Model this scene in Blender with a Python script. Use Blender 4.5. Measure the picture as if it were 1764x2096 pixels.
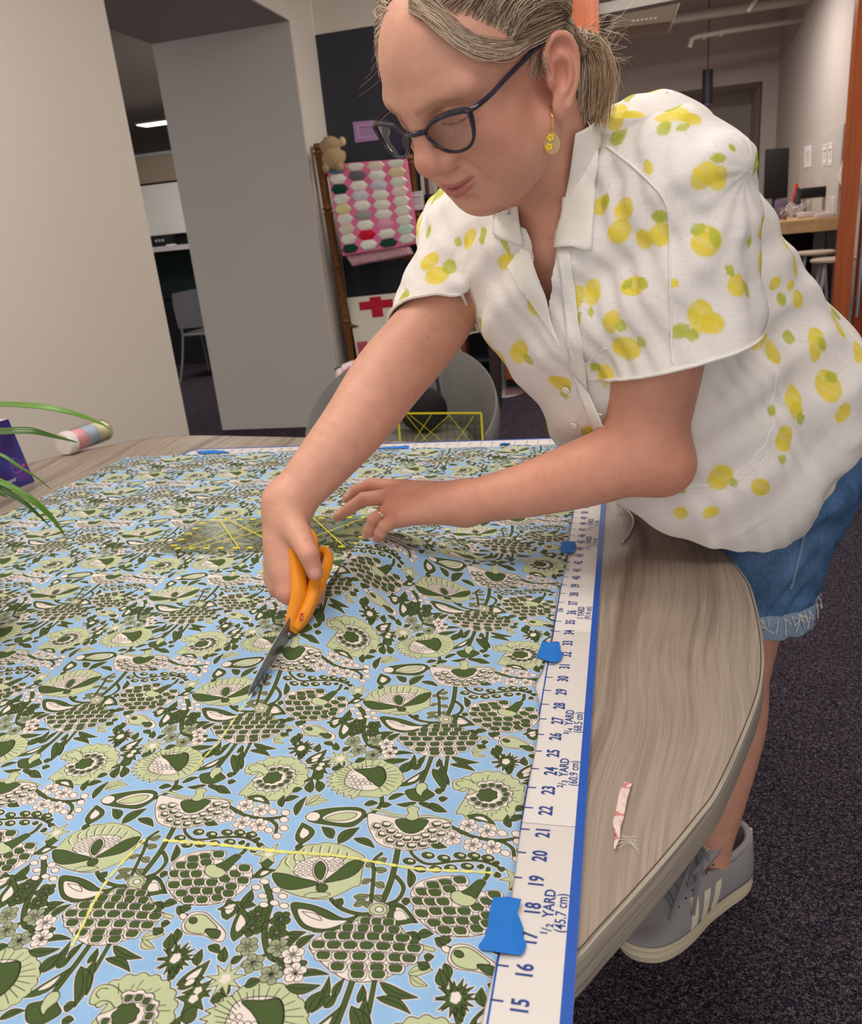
import bpy, bmesh, math, random
import numpy as np
from mathutils import Vector, Matrix
from mathutils.bvhtree import BVHTree

S = bpy.context.scene
for o in list(bpy.data.objects):
    bpy.data.objects.remove(o)
COL = S.collection
TZ = 0.74            # table top height, metres
INCH = 0.0254

# ------------------------------------------------------------------ camera
FPX = 1634.62
CAM = np.array([0.0860035, 0.01938652, 0.46399783 + TZ])
CR = np.array([0.97104377, 0.22103062, -0.09066131])
CU = np.array([0.00890497, 0.34574074, 0.93828782])
CF = np.array([-0.23873564, 0.91192588, -0.33376112])
cd = bpy.data.cameras.new('camera')
cd.sensor_fit = 'HORIZONTAL'; cd.sensor_width = 36.0; cd.lens = 36.0 * FPX / 1764.0
cd.clip_start = 0.02; cd.clip_end = 60
cd.dof.use_dof = True; cd.dof.focus_distance = 0.88; cd.dof.aperture_fstop = 14.0
camo = bpy.data.objects.new('camera', cd); COL.objects.link(camo)
M = Matrix.Identity(4)
for i in range(3):
    M[i][0] = CR[i]; M[i][1] = CU[i]; M[i][2] = -CF[i]; M[i][3] = CAM[i]
camo.matrix_world = M
S.camera = camo

def ray(px, py):
    return CF * FPX + CR * (px - 882) - CU * (py - 1048)
def at(px, py, d):            # point at depth d (metres) along the lens axis
    return CAM + ray(px, py) * (d / FPX)
def onz(px, py, z=TZ):        # point on a horizontal plane
    v = ray(px, py); return CAM + v * ((z - CAM[2]) / v[2])
def onx(px, py, x):
    v = ray(px, py); return CAM + v * ((x - CAM[0]) / v[0])
def ony(px, py, y):
    v = ray(px, py); return CAM + v * ((y - CAM[1]) / v[1])

# ------------------------------------------------------------------ world, exposure
w = bpy.data.worlds.new('world'); S.world = w; w.use_nodes = True
w.node_tree.nodes['Background'].inputs[0].default_value = (1.0, 0.965, 0.925, 1)
w.node_tree.nodes['Background'].inputs[1].default_value = 1.3
S.view_settings.view_transform = 'Standard'; S.view_settings.look = 'None'
S.view_settings.gamma = 1.0; S.view_settings.use_curve_mapping = False
S.view_settings.exposure = -0.2

# ------------------------------------------------------------------ ceiling lamps' light (large panels)
def area(name, loc, size, size_y, power, col=(1.0, 0.93, 0.84), rot=(0, 0, 0)):
    l = bpy.data.lights.new(name, 'AREA'); l.shape = 'RECTANGLE'; l.size = size; l.size_y = size_y
    l.energy = power; l.color = col
    o = bpy.data.objects.new(name, l); o.location = loc; o.rotation_euler = rot; COL.objects.link(o)
    return o
area('ceiling_lamp_light', (0.35, -0.2, 2.82), 1.5, 0.9, 17)
area('ceiling_lamp_light', (0.5, 2.6, 2.82), 1.2, 0.6, 22)
area('ceiling_lamp_light', (-1.0, 1.0, 2.82), 0.9, 0.9, 20)
area('ceiling_lamp_light', (0.2, 5.2, 2.82), 1.0, 0.6, 34)
area('ceiling_lamp_light', (0.75, 8.2, 2.9), 0.9, 0.5, 55)
area('ceiling_lamp_light', (-3.6, 6.6, 2.6), 0.8, 0.5, 34)

# ------------------------------------------------------------------ helpers
def lin(c):
    return tuple((x / 12.92 if x <= 0.04045 else ((x + 0.055) / 1.055) ** 2.4) for x in c)
def rgb(r, g, b):
    return lin((r / 255, g / 255, b / 255))
MATS = {}
def mat(name, col, rough=0.6, metal=0.0, noise=None, bump=None, spec=0.4, trans=0.0, emit=None, alpha=None, sss=0.0, ior=1.45):
    """col: linear rgb. noise=(scale, amount): value variation; bump=(scale, strength, distance)"""
    m = bpy.data.materials.new(name); m.use_nodes = True
    nt = m.node_tree; b = nt.nodes['Principled BSDF']
    b.inputs['Base Color'].default_value = (*col, 1); b.inputs['Roughness'].default_value = rough
    b.inputs['Metallic'].default_value = metal; b.inputs['Specular IOR Level'].default_value = spec
    b.inputs['Transmission Weight'].default_value = trans; b.inputs['IOR'].default_value = ior
    if alpha is not None: b.inputs['Alpha'].default_value = alpha
    if sss:
        b.inputs['Subsurface Weight'].default_value = sss; b.inputs['Subsurface Radius'].default_value = (0.012, 0.005, 0.003)
        b.inputs['Subsurface Scale'].default_value = 0.6
    if emit:
        b.inputs['Emission Color'].default_value = (*emit[0], 1); b.inputs['Emission Strength'].default_value = emit[1]
    tc = nt.nodes.new('ShaderNodeTexCoord')
    if noise:
        n = nt.nodes.new('ShaderNodeTexNoise'); n.inputs['Scale'].default_value = noise[0]; n.inputs['Detail'].default_value = 5
        nt.links.new(tc.outputs['Object'], n.inputs['Vector'])
        r = nt.nodes.new('ShaderNodeMapRange'); r.inputs[1].default_value = 0.3; r.inputs[2].default_value = 0.7
        r.inputs[3].default_value = 1 - noise[1]; r.inputs[4].default_value = 1 + noise[1]
        nt.links.new(n.outputs['Fac'], r.inputs[0])
        mx = nt.nodes.new('ShaderNodeVectorMath'); mx.operation = 'SCALE'; mx.inputs[0].default_value = col
        nt.links.new(r.outputs[0], mx.inputs['Scale']); nt.links.new(mx.outputs[0], b.inputs['Base Color'])
    if bump:
        n = nt.nodes.new('ShaderNodeTexNoise'); n.inputs['Scale'].default_value = bump[0]; n.inputs['Detail'].default_value = 4
        nt.links.new(tc.outputs['Object'], n.inputs['Vector'])
        bp = nt.nodes.new('ShaderNodeBump'); bp.inputs['Strength'].default_value = bump[1]; bp.inputs['Distance'].default_value = bump[2]
        nt.links.new(n.outputs['Fac'], bp.inputs['Height']); nt.links.new(bp.outputs[0], b.inputs['Normal'])
    MATS[name] = m
    return m
def nodes_of(m):
    nt = m.node_tree
    return nt, nt.nodes, nt.links, nt.nodes['Principled BSDF']
def V(p): return Vector((float(p[0]), float(p[1]), float(p[2])))

class MB:
    """collects geometry for ONE mesh object"""
    def __init__(s): s.v = []; s.f = []; s.m = []; s.mi = 0
    def add(s, vs, fs):
        o = len(s.v); s.v += [tuple(float(c) for c in p) for p in vs]; s.f += [tuple(i + o for i in q) for q in fs]
        s.m += [s.mi] * len(fs); return s
    def box(s, a, b):
        x0, y0, z0 = a; x1, y1, z1 = b
        vs = [(x0,y0,z0),(x1,y0,z0),(x1,y1,z0),(x0,y1,z0),(x0,y0,z1),(x1,y0,z1),(x1,y1,z1),(x0,y1,z1)]
        return s.add(vs, [(3,2,1,0),(4,5,6,7),(0,1,5,4),(1,2,6,5),(2,3,7,6),(3,0,4,7)])
    def obox(s, c, ax, ay, az):      # oriented box: centre, three half-axis vectors
        c, ax, ay, az = (np.array(q, float) for q in (c, ax, ay, az))
        vs = [c+i*ax+j*ay+k*az for k in (-1,1) for i, j in ((-1,-1),(1,-1),(1,1),(-1,1))]
        return s.add(vs, [(3,2,1,0),(4,5,6,7),(0,1,5,4),(1,2,6,5),(2,3,7,6),(3,0,4,7)])
    def tube(s, pts, r, n=8, cap=True, closed=False, flat=None):
        P = [np.array(p, float) for p in pts]; k = len(P)
        R = list(r) if hasattr(r, '__len__') else [r] * k
        vs = []; fs = []; up = np.array([0.13, 0.27, 0.95]); N = None
        for i in range(k):
            if closed: t = P[(i+1) % k] - P[i-1]
            else: t = P[min(i+1, k-1)] - P[max(i-1, 0)]
            t = t / (np.linalg.norm(t) + 1e-12)
            if N is None:
                N = np.cross(t, up); 
                if np.linalg.norm(N) < 1e-3: N = np.cross(t, [1, 0, 0])
            N = N - t * (N @ t); N /= np.linalg.norm(N) + 1e-12; B = np.cross(t, N)
            for j in range(n):
                a = 2 * math.pi * j / n
                vs.append(P[i] + (N * math.cos(a) + B * math.sin(a) * (flat or 1.0)) * R[i])
        m = k if closed else k - 1
        for i in range(m):
            for j in range(n):
                a = i * n + j; b = i * n + (j+1) % n; c = ((i+1) % k) * n + (j+1) % n; d = ((i+1) % k) * n + j
                fs.append((a, b, c, d))
        if cap and not closed:
            fs.append(tuple(range(n-1, -1, -1))); fs.append(tuple((k-1) * n + j for j in range(n)))
        return s.add(vs, fs)
    def lathe(s, prof, c=(0,0,0), n=24, ax=None):
        """prof: list of (radius, height). ax: optional 3 axis vectors (x,y,z)"""
        c = np.array(c, float); A = np.eye(3) if ax is None else np.array(ax, float)
        vs = []; fs = []
        for r, h in prof:
            for j in range(n):
                a = 2 * math.pi * j / n; vs.append(c + A[0]*r*math.cos(a) + A[1]*r*math.sin(a) + A[2]*h)
        for i in range(len(prof) - 1):
            for j in range(n):
                fs.append((i*n+j, i*n+(j+1) % n, (i+1)*n+(j+1) % n, (i+1)*n+j))
        if prof[0][0] > 1e-5: fs.append(tuple(range(n-1, -1, -1)))
        if prof[-1][0] > 1e-5: fs.append(tuple((len(prof)-1)*n+j for j in range(n)))
        return s.add(vs, fs)
    def prism(s, poly, d):           # poly: 3D loop, d: extrusion vector
        P = [np.array(p, float) for p in poly]; d = np.array(d, float); n = len(P)
        fs = [tuple(range(n-1, -1, -1)), tuple(range(n, 2*n))] + [(i, (i+1) % n, n+(i+1) % n, n+i) for i in range(n)]
        return s.add(P + [p + d for p in P], fs)
    def sphere(s, c, r, n=12, m=8, ax=None):
        r = (r, r, r) if not hasattr(r, '__len__') else r
        A = np.eye(3) if ax is None else np.array(ax, float); c = np.array(c, float)
        vs = []; fs = []
        for i in range(m + 1):
            t = math.pi * i / m
            for j in range(n):
                a = 2*math.pi*j/n
                vs.append(c + A[0]*r[0]*math.sin(t)*math.cos(a) + A[1]*r[1]*math.sin(t)*math.sin(a) + A[2]*r[2]*math.cos(t))
        for i in range(m):
            for j in range(n):
                q = (i*n+j, (i+1)*n+j, (i+1)*n+(j+1) % n, i*n+(j+1) % n)
                fs.append(q)
        return s.add(vs, fs)
    def build(s, name, material, parent=None, smooth=False, bevel=0.0, origin=None, recalc=True):
        me = bpy.data.meshes.new(name)
        org = np.zeros(3)
        if origin is not None: org = np.array(origin, float)
        elif parent is not None: org = np.array(parent.matrix_world.translation)
        me.from_pydata([(p[0]-org[0], p[1]-org[1], p[2]-org[2]) for p in s.v], [], s.f)
        mm = material if isinstance(material, (list, tuple)) else [material]
        for q in mm: me.materials.append(q)
        if len(mm) > 1: me.polygons.foreach_set('material_index', s.m)
        bm = bmesh.new(); bm.from_mesh(me)
        bmesh.ops.remove_doubles(bm, verts=bm.verts, dist=1e-6)
        if recalc: bmesh.ops.recalc_face_normals(bm, faces=bm.faces)
        if bevel:
            es = [e for e in bm.edges if len(e.link_faces) == 2 and e.calc_face_angle(0) > 0.6]
            bmesh.ops.bevel(bm, geom=es, offset=bevel, segments=2, affect='EDGES', profile=0.5, clamp_overlap=True)
        bm.to_mesh(me); bm.free()
        if smooth or bevel:
            for q in me.polygons: q.use_smooth = True
            try: me.set_sharp_from_angle(angle=math.radians(40))
            except Exception: pass
        return link(name, me, parent, org)
def link(name, me, parent=None, org=None):
    o = bpy.data.objects.new(name, me); COL.objects.link(o)
    if parent is not None:
        o.parent = parent
        if org is not None:
            pw = np.array(parent.matrix_world.translation); o.location = V(np.array(org) - pw)
    elif org is not None: o.location = V(org)
    o.matrix_world = (Matrix.Translation(V(org)) if org is not None else o.matrix_world)
    return o
def empty(name, loc, label, cat, group=None):
    o = bpy.data.objects.new(name, None); COL.objects.link(o); o.location = V(loc)
    o.matrix_world = Matrix.Translation(V(loc)); o.empty_display_size = 0.05
    return tag(o, label, cat, group)
def tag(o, label, cat, group=None):
    o['label'] = label; o['category'] = cat
    if group: o['group'] = group
    return o
def struct(o):
    o['kind'] = 'structure'; return o
def spline(pts, n=8, closed=False):
    P = np.array(pts, float); k = len(P); out = []
    m = k if closed else k - 1
    for i in range(m):
        if closed: p0, p1, p2, p3 = P[i-1], P[i], P[(i+1) % k], P[(i+2) % k]
        else: p0, p1, p2, p3 = P[max(i-1, 0)], P[i], P[i+1], P[min(i+2, k-1)]
        for j in range(n):
            t = j / n
            out.append(0.5*((2*p1)+(-p0+p2)*t+(2*p0-5*p1+4*p2-p3)*t*t+(-p0+3*p1-3*p2+p3)*t**3))
    if not closed: out.append(P[-1])
    return np.array(out)
rnd = random.Random(7)
nrng = np.random.default_rng(11)
# ================================================================== SETTING
def wall_mat(name, c):
    return mat(name, c, rough=0.85, noise=(1.3, 0.025), bump=(260, 0.08, 0.0008), spec=0.25)
m_white = wall_mat('white_wall_paint', rgb(236, 226, 216))
m_grey = wall_mat('grey_wall_paint', rgb(200, 193, 188))
m_soffit = wall_mat('soffit_paint', rgb(170, 162, 158))
m_slate = wall_mat('slate_wall_paint', rgb(66, 67, 76))
m_backwall = wall_mat('back_room_paint', rgb(190, 180, 176))
m_ceil = wall_mat('ceiling_paint', rgb(190, 182, 174))

# carpet: loop pile, dark aubergine with grey flecks
m_carpet = bpy.data.materials.new('carpet'); m_carpet.use_nodes = True
nt, N, L, B = nodes_of(m_carpet)
B.inputs['Roughness'].default_value = 1.0; B.inputs['Specular IOR Level'].default_value = 0.05
tc = N.new('ShaderNodeTexCoord')
vo = N.new('ShaderNodeTexVoronoi'); vo.inputs['Scale'].default_value = 420; L.new(tc.outputs['Object'], vo.inputs['Vector'])
n1 = N.new('ShaderNodeTexNoise'); n1.inputs['Scale'].default_value = 120; n1.inputs['Detail'].default_value = 6; L.new(tc.outputs['Object'], n1.inputs['Vector'])
n2 = N.new('ShaderNodeTexNoise'); n2.inputs['Scale'].default_value = 9; n2.inputs['Detail'].default_value = 3; L.new(tc.outputs['Object'], n2.inputs['Vector'])
sep = N.new('ShaderNodeSeparateColor'); L.new(vo.outputs['Color'], sep.inputs[0])
ad = N.new('ShaderNodeMath'); ad.operation = 'MULTIPLY'; L.new(sep.outputs[0], ad.inputs[0]); L.new(n1.outputs['Fac'], ad.inputs[1])
cr = N.new('ShaderNodeValToRGB'); L.new(ad.outputs[0], cr.inputs[0])
cr.color_ramp.elements[0].position = 0.03; cr.color_ramp.elements[0].color = (*rgb(31, 28, 37), 1)
cr.color_ramp.elements[1].position = 0.62; cr.color_ramp.elements[1].color = (*rgb(150, 138, 150), 1)
e = cr.color_ramp.elements.new(0.27); e.color = (*rgb(72, 64, 78), 1)
mx = N.new('ShaderNodeMix'); mx.data_type = 'RGBA'; mx.blend_type = 'MULTIPLY'; mx.inputs[0].default_value = 0.35
L.new(cr.outputs[0], mx.inputs[6]); L.new(n2.outputs['Fac'], mx.inputs[7]); L.new(mx.outputs[2], B.inputs['Base Color'])
bp = N.new('ShaderNodeBump'); bp.inputs['Strength'].default_value = 0.9; bp.inputs['Distance'].default_value = 0.004
L.new(vo.outputs['Distance'], bp.inputs['Height']); L.new(bp.outputs[0], B.inputs['Normal'])

struct(MB().box((-7.5, -2.5, -0.06), (4.5, 12.2, 0.0)).build('floor', m_carpet))
DYW = 6.16
XW, XI, Y1, Y2, Y3, HS, HC = -1.79, -2.68, 3.12, 5.03, 5.44, 2.40, 2.95
struct(MB().box((XI, -2.5, 0), (XW, Y1, HC)).build('wall_left', m_white))
struct(MB().box((XI, Y1, HS), (XW, Y2, HC)).build('wall_left_header', [m_soffit]))
struct(MB().box((XI, Y2, 0), (XW, Y3, HC)).build('wall_left_column', m_grey))
struct(MB().box((XW, Y2 + 0.004, 0), (XW + 0.006, Y3, HC)).build('trim_1', m_white))          # white painted return of the column
struct(MB().box((XW, Y1, HS + 0.004), (XW + 0.006, Y2 + 0.004, HC)).build('trim_2', m_white))     # white face over the opening
# slate wall, white upper wall, bookcase bay
struct(MB().box((XW + .006, Y3 + 0.001, 0), (-1.02, Y3 + 0.2, HS)).build('wall_back_slate', m_slate))
struct(MB().box((XW + .006, Y3 + 0.001, HS + .001), (-0.22, Y3 + 0.2, HC)).build('wall_back_upper', m_white))
struct(MB().box((4.4, -2.5, 0), (4.5, DYW, HC)).build('wall_right', m_white))
struct(MB().box((2.6, 6.16, 0), (4.5, 6.3, HC)).build('wall_back_right', m_white))
# ceilings
m_tile = wall_mat('ceiling_tile_paint', rgb(205, 198, 190))
ceil = struct(MB().box((XW, -2.5, HC), (4.5, 6.1, HC + 0.05)).build('ceiling', m_ceil))
struct(MB().box((-7.5, 3.0, 2.62), (XI, 12.2, 2.7)).build('ceiling_side_room', m_ceil))
struct(MB().box((-0.6, 6.1, 3.25), (3.0, 12.2, 3.3)).build('ceiling_back_room', m_backwall))
# back room
YB = 11.0
struct(MB().box((-0.6, YB, 0), (0.35, YB + 0.15, 3.3)).box((0.35, YB, 2.45), (1.65, YB + 0.15, 3.3)).box((1.65, YB, 0), (2.1, YB + 0.15, 3.3)).build('wall_back_room', m_backwall))
struct(MB().box((0.2, YB + 0.9, 0), (1.9, YB + 1.0, 2.6)).build('wall_back_recess', m_backwall))
struct(MB().box((0.28, YB + 0.1, 0), (0.35, YB + 0.9, 2.6)).box((1.65, YB + 0.1, 0), (1.72, YB + 0.9, 2.6)).box((0.28, YB + 0.15, 2.45), (1.72, YB + 0.9, 2.55)).build('wall_recess_sides', m_backwall))
struct(MB().box((1.82, 6.16, 0), (2.0, YB, 3.3)).build('wall_right_back_room', m_backwall))
struct(MB().box((-0.75, 6.3, 0), (-0.6, YB + 0.2, 3.3)).build('wall_left_back_room', m_backwall))
# side room seen through the opening
struct(MB().box((-7.5, 10.2, 0), (XI, 10.4, 2.62)).build('wall_side_room', wall_mat('side_room_paint', rgb(120, 112, 108))))
struct(MB().box((XI - 0.02, Y3 + 0.2, 0), (XI + 0.1, 10.2, 2.62)).build('wall_side_room_right', m_grey))
struct(MB().box((-7.55, 3.0, 0), (-7.5, 10.4, 2.62)).build('wall_side_room_left', m_grey))
# ================================================================== BLOCK PRINT of the cloth (rasterised once, one repeat)
TXI, TYI, PPI = 7.8, 9.28, 132
IW, IH = int(TXI * PPI), int(TYI * PPI)
BLUE, WHITE, PALE, DARK, INK = (rgb(*c) for c in ((147, 187, 229), (228, 218, 212), (188, 197, 158), (74, 92, 52), (34, 28, 26)))
canvas = np.zeros((IH, IW, 3), np.float32); canvas[:] = BLUE
def _blend(P, fn, pad, col, amt=1.0):
    x0, y0 = np.floor(P.min(0) - pad).astype(int); x1, y1 = np.ceil(P.max(0) + pad).astype(int) + 1
    gx, gy = np.meshgrid(np.arange(x0, x1) + .5, np.arange(y0, y1) + .5)
    cov = (fn(gx, gy) * amt)[..., None].astype(np.float32)
    ix = np.ix_(np.arange(y0, y1) % IH, np.arange(x0, x1) % IW)
    canvas[ix] = canvas[ix] * (1 - cov) + np.array(col, np.float32) * cov
def _segd(gx, gy, P, closed):
    d2 = np.full(gx.shape, 1e9); k = len(P)
    for i in range(k if closed else k - 1):
        a = P[i]; b = P[(i + 1) % k]; ab = b - a; L2 = ab @ ab + 1e-9
        t = np.clip(((gx - a[0]) * ab[0] + (gy - a[1]) * ab[1]) / L2, 0, 1)
        d2 = np.minimum(d2, (gx - a[0] - t * ab[0]) ** 2 + (gy - a[1] - t * ab[1]) ** 2)
    return np.sqrt(d2)
def _inside(gx, gy, P):
    ins = np.zeros(gx.shape, bool); k = len(P)
    for i in range(k):
        a = P[i]; b = P[(i + 1) % k]
        if a[1] == b[1]: continue
        c = ((a[1] > gy) != (b[1] > gy)) & (gx < (b[0] - a[0]) * (gy - a[1]) / (b[1] - a[1]) + a[0])
        ins ^= c
    return ins
def fillp(P, col, grow=0.0, amt=1.0):          # P in pixels of the repeat
    def fn(gx, gy):
        d = _segd(gx, gy, P, True); d = np.where(_inside(gx, gy, P), -d, d)
        return np.clip(0.5 - (d - grow), 0, 1)
    _blend(P, fn, grow + 2, col, amt)
def strokep(P, wd, col, closed=False):
    _blend(P, lambda gx, gy: np.clip(wd / 2 - _segd(gx, gy, P, closed) + .5, 0, 1), wd / 2 + 2, col)
REFS = {'a': (300, 1560, 3.528), 'b': (560, 1400, 3.2667)}
def tp(ref, pts):                              # where a mark lies on the flat cloth, in repeat pixels
    ox, oy, s = REFS[ref]; out = []
    for x, y in pts:
        q = onz(ox + x / s, oy + y / s)
        out.append((q[0] / INCH * PPI, q[1] / INCH * PPI))
    return np.array(out)
HALO, LINE = 5.0, 3.3
jobs = []
def shape(ref, pts, col, smooth=True, halo=HALO, line=LINE, n=5, lay=1):
    P = tp(ref, pts)
    if smooth: P = spline(P, n, True)
    jobs.append((lay, P, col, halo, line))
def run(jobs_):
    for lay, P, col, h, l in jobs_:
        if h: fillp(P, WHITE, h)
    for lay, P, col, h, l in sorted(jobs_, key=lambda j: j[0]):
        if col is not None: fillp(P, col)
        if l: strokep(P, l, INK, True)
def leaf(ref, x0, y0, x1, y1, wd, col=DARK, inner=None, halo=HALO, lay=1):
    P = tp(ref, [(x0, y0), (x1, y1)]); a, b = P; d = b - a; ln = np.linalg.norm(d); d /= ln; nn = np.array([-d[1], d[0]])
    W = wd / 60 * PPI * 0.17; bend = 0.10 * ln * (1 if (x0 + y1) % 2 < 1 else -1)
    def pt(t, s): return a + d * ln * t + nn * (s * W * math.sin(math.pi * t ** 0.8) + bend * math.sin(math.pi * t))
    Q = np.array([pt(t, 1) for t in np.linspace(0, 1, 9)] + [pt(t, -1) for t in np.linspace(1, 0, 9)[1:-1]])
    jobs.append((lay, Q, col, halo, LINE * .8))
    if inner is not None:
        c = Q.mean(0); jobs.append((lay + .1, (Q - c) * .52 + c, inner, 0, LINE * .7))
    else:
        V_ = np.array([pt(t, 0) for t in np.linspace(0.1, 0.8, 5)]); post.append(('s', V_, LINE * .7, INK))
def ell(ref, cx, cy, rx, ry, n=20):
    return [(cx + rx * math.cos(2*math.pi*i/n), cy + ry * math.sin(2*math.pi*i/n)) for i in range(n)]
def blossom(ref, cx, cy, r, col=WHITE, halo=HALO):
    c = tp(ref, [(cx, cy)])[0]; R = r / 60 * PPI * 0.30
    for k in range(5):
        a = k * 2 * math.pi / 5 + cx; q = c + R * .62 * np.array([math.cos(a), math.sin(a)])
        P = np.array([q + R * .46 * np.array([math.cos(t), math.sin(t)]) for t in np.linspace(0, 2*math.pi, 12)[:-1]])
        jobs.append((2, P, col, halo, LINE * .8)); 
        post.append(('s', np.array([c, q]), LINE * .8, INK))
def starf(ref, cx, cy, r, col, n=8):
    c = tp(ref, [(cx, cy)])[0]; R = r / 60 * PPI * 0.34; P = []
    for k in range(2 * n):
        a = k * math.pi / n + cy; rr = R if k % 2 == 0 else R * .42
        P.append(c + rr * np.array([math.cos(a), math.sin(a)]))
    jobs.append((2, np.array(P), col, HALO, LINE * .8))
    for k in range(5):
        a = k * 2 * math.pi / 5
        q = c + R * .14 * np.array([math.cos(a), math.sin(a)])
        post.append(('f', np.array([q + R * .13 * np.array([math.cos(t), math.sin(t)]) for t in np.linspace(0, 6.28, 9)[:-1]]), 0, WHITE))
def stem(ref, pts, wd, col=DARK):
    P = spline(tp(ref, pts), 6); W = wd / 60 * PPI * 0.30
    stems.append((P, W, col))
def scale_cell(ref, cx, cy, rx, ry, lower=DARK, white_part=False, ang=0.0):
    """one scalloped petal scale: white rim, dark heart"""
    pts = [(-.95, -.75), (-.4, -1), (.4, -1), (.95, -.75), (1.0, .1), (.62, .8), (.2, .72), (0, .95), (-.2, .72), (-.62, .8), (-1.0, .1)]
    ca, sa = math.cos(ang), math.sin(ang)
    f = lambda k, dy=0: [(cx + (x*ca - y*sa) * rx * k, cy + (x*sa + y*ca) * ry * k + dy) for x, y in pts]
    big = spline(tp(ref, f(1.28, ry * .18)), 3, True); sm = spline(tp(ref, f(.92)), 3, True)
    post.append(('f', big, 0, WHITE)); post.append(('s', big, LINE * .75, INK, True)); post.append(('f', sm, 0, lower))
    post.append(('s', sm, LINE * .6, INK, True))
    if white_part:
        post.append(('f', spline(tp(ref, [(cx + (x*ca - y*sa) * rx * .7 + rx*.15, cy + (x*sa + y*ca) * ry * .5 - ry * .35) for x, y in pts]), 3, True), 0, WHITE))
post = []; stems = []
def rays(ref, cx, cy, r0, r1, ry, a0, a1, n, jit=.1):
    for k in range(n):
        a = math.radians(a0 + (a1 - a0) * (k + .5) / n); j = 1 - jit * ((k * 37) % 10) / 10
        post.append(('s', tp(ref, [(cx + r0 * math.cos(a), cy + r0 * ry * math.sin(a)), (cx + r1 * j * math.cos(a + .06), cy + r1 * j * ry * math.sin(a + .06))]), LINE * .8, INK))
def scallop(ref, cx, cy, rx, ry, a0, a1, n, d=.07):
    out = []
    for k in range(n):
        for t in (0, .33, .66):
            a = math.radians(a0 + (a1 - a0) * (k + t) / n); m = 1 + d * math.sin(math.pi * t * 1.0)
            out.append((cx + rx * m * math.cos(a), cy + ry * m * math.sin(a)))
    return out
# ---- motif A: round pale flower with a curl
shape('b', scallop('b', 1435, 790, 245, 160, 205, 510, 17) + [(1310, 745), (1265, 757)], PALE, True, n=3)
shape('b', [(1205, 735), (1200, 690), (1235, 670), (1300, 675), (1370, 705), (1400, 735), (1370, 760), (1320, 735), (1270, 730), (1240, 745)], PALE, lay=2)
post.append(('s', spline(tp('b', [(1250, 720), (1222, 705), (1235, 685), (1275, 685)]), 5), LINE, INK))
shape('b', scallop('b', 1445, 785, 145, 92, -125, 190, 12, .1) + [(1330, 770), (1390, 740)], WHITE, True, halo=0, lay=3, n=3)
rays('b', 1435, 790, 165, 225, .65, -130, 150, 26, .35)
for k in range(11):
    a = math.radians(-110 + k * 27); scale_cell('b', 1445 + 112 * math.cos(a), 785 + 68 * math.sin(a), 21, 14, ang=0)
shape('b', scallop('b', 1430, 780, 62, 38, 0, 360, 7, .15), DARK, True, halo=0, lay=4, n=3)
def hearts(pts, ref, rx, ry, col=WHITE):
    for x, y in pts:
        P = spline(tp(ref, ell(ref, x, y, rx, ry, 8)), 2, True); post.append(('f', P, 0, col)); post.append(('s', P, LINE * .7, INK, True))
# ---- motif B: pale flower, spiky on the left, dark fan
spk = []
for k in range(11):
    a = math.radians(100 + k * 14); spk += [(600 + 205 * math.cos(a), 680 + 105 * math.sin(a)), (600 + 250 * math.cos(a + .12), 690 + 122 * math.sin(a + .12))]
shape('b', spk + scallop('b', 640, 665, 225, 128, 250, 440, 11, .06), PALE, False)
rays('b', 620, 670, 120, 225, .52, 95, 265, 16, .2); rays('b', 650, 660, 110, 205, .56, -110, 70, 12, .1)
shape('b', [(490, 650), (520, 610), (600, 590), (720, 590), (755, 640), (745, 690), (690, 740), (600, 745), (520, 730), (480, 700)], WHITE, lay=3, halo=0)
shape('b', [(545, 605), (640, 600), (720, 592), (752, 640), (742, 690), (705, 722), (660, 690), (600, 640)], DARK, lay=5, halo=0)
for k in range(6):
    post.append(('s', spline(tp('b', [(735, 620 + 8 * k), (680, 612 + 16 * k), (600 + 10 * k, 612 + 20 * k)]), 4), LINE * .7, INK))
hearts([(510 + 33 * (k % 5) + (k // 5) * 12, 655 + 22 * (k // 5)) for k in range(17) if not (k // 5 == 0 and k % 5 > 1)], 'b', 15, 10)
# ---- motif G: tulip bud lying down
shape('b', [(220, 935), (260, 905), (300, 890), (420, 868), (560, 860), (620, 890), (600, 940), (520, 995), (400, 990), (260, 970)], DARK)
shape('b', [(222, 935), (255, 905), (300, 905), (320, 930), (290, 962), (240, 958)], WHITE, lay=2, halo=0)
shape('b', [(330, 945), (400, 900), (500, 880), (590, 890), (580, 930), (510, 965), (420, 970)], WHITE, lay=2, halo=0)
shape('b', [(350, 945), (420, 912), (500, 896), (560, 900), (545, 928), (490, 950), (420, 957)], PALE, lay=3, halo=0)
stem('b', [(722, 775), (727, 825), (690, 880), (610, 922)], 26)
# ---- motif E: half dome of scales with a ribbon
shape('b', [(1110, 300), (960, 345), (840, 390), (850, 430), (960, 492), (1060, 520), (1200, 512), (1300, 470), (1372, 420), (1330, 380), (1230, 330), (1180, 300)], WHITE)
rows = [(318, [1095, 1150, 1205]), (342, [1010, 1085, 1160, 1235]), (370, [930, 1000, 1070, 1140, 1210, 1280]), (402, [875, 950, 1030, 1110, 1190, 1270, 1340]),
        (438, [905, 990, 1080, 1170, 1255, 1320]), (474, [980, 1075, 1170, 1260]), (497, [1080, 1180])]
for y, xs in rows:
    for x in xs: scale_cell('b', x, y, 34 if y > 350 else 28, 15)
stem('b', [(1112, 290), (1000, 325), (900, 352), (850, 352)], 24, PALE); stem('b', [(1188, 290), (1260, 335), (1330, 382), (1430, 402)], 26, PALE)
shape('b', ell('b', 1150, 272, 44, 22), PALE, lay=4); shape('b', ell('b', 1155, 272, 20, 10), WHITE, halo=0, lay=5)
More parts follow.
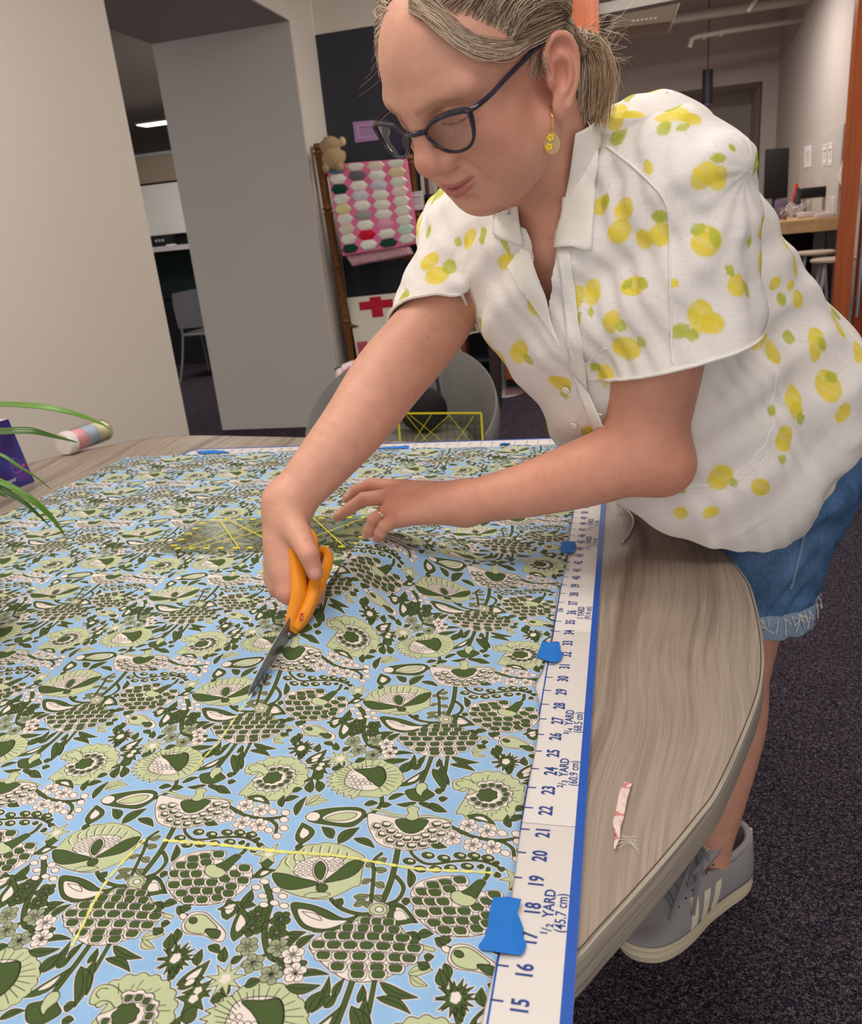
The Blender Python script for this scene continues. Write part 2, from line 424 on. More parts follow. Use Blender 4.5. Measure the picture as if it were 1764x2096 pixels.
# ---- motif F: white tipped dome
shape('b', [(640, 900), (720, 908), (820, 930), (930, 935), (1060, 935), (1150, 945), (1192, 985), (1140, 1080), (1050, 1130), (920, 1152), (820, 1140), (700, 1100), (645, 1010), (632, 950)], WHITE)
for k, (rx, ry, n) in enumerate(((240, 185, 9), (178, 138, 8))):
    for j in range(n):
        a = math.radians(8 + 164 * (j + .5) / n); scale_cell('b', 925 + rx * math.cos(a), 945 + ry * math.sin(a) - 10, 33, 21, white_part=True, ang=(a - math.pi/2) * .35)
shape('b', [(820, 945), (900, 938), (1030, 945), (1020, 985), (960, 1030), (890, 1032), (835, 990)], DARK, halo=0, lay=6)
for x, y in ((850, 960), (900, 975), (960, 980), (1000, 962), (880, 1003), (935, 1012), (980, 1002)):
    post.append(('s', spline(tp('b', ell('b', x, y, 26, 15, 9)), 3, True), LINE * .8, INK, True))
stem('b', [(930, 925), (800, 910), (720, 880), (660, 872)], 20, PALE); stem('b', [(945, 925), (1060, 925), (1150, 945), (1190, 955)], 22, PALE)
shape('b', [(895, 870), (930, 852), (978, 868), (965, 895), (975, 930), (930, 950), (885, 930), (905, 900)], PALE, lay=7)
hearts([(905, 950)], 'b', 22, 16, PALE)
# ---- calyx between E and F
shape('b', [(885, 750), (940, 735), (1000, 722), (1050, 750), (1080, 775), (1050, 800), (1000, 822), (930, 815), (895, 785)], DARK, lay=2)
shape('b', [(955, 755), (965, 705), (1015, 698), (1030, 730), (1000, 760), (990, 785)], PALE, lay=3, halo=2)
stem('b', [(1060, 515), (1030, 600), (990, 700)], 30); stem('b', [(1165, 520), (1150, 620)], 24)
for q in ((760, 515, 945, 500, 40), (880, 630, 945, 505, 50), (980, 580, 1020, 510, 40), (1095, 590, 1110, 530, 40), (1175, 710, 1130, 565, 60), (1190, 520, 1380, 565, 50),
          (1180, 570, 1350, 620, 45), (960, 830, 820, 840, 40), (970, 830, 1070, 880, 40), (1050, 830, 1165, 893, 60), (770, 810, 885, 772, 45), (1105, 800, 1168, 800, 50),
          (610, 842, 705, 832, 50), (715, 835, 795, 842, 50), (1490, 445, 1512, 510, 45), (1580, 635, 1572, 575, 40)): leaf('b', *q)
leaf('b', 845, 725, 1020, 600, 60, DARK, WHITE); leaf('b', 1065, 600, 1140, 755, 80); leaf('b', 1640, 660, 1700, 585, 60, DARK, WHITE); leaf('b', 1205, 240, 1350, 312, 90, DARK, WHITE)
starf('b', 1555, 555, 95, DARK, 9); leaf('b', 1320, 490, 1440, 470, 55, PALE); leaf('b', 1330, 495, 1420, 525, 45, PALE)
leaf('b', 1390, 425, 1440, 425, 45); leaf('b', 1290, 360, 1370, 370, 60)
# ---- motif D: dark chrysanthemum
shape('a', [(160, 930), (175, 850), (185, 790), (260, 725), (400, 690), (540, 690), (575, 715), (560, 760), (680, 800), (700, 785), (760, 795), (772, 870), (730, 950), (665, 1005), (560, 1060), (420, 1078), (280, 1062), (205, 1015)], WHITE)
for x, y in ((430, 735), (530, 718), (345, 748), (260, 790), (340, 795), (440, 775), (215, 850), (290, 855), (370, 855), (205, 930), (300, 915), (390, 915), (480, 920), (575, 895), (650, 858), (715, 815),
             (705, 905), (260, 990), (360, 975), (450, 980), (540, 975), (620, 950), (310, 1035), (410, 1040), (520, 1030), (600, 1000)):
    scale_cell('a', x, y, 42, 28)
shape('a', [(430, 820), (460, 790), (520, 790), (570, 815), (585, 850), (545, 880), (490, 885), (440, 860)], PALE, lay=8, halo=0)
shape('a', [(510, 795), (560, 770), (650, 715), (690, 730), (650, 775), (590, 835), (560, 820)], DARK, lay=8, halo=3)
stem('a', [(665, 730), (715, 690), (740, 640)], 24)
# ---- motif C: lotus with dark wings
shape('a', [(960, 790), (990, 740), (1060, 690), (1110, 660), (1180, 642), (1240, 640), (1300, 628), (1360, 635), (1440, 650), (1500, 680), (1555, 705), (1582, 742), (1560, 850), (1545, 935), (1500, 950), (1440, 985), (1330, 1030), (1240, 1035), (1170, 1025), (1050, 990), (960, 945), (915, 860)], PALE)
for k in range(9):
    x = 1010 + 62 * k; y0 = 770 - 120 * math.sin(math.pi * (k + 1) / 10)
    post.append(('s', spline(tp('a', [(x + (1260 - x) * .3, y0 + 95), (x, y0 + 40), (x + 12, y0)]), 4), LINE, INK))
    post.append(('s', spline(tp('a', [(x + (1260 - x) * .28, y0 + 95), (x + 14, y0 + 40), (x + 26, y0 + 4)]), 4), LINE * 1.3, WHITE))
shape('a', [(1070, 840), (1090, 780), (1160, 745), (1260, 730), (1380, 735), (1430, 765), (1380, 830), (1290, 900), (1160, 890)], WHITE, lay=2, halo=0)
hearts([(1095 + 42 * (k % 8) + 20 * (k // 8 % 2), 765 + 30 * (k // 8)) for k in range(28)], 'a', 17, 11)
shape('a', [(915, 848), (1000, 845), (1100, 872), (1250, 918), (1150, 950), (1030, 962), (950, 930)], DARK, lay=9, halo=4)
shape('a', [(1285, 912), (1380, 835), (1470, 765), (1572, 738), (1562, 800), (1490, 872), (1380, 905)], DARK, lay=9, halo=4)
shape('a', [(1262, 742), (1315, 800), (1295, 880), (1260, 912), (1210, 860), (1212, 790)], WHITE, lay=10, halo=0)
shape('a', [(1262, 760), (1300, 805), (1285, 870), (1260, 895), (1222, 855), (1222, 795)], DARK, lay=11, halo=0)
shape('a', ell('a', 1272, 952, 42, 32), DARK, lay=11, halo=0); shape('a', [(1140, 1010), (1190, 985), (1290, 985), (1335, 1000), (1290, 1020), (1190, 1025)], PALE, lay=10, halo=3)
post.append(('s', tp('a', [(950, 880), (1100, 905), (1230, 920)]), LINE * 1.4, WHITE)); post.append(('s', tp('a', [(1310, 905), (1430, 850), (1530, 770)]), LINE * 1.4, WHITE))
# ---- motif H: drooping bud
shape('a', [(270, 1200), (330, 1130), (430, 1130), (500, 1190), (580, 1280), (560, 1345), (500, 1340), (430, 1300), (300, 1280), (262, 1240)], WHITE)
shape('a', [(285, 1210), (335, 1150), (420, 1145), (480, 1195), (520, 1250), (440, 1250), (420, 1285), (310, 1265)], PALE, lay=2, halo=0)
shape('a', [(435, 1258), (520, 1258), (545, 1285), (520, 1325), (470, 1310)], DARK, lay=3, halo=0); shape('a', ell('a', 345, 1185, 30, 24), DARK, lay=3, halo=0); shape('a', ell('a', 275, 1155, 30, 24), WHITE, lay=0)
stem('a', [(240, 1090), (245, 1130), (300, 1150)], 22)
# ---- upright spray
stem('a', [(870, 930), (905, 1050), (875, 1180), (862, 1320), (905, 1460), (1010, 1490), (1145, 1500)], 32)
stem('a', [(862, 1250), (800, 1240)], 14); stem('a', [(870, 1200), (960, 1180)], 14); stem('a', [(880, 1440), (760, 1510)], 16); stem('a', [(930, 1475), (1000, 1540), (900, 1590)], 16)
for x, y in ((815, 1145), (975, 1180), (775, 1250), (950, 1280)): blossom('a', x, y, 58, DARK)
for x, y in ((740, 1385), (960, 1390), (780, 1510), (1065, 1440), (910, 1590), (1080, 1570)): blossom('a', x, y, 60, WHITE if x > 1050 else rgb(150, 160, 130))
for x, y in ((860, 905), (800, 950), (945, 965), (990, 1010), (1000, 1080), (845, 1010), (855, 1075), (930, 1060)): shape('a', ell('a', x, y, 34, 22), WHITE, lay=2)
# ---- blossom spray, bud spray
stem('a', [(600, 360), (700, 420), (800, 445), (890, 452), (1000, 440)], 24); stem('a', [(890, 452), (945, 500), (940, 550)], 20)
for x, y in ((720, 355), (830, 390), (585, 440), (700, 482), (820, 497)): blossom('a', x, y, 60, WHITE)
for x, y in ((920, 405), (1010, 412), (1000, 462), (1000, 522), (890, 535), (950, 578)): shape('a', ell('a', x, y, 32, 22), WHITE, lay=2)
stem('a', [(280, 500), (295, 560), (370, 608), (560, 592), (720, 592), (830, 640)], 16)
for x, y in ((385, 552), (480, 572), (590, 557), (680, 557), (765, 570), (300, 640), (400, 642), (500, 637), (610, 627), (250, 590)):
    shape('a', ell('a', x, y, 40, 22), DARK, lay=2); shape('a', ell('a', x + 10, y - 4, 22, 12), PALE, lay=3, halo=0)
for q in ((690, 645, 710, 610, 40), (790, 700, 785, 660, 40), (830, 600, 780, 600, 36), (850, 640, 800, 640, 36)): leaf('a', *q)
# ---- main stem, side branches
stem('a', [(212, 500), (110, 680), (0, 830), (-106, 955)], 34); stem('a', [(130, 690), (150, 760), (80, 842), (-40, 885)], 22)
stem('a', [(1340, 1040), (1420, 1110), (1560, 1150), (1700, 1128)], 22); leaf('a', 1380, 1090, 1420, 1030, 60)
stem('a', [(1700, 700), (1640, 760), (1645, 850), (1622, 1100)], 20)
for q in ((1560, 925, 1635, 890, 40), (1720, 950, 1640, 915, 45), (1500, 1022, 1625, 1005, 45), (1705, 1052, 1635, 1010, 45), (1500, 1088, 1610, 1060, 45), (1740, 735, 1650, 760, 45),
          (1740, 825, 1655, 800, 45), (1610, 1110, 1625, 1050, 45), (1590, 800, 1640, 770, 40)): leaf('a', *q, col=rgb(120, 130, 95))
shape('a', [(1055, 1058), (1180, 1068), (1300, 1110), (1430, 1178), (1535, 1158), (1430, 1242), (1280, 1272), (1140, 1244), (1070, 1150)], DARK)
shape('a', [(1095, 1105), (1200, 1115), (1260, 1150), (1340, 1185), (1460, 1198), (1300, 1252), (1150, 1215)], WHITE, lay=2, halo=0)
post.append(('s', spline(tp('a', [(1130, 1120), (1230, 1140), (1270, 1190), (1180, 1160), (1130, 1120)]), 4), LINE * .8, INK))
# ---- filler leaves and small flowers
starf('a', 215, 1470, 92, DARK, 9); stem('a', [(205, 1480), (190, 1600)], 40)
starf('a', 580, 1620, 100, PALE, 9); stem('a', [(580, 1640), (580, 1710)], 50)
for q in ((185, 1400, 190, 1275, 55), (375, 1520, 412, 1395, 50), (455, 1375, 540, 1435, 45), (575, 1500, 575, 1385, 50), (690, 1095, 768, 965, 60), (690, 1095, 800, 1082, 45), (720, 1680, 840, 1632, 50),
          (980, 1400, 1110, 1310, 50), (1080, 1400, 1222, 1290, 50), (1015, 1285, 1162, 1272, 45), (1010, 1672, 1265, 1655, 55), (1170, 1860, 1285, 1690, 60), (620, 1512, 708, 1460, 45),
          (1350, 600, 1270, 515, 60), (1388, 635, 1545, 510, 75), (1500, 592, 1652, 660, 50), (1085, 435, 1165, 295, 50), (1190, 270, 1205, 172, 60), (1255, 262, 1235, 172, 60), (1060, 262, 1135, 240, 50),
          (985, 372, 1000, 285, 45), (1000, 328, 1112, 298, 50), (585, 130, 650, 120, 55), (190, 762, 225, 635, 45), (435, 460, 527, 502, 50), (105, 848, 168, 842, 50), (120, 1070, 232, 1058, 55),
          (80, 1140, 72, 1048, 90), (1290, 1820, 1385, 1730, 55), (470, 1780, 580, 1740, 50), (330, 1100, 250, 1080, 50), (130, 1270, 60, 1240, 50), (1080, 655, 1140, 655, 50)): leaf('a', *q)
leaf('a', 640, 1350, 690, 1085, 95, DARK, WHITE); leaf('a', 590, 1190, 600, 1035, 90, DARK, WHITE); leaf('a', 700, 1060, 520, 1110, 60, DARK, WHITE); leaf('a', 225, 1665, 470, 1480, 75, DARK, WHITE); leaf('a', 235, 1690, 435, 1605, 65, DARK, WHITE)
leaf('a', 1130, 640, 1130, 485, 110, DARK, WHITE); leaf('a', 1150, 360, 1325, 320, 65, PALE); leaf('a', 1160, 355, 1270, 280, 55, PALE); leaf('a', 730, 290, 900, 352, 55, DARK, WHITE); leaf('a', 10, 890, 140, 985, 120, DARK, WHITE); leaf('a', 790, 880, 935, 818, 60, DARK, WHITE)
stem('a', [(1165, 180), (1230, 140), (1265, 85)], 30); starf('a', 1270, 55, 75, DARK, 5); stem('a', [(780, 875), (860, 800)], 20); shape('a', [(835, 760), (900, 740), (925, 760), (880, 810), (845, 800)], DARK, lay=2); starf('a', 890, 705, 85, PALE, 6)
stem('a', [(320, 1890), (335, 1790)], 70); starf('a', 350, 1760, 85, DARK, 5)
def paint():
    for P, W, c in stems: strokep(P, W + 2 * HALO, WHITE)
    for j in jobs:
        if j[3]: fillp(j[1], WHITE, j[3])
    for P, W, c in stems: strokep(P, W + LINE, INK); strokep(P, W - LINE * .6, c)
    lo = [j for j in jobs if j[0] < 4]; hi = [j for j in jobs if j[0] >= 4]
    run2 = lambda js: [(fillp(P, c) if c is not None else None, strokep(P, l, INK, True) if l else None) for lay, P, c, h, l in sorted(js, key=lambda j: j[0])]
    run2(lo)
    for p in post:
        if p[0] == 'f': fillp(p[1], p[3])
        else: strokep(p[1], p[2], p[3], len(p) > 4)
    for lay, P, c, h, l in hi:
        if h: fillp(P, WHITE, h)
    run2(hi)
paint()
# uneven dye: slight blotches over the whole repeat
yy, xx = np.mgrid[0:IH, 0:IW]
bl = sum(np.sin(2*np.pi*(xx / IW * a + yy / IH * b + c)) for a, b, c in ((3, 2, .1), (-2, 5, .4), (7, -3, .7), (11, 6, .2), (-9, 13, .5))) / 5
canvas *= (1 + 0.05 * bl + 0.025 * nrng.standard_normal((IH, IW)))[..., None].astype(np.float32)
img = bpy.data.images.new('block_print_repeat', IW, IH, alpha=False, float_buffer=False)
img.colorspace_settings.name = 'sRGB'
srgb = np.where(canvas <= 0.0031308, canvas * 12.92, 1.055 * np.clip(canvas, 1e-6, 1) ** (1 / 2.4) - 0.055)
buf = np.ones((IH, IW, 4), np.float32); buf[..., :3] = np.clip(srgb, 0, 1)
img.pixels.foreach_set(buf.ravel()); img.update()
try: img.pack()
except Exception: pass
# ================================================================== TABLE, CUTTING BOARD, CLOTH
m_wood = bpy.data.materials.new('table_laminate'); m_wood.use_nodes = True
nt, N, L, B = nodes_of(m_wood); B.inputs['Roughness'].default_value = 0.42; B.inputs['Specular IOR Level'].default_value = 0.35
tc = N.new('ShaderNodeTexCoord')
nz = N.new('ShaderNodeTexNoise'); nz.inputs['Scale'].default_value = 2.2; nz.inputs['Detail'].default_value = 2; L.new(tc.outputs['Object'], nz.inputs['Vector'])
mp0 = N.new('ShaderNodeMapping'); mp0.inputs['Scale'].default_value = (1, .45, 1); L.new(tc.outputs['Object'], mp0.inputs['Vector']); L.new(mp0.outputs[0], nz.inputs['Vector'])
sc = N.new('ShaderNodeVectorMath'); sc.operation = 'SCALE'; sc.inputs['Scale'].default_value = 0.34; L.new(nz.outputs['Color'], sc.inputs[0])
av = N.new('ShaderNodeVectorMath'); av.operation = 'ADD'; L.new(tc.outputs['Object'], av.inputs[0]); L.new(sc.outputs[0], av.inputs[1])
mp = N.new('ShaderNodeMapping'); mp.inputs['Scale'].default_value = (26, 0.9, 1); L.new(av.outputs[0], mp.inputs['Vector'])
g1 = N.new('ShaderNodeTexNoise'); g1.inputs['Scale'].default_value = 1.0; g1.inputs['Detail'].default_value = 7; g1.inputs['Roughness'].default_value = .62; L.new(mp.outputs[0], g1.inputs['Vector'])
mp2 = N.new('ShaderNodeMapping'); mp2.inputs['Scale'].default_value = (420, 12, 1); L.new(av.outputs[0], mp2.inputs['Vector'])
g2 = N.new('ShaderNodeTexNoise'); g2.inputs['Scale'].default_value = 1.0; g2.inputs['Detail'].default_value = 3; L.new(mp2.outputs[0], g2.inputs['Vector'])
cr = N.new('ShaderNodeValToRGB'); L.new(g1.outputs['Fac'], cr.inputs[0])
for p_, c_ in ((0.30, (112, 98, 87)), (0.43, (142, 127, 114)), (0.52, (166, 151, 138)), (0.60, (150, 136, 123)), (0.74, (182, 169, 156))):
    e = cr.color_ramp.elements.new(p_) if p_ not in (0.30, 0.74) else cr.color_ramp.elements[0 if p_ == 0.30 else -1]
    e.position = p_; e.color = (*rgb(*c_), 1)
mx = N.new('ShaderNodeMix'); mx.data_type = 'RGBA'; mx.blend_type = 'MULTIPLY'; mx.inputs[0].default_value = 0.5
rr = N.new('ShaderNodeMapRange'); rr.inputs[1].default_value = .35; rr.inputs[2].default_value = .6; rr.inputs[3].default_value = .72; rr.inputs[4].default_value = 1.05
L.new(g2.outputs['Fac'], rr.inputs[0]); L.new(cr.outputs[0], mx.inputs[6]); L.new(rr.outputs[0], mx.inputs[7]); L.new(mx.outputs[2], B.inputs['Base Color'])
m_edge = bpy.data.materials.new('table_edge_band'); m_edge.use_nodes = True
nt, N, L, B = nodes_of(m_edge); B.inputs['Roughness'].default_value = 0.45
tc = N.new('ShaderNodeTexCoord'); mp = N.new('ShaderNodeMapping'); mp.inputs['Scale'].default_value = (1.5, 1.5, 160); L.new(tc.outputs['Object'], mp.inputs['Vector'])
g = N.new('ShaderNodeTexNoise'); g.inputs['Detail'].default_value = 3; L.new(mp.outputs[0], g.inputs['Vector']); cr = N.new('ShaderNodeValToRGB'); L.new(g.outputs['Fac'], cr.inputs[0])
cr.color_ramp.elements[0].position = .34; cr.color_ramp.elements[0].color = (*rgb(118, 106, 95), 1); cr.color_ramp.elements[1].position = .5; cr.color_ramp.elements[1].color = (*rgb(172, 162, 150), 1)
L.new(cr.outputs[0], B.inputs['Base Color'])
m_steel = mat('brushed_steel', rgb(178, 178, 180), rough=0.32, metal=0.9)
m_blackp = mat('black_plastic', rgb(22, 22, 25), rough=0.5)

table = empty('work_table', (-0.55, 1.0, 0), 'grey woodgrain table with rounded end and thick edge under the patterned cloth', 'table')
edge_pts = [(.238, .96), (.233, .87), (.222, .79), (.203, .72), (.163, .61), (.139, .563), (.103, .502), (.069, .449), (.045, .412), (-.03, .31), (-.2, .17), (-.5, .06), (-.9, .06),
            (-1.25, .25), (-1.46, .6), (-1.52, 1.0), (-1.48, 1.35), (-1.40, 1.6), (-1.33, 1.745), (-1.19, 1.875), (-1.06, 1.905), (-.85, 1.872), (-.676, 1.838), (-.522, 1.80), (-.357, 1.755),
            (-.18, 1.66), (-.03, 1.52), (.09, 1.345), (.172, 1.235), (.215, 1.13), (.236, 1.03)]
edge = spline(edge_pts, 14, True)
def ring_inset(E, d):
    T = np.roll(E, -1, 0) - np.roll(E, 1, 0); T /= np.linalg.norm(T, axis=1)[:, None]
    c = E.mean(0); Nn = np.c_[T[:, 1], -T[:, 0]]; s = np.sign(((E - c) * Nn).sum(1))[:, None]
    return E - Nn * s * d
tm = MB(); n = len(edge); inn = ring_inset(edge, 0.003)
tm.prism([(x, y, TZ - .034) for x, y in inn], (0, 0, .034))
tm.build('table_top', m_wood, table)
eb = MB()
prof = [(0.0035, 0.0), (0.0008, -.0012), (0, -.004), (0, -.030), (0.0008, -.0335), (0.004, -.0348), (0.010, -.0348)]
rings = [ring_inset(edge, d) for d, z in prof]
vs = [(x, y, TZ + z + .0002) for (d, z), R_ in zip(prof, rings) for x, y in R_]
fs = [(i*n + j, i*n + (j+1) % n, (i+1)*n + (j+1) % n, (i+1)*n + j) for i in range(len(prof)-1) for j in range(n)]
eb.add(vs, fs); eb.build('edge_band', m_edge, table, smooth=True)
gl = MB(); r0 = ring_inset(edge, .0036); r1 = ring_inset(edge, .0046)
gl.add([(x, y, TZ + .0003) for x, y in r0] + [(x, y, TZ + .0003) for x, y in r1], [(j, (j+1) % n, n + (j+1) % n, n + j) for j in range(n)])
gl.build('edge_seam', mat('edge_seam_dark', rgb(70, 60, 52), rough=.8), table)
for lx, ly in ((-.95, .9), (-.35, 1.0)):
    MB().lathe([(.045, .02), (.045, TZ - .034)], (lx, ly, 0), 20).build('leg', m_steel, table, smooth=True)
    MB().lathe([(.26, 0), (.26, .008), (.05, .022)], (lx, ly, 0), 28).build('foot_plate', m_steel, table, smooth=True)

# ---------------------------------------------------------------- cutting board
m_card = mat('white_card', rgb(226, 220, 218), rough=0.55, noise=(40, .012)); m_blue = mat('blue_print', rgb(40, 88, 182), rough=0.5); m_navy = mat('navy_print', rgb(46, 70, 140), rough=0.55)
BZ = TZ + 0.0035; BR = 2.0 * INCH; BL = BR - 39.8 * INCH; BT = 68.75 * INCH; BB = -2.2 * INCH
board = empty('cutting_board', ((BR + BL) / 2, 1.0, TZ), 'white fold-out cardboard cutting board with blue inch ruler border under the cloth', 'cutting board')
folds = [BB, 8.6 * INCH, 21.3 * INCH, 34 * INCH, 46.7 * INCH, 59.4 * INCH, BT]
for a, b in zip(folds[:-1], folds[1:]):
    vs = []; c = .0004
    last = b == BT
    if last: poly = [(BL, a + c), (BR, a + c), (BR, b), (BL + .02, b), (BL, b - .02)]
    else: poly = [(BL, a + c), (BR, a + c), (BR, b - c), (BL, b - c)]
    MB().prism([(x, y, TZ + .0006) for x, y in poly], (0, 0, .0029)).build('panel', m_card, board, bevel=.0004)
pb = MB(); bw = .30 * INCH; z0 = BZ + .0001
def strip(m, x0, y0, x1, y1, z=None):
    z = z0 if z is None else z
    m.add([(x0, y0, z), (x1, y0, z), (x1, y1, z), (x0, y1, z)], [(0, 1, 2, 3)])
strip(pb, BR - bw, BB, BR, BT - bw); strip(pb, BL + .02, BT - bw, BR, BT); strip(pb, BL, BB, BL + bw, BT - .02)
pb.add([(BL, BT - .02, z0), (BL + bw, BT - .024, z0), (BL + .023, BT - bw, z0), (BL + .02, BT, z0)], [(0, 1, 2, 3)])
strip(pb, -.0009, 0, .0006, 67 * INCH, z0)
pb.build('blue_border', m_blue, board)
YR = 67.0 * INCH
for k in range(1, 67):
    tk = MB(); strip(tk, -.001, k * INCH - .0007, .30 * INCH, k * INCH + .0007, z0 + .0001); tk.build('inch_tick', m_navy, board)
for k in range(1, 37):
    tk = MB(); strip(tk, -k * INCH - .0007, YR - .002, -k * INCH + .0007, YR + .35 * INCH, z0 + .0001); tk.build('inch_tick', m_navy, board)
def text_geo(s, size, xs=1.0, off=0.0):
    cu = bpy.data.curves.new('t', 'FONT'); cu.body = s; cu.size = size; cu.align_x = 'CENTER'; cu.align_y = 'CENTER'; cu.offset = off; cu.resolution_u = 3; cu.space_character = 1.02
    o = bpy.data.objects.new('t', cu); COL.objects.link(o)
    dg = bpy.context.evaluated_depsgraph_get(); me = bpy.data.meshes.new_from_object(o.evaluated_get(dg))
    vs = np.array([(v.co.x * xs, v.co.y) for v in me.vertices]); fs = [tuple(p.vertices) for p in me.polygons]
    bpy.data.objects.remove(o); bpy.data.curves.remove(cu); bpy.data.meshes.remove(me)
    return vs, fs
def put_text(m, s, org, ux, uy, size, xs=1.0, off=0.0):
    vs, fs = text_geo(s, size, xs, off)
    if len(vs) == 0: return
    org, ux, uy = np.array(org, float), np.array(ux, float), np.array(uy, float)
    m.add([org + ux * x + uy * y for x, y in vs], fs)
z1 = z0 + .0002
for k in range(1, 66):
    nm = MB(); put_text(nm, str(k), (.74 * INCH, (k - .08) * INCH, z1), (0, 1, 0), (-1, 0, 0), .62 * INCH, .70, .0004); nm.build('inch_number', m_navy, board)
nm = MB(); put_text(nm, '36', (.16 * INCH, 36.2 * INCH, z1), (0, 1, 0), (-1, 0, 0), .40 * INCH, .75, .0002); nm.build('inch_number', m_navy, board)
for k in range(1, 37):
    nm = MB(); put_text(nm, str(k), (-k * INCH, YR + .75 * INCH, z1), (1, 0, 0), (0, 1, 0), .42 * INCH, .8, .0002); nm.build('inch_number', m_navy, board)
for k, fr, word, cm in ((18, ('1', '2'), 'YARD', '(45.7 cm)'), (24, ('2', '3'), 'YARD', '(60.9 cm)'), (27, ('3', '4'), 'YARD', '(68.5 cm)'), (36, None, '1 YARD', '(91.4 cm)'), (45, ('1', '4', '1'), 'YARDS', '(1.14 m)'), (48, ('1', '3', '1'), 'YARDS', '(1.2 m)')):
    yl = MB(); y = (k - .1) * INCH; sz = .44 * INCH; X1, X2 = 1.17 * INCH, 1.52 * INCH
    up = (0, 1, 0); lf = (-1, 0, 0)
    if fr:
        put_text(yl, word, (X1, y + .28 * INCH, z1), up, lf, sz, .86, .0002)
        b = -.62 if len(fr) == 2 else -.72
        put_text(yl, fr[0], (X1 - .07 * INCH, y + (b - .12) * INCH, z1), up, lf, sz * .62, .9, .0002); put_text(yl, '/', (X1, y + b * INCH, z1), up, lf, sz * .9, .9, .0001)
        put_text(yl, fr[1], (X1 + .07 * INCH, y + (b + .14) * INCH, z1), up, lf, sz * .62, .9, .0002)
        if len(fr) == 3: put_text(yl, fr[2], (X1, y + (b - .3) * INCH, z1), up, lf, sz, .86, .0002)
    else: put_text(yl, word, (X1, y, z1), up, lf, sz, .86, .0002)
    put_text(yl, cm, (X2, y, z1), up, lf, sz * .98, .80, .0001); yl.build('yard_label', m_navy, board)

# ---------------------------------------------------------------- the printed cloth
FZ = BZ + 0.0012
PINCH = at(748, 1096, 1.10); CUT = at(606, 1272, 0.945)
def cloth_h(x, y):
    """height of the cloth above the board; x, y arrays in metres"""
    h = .0010 + .0009 * np.sin(x * 23 + 3 * np.sin(y * 9)) * np.sin(y * 17 + 2) + .0006 * np.sin(x * 61 + y * 47)
    h = np.maximum(h, 0.0004)
    a = PINCH[:2]; b = CUT[:2] + np.array([.0, -.03]); ab = b - a; L2 = ab @ ab
    t = ((x - a[0]) * ab[0] + (y - a[1]) * ab[1]) / L2; tc_ = np.clip(t, -.12, 1.1)
    dx = x - a[0] - tc_ * ab[0]; dy = y - a[1] - tc_ * ab[1]
    d = np.hypot(dx, dy); side = (dx * -ab[1] + dy * ab[0]) / math.sqrt(L2)
    top = np.interp(tc_, [-.12, 0, .35, .7, 1.0, 1.1], [PINCH[2] - FZ - .012, PINCH[2] - FZ, .055, .038, .022, .012])
    right = side > 0
    sg = np.where(right, .055 + .03 * (1 - tc_), .022)
    hump = top * np.exp(-(d / sg) ** 2 * .9)
    # soft folds running right from the lifted edge
    f = .010 * np.exp(-((x + .12) / .12) ** 2 - ((y - 1.03) / .10) ** 2) * (1 + np.sin((y - x * .35) * 55)) * .6
    f2 = .006 * np.exp(-((x + .17) / .10) ** 2 - ((y - .86) / .09) ** 2) * (1 + np.sin((x + .5 * y) * 45)) * .5
    return h + hump + f + f2
def cloth_z(x, y): return FZ + float(cloth_h(np.array([x]), np.array([y]))[0])
gx = np.arange(-1.155, .0001, .0055); gy = np.arange(.19, 1.70, .0062)
X, Y = np.meshgrid(gx, gy)
Xr = X.copy(); wob = .0016 * np.sin(Y * 31) + .002 * np.sin(Y * 12.3 + 1) - .006 * np.exp(-((Y - .745) / .02) ** 2)
s_ = (X - gx[0]) / (gx[-1] - gx[0]); leftx = -1.125 + .02 * np.sin(Y * 5) ; rightx = -.0006 + wob
Xr = leftx + (rightx - leftx) * s_
top_y = 1.690 + .006 * np.sin(X * 7); t_ = (Y - gy[0]) / (gy[-1] - gy[0]); Yr = gy[0] + (top_y - gy[0]) * t_
Z = FZ + cloth_h(Xr, Yr)
hh, ww = X.shape; me = bpy.data.meshes.new('printed_cloth')
idx = np.arange(hh * ww).reshape(hh, ww); q = np.stack([idx[:-1, :-1], idx[:-1, 1:], idx[1:, 1:], idx[1:, :-1]], -1).reshape(-1, 4)
me.from_pydata(np.c_[Xr.ravel(), Yr.ravel(), Z.ravel()].tolist(), [], q.tolist())
uv = me.uv_layers.new(name='UVMap'); li = np.empty(len(me.loops), np.int32); me.loops.foreach_get('vertex_index', li)
UVv = np.c_[Xr.ravel() / INCH / TXI, Yr.ravel() / INCH / TYI]
uv.data.foreach_set('uv', UVv[li].astype(np.float32).ravel())
me.polygons.foreach_set('use_smooth', [True] * len(me.polygons))
m_cloth = bpy.data.materials.new('block_printed_cotton'); m_cloth.use_nodes = True
nt, N, L, B = nodes_of(m_cloth); B.inputs['Roughness'].default_value = .85; B.inputs['Specular IOR Level'].default_value = .15
it = N.new('ShaderNodeTexImage'); it.image = img; it.interpolation = 'Cubic'; it.extension = 'REPEAT'
uvn = N.new('ShaderNodeUVMap'); uvn.uv_map = 'UVMap'; L.new(uvn.outputs[0], it.inputs[0]); L.new(it.outputs[0], B.inputs['Base Color'])
tc = N.new('ShaderNodeTexCoord'); wv = N.new('ShaderNodeTexNoise'); wv.inputs['Scale'].default_value = 900; L.new(tc.outputs['Object'], wv.inputs['Vector'])
bp = N.new('ShaderNodeBump'); bp.inputs['Strength'].default_value = .25; bp.inputs['Distance'].default_value = .0006; L.new(wv.outputs['Fac'], bp.inputs['Height']); L.new(bp.outputs[0], B.inputs['Normal'])
me.materials.append(m_cloth)
cloth = link('printed_cloth', me)
tag(cloth, 'blue cotton cloth printed with green and white flowers spread over the table', 'fabric')
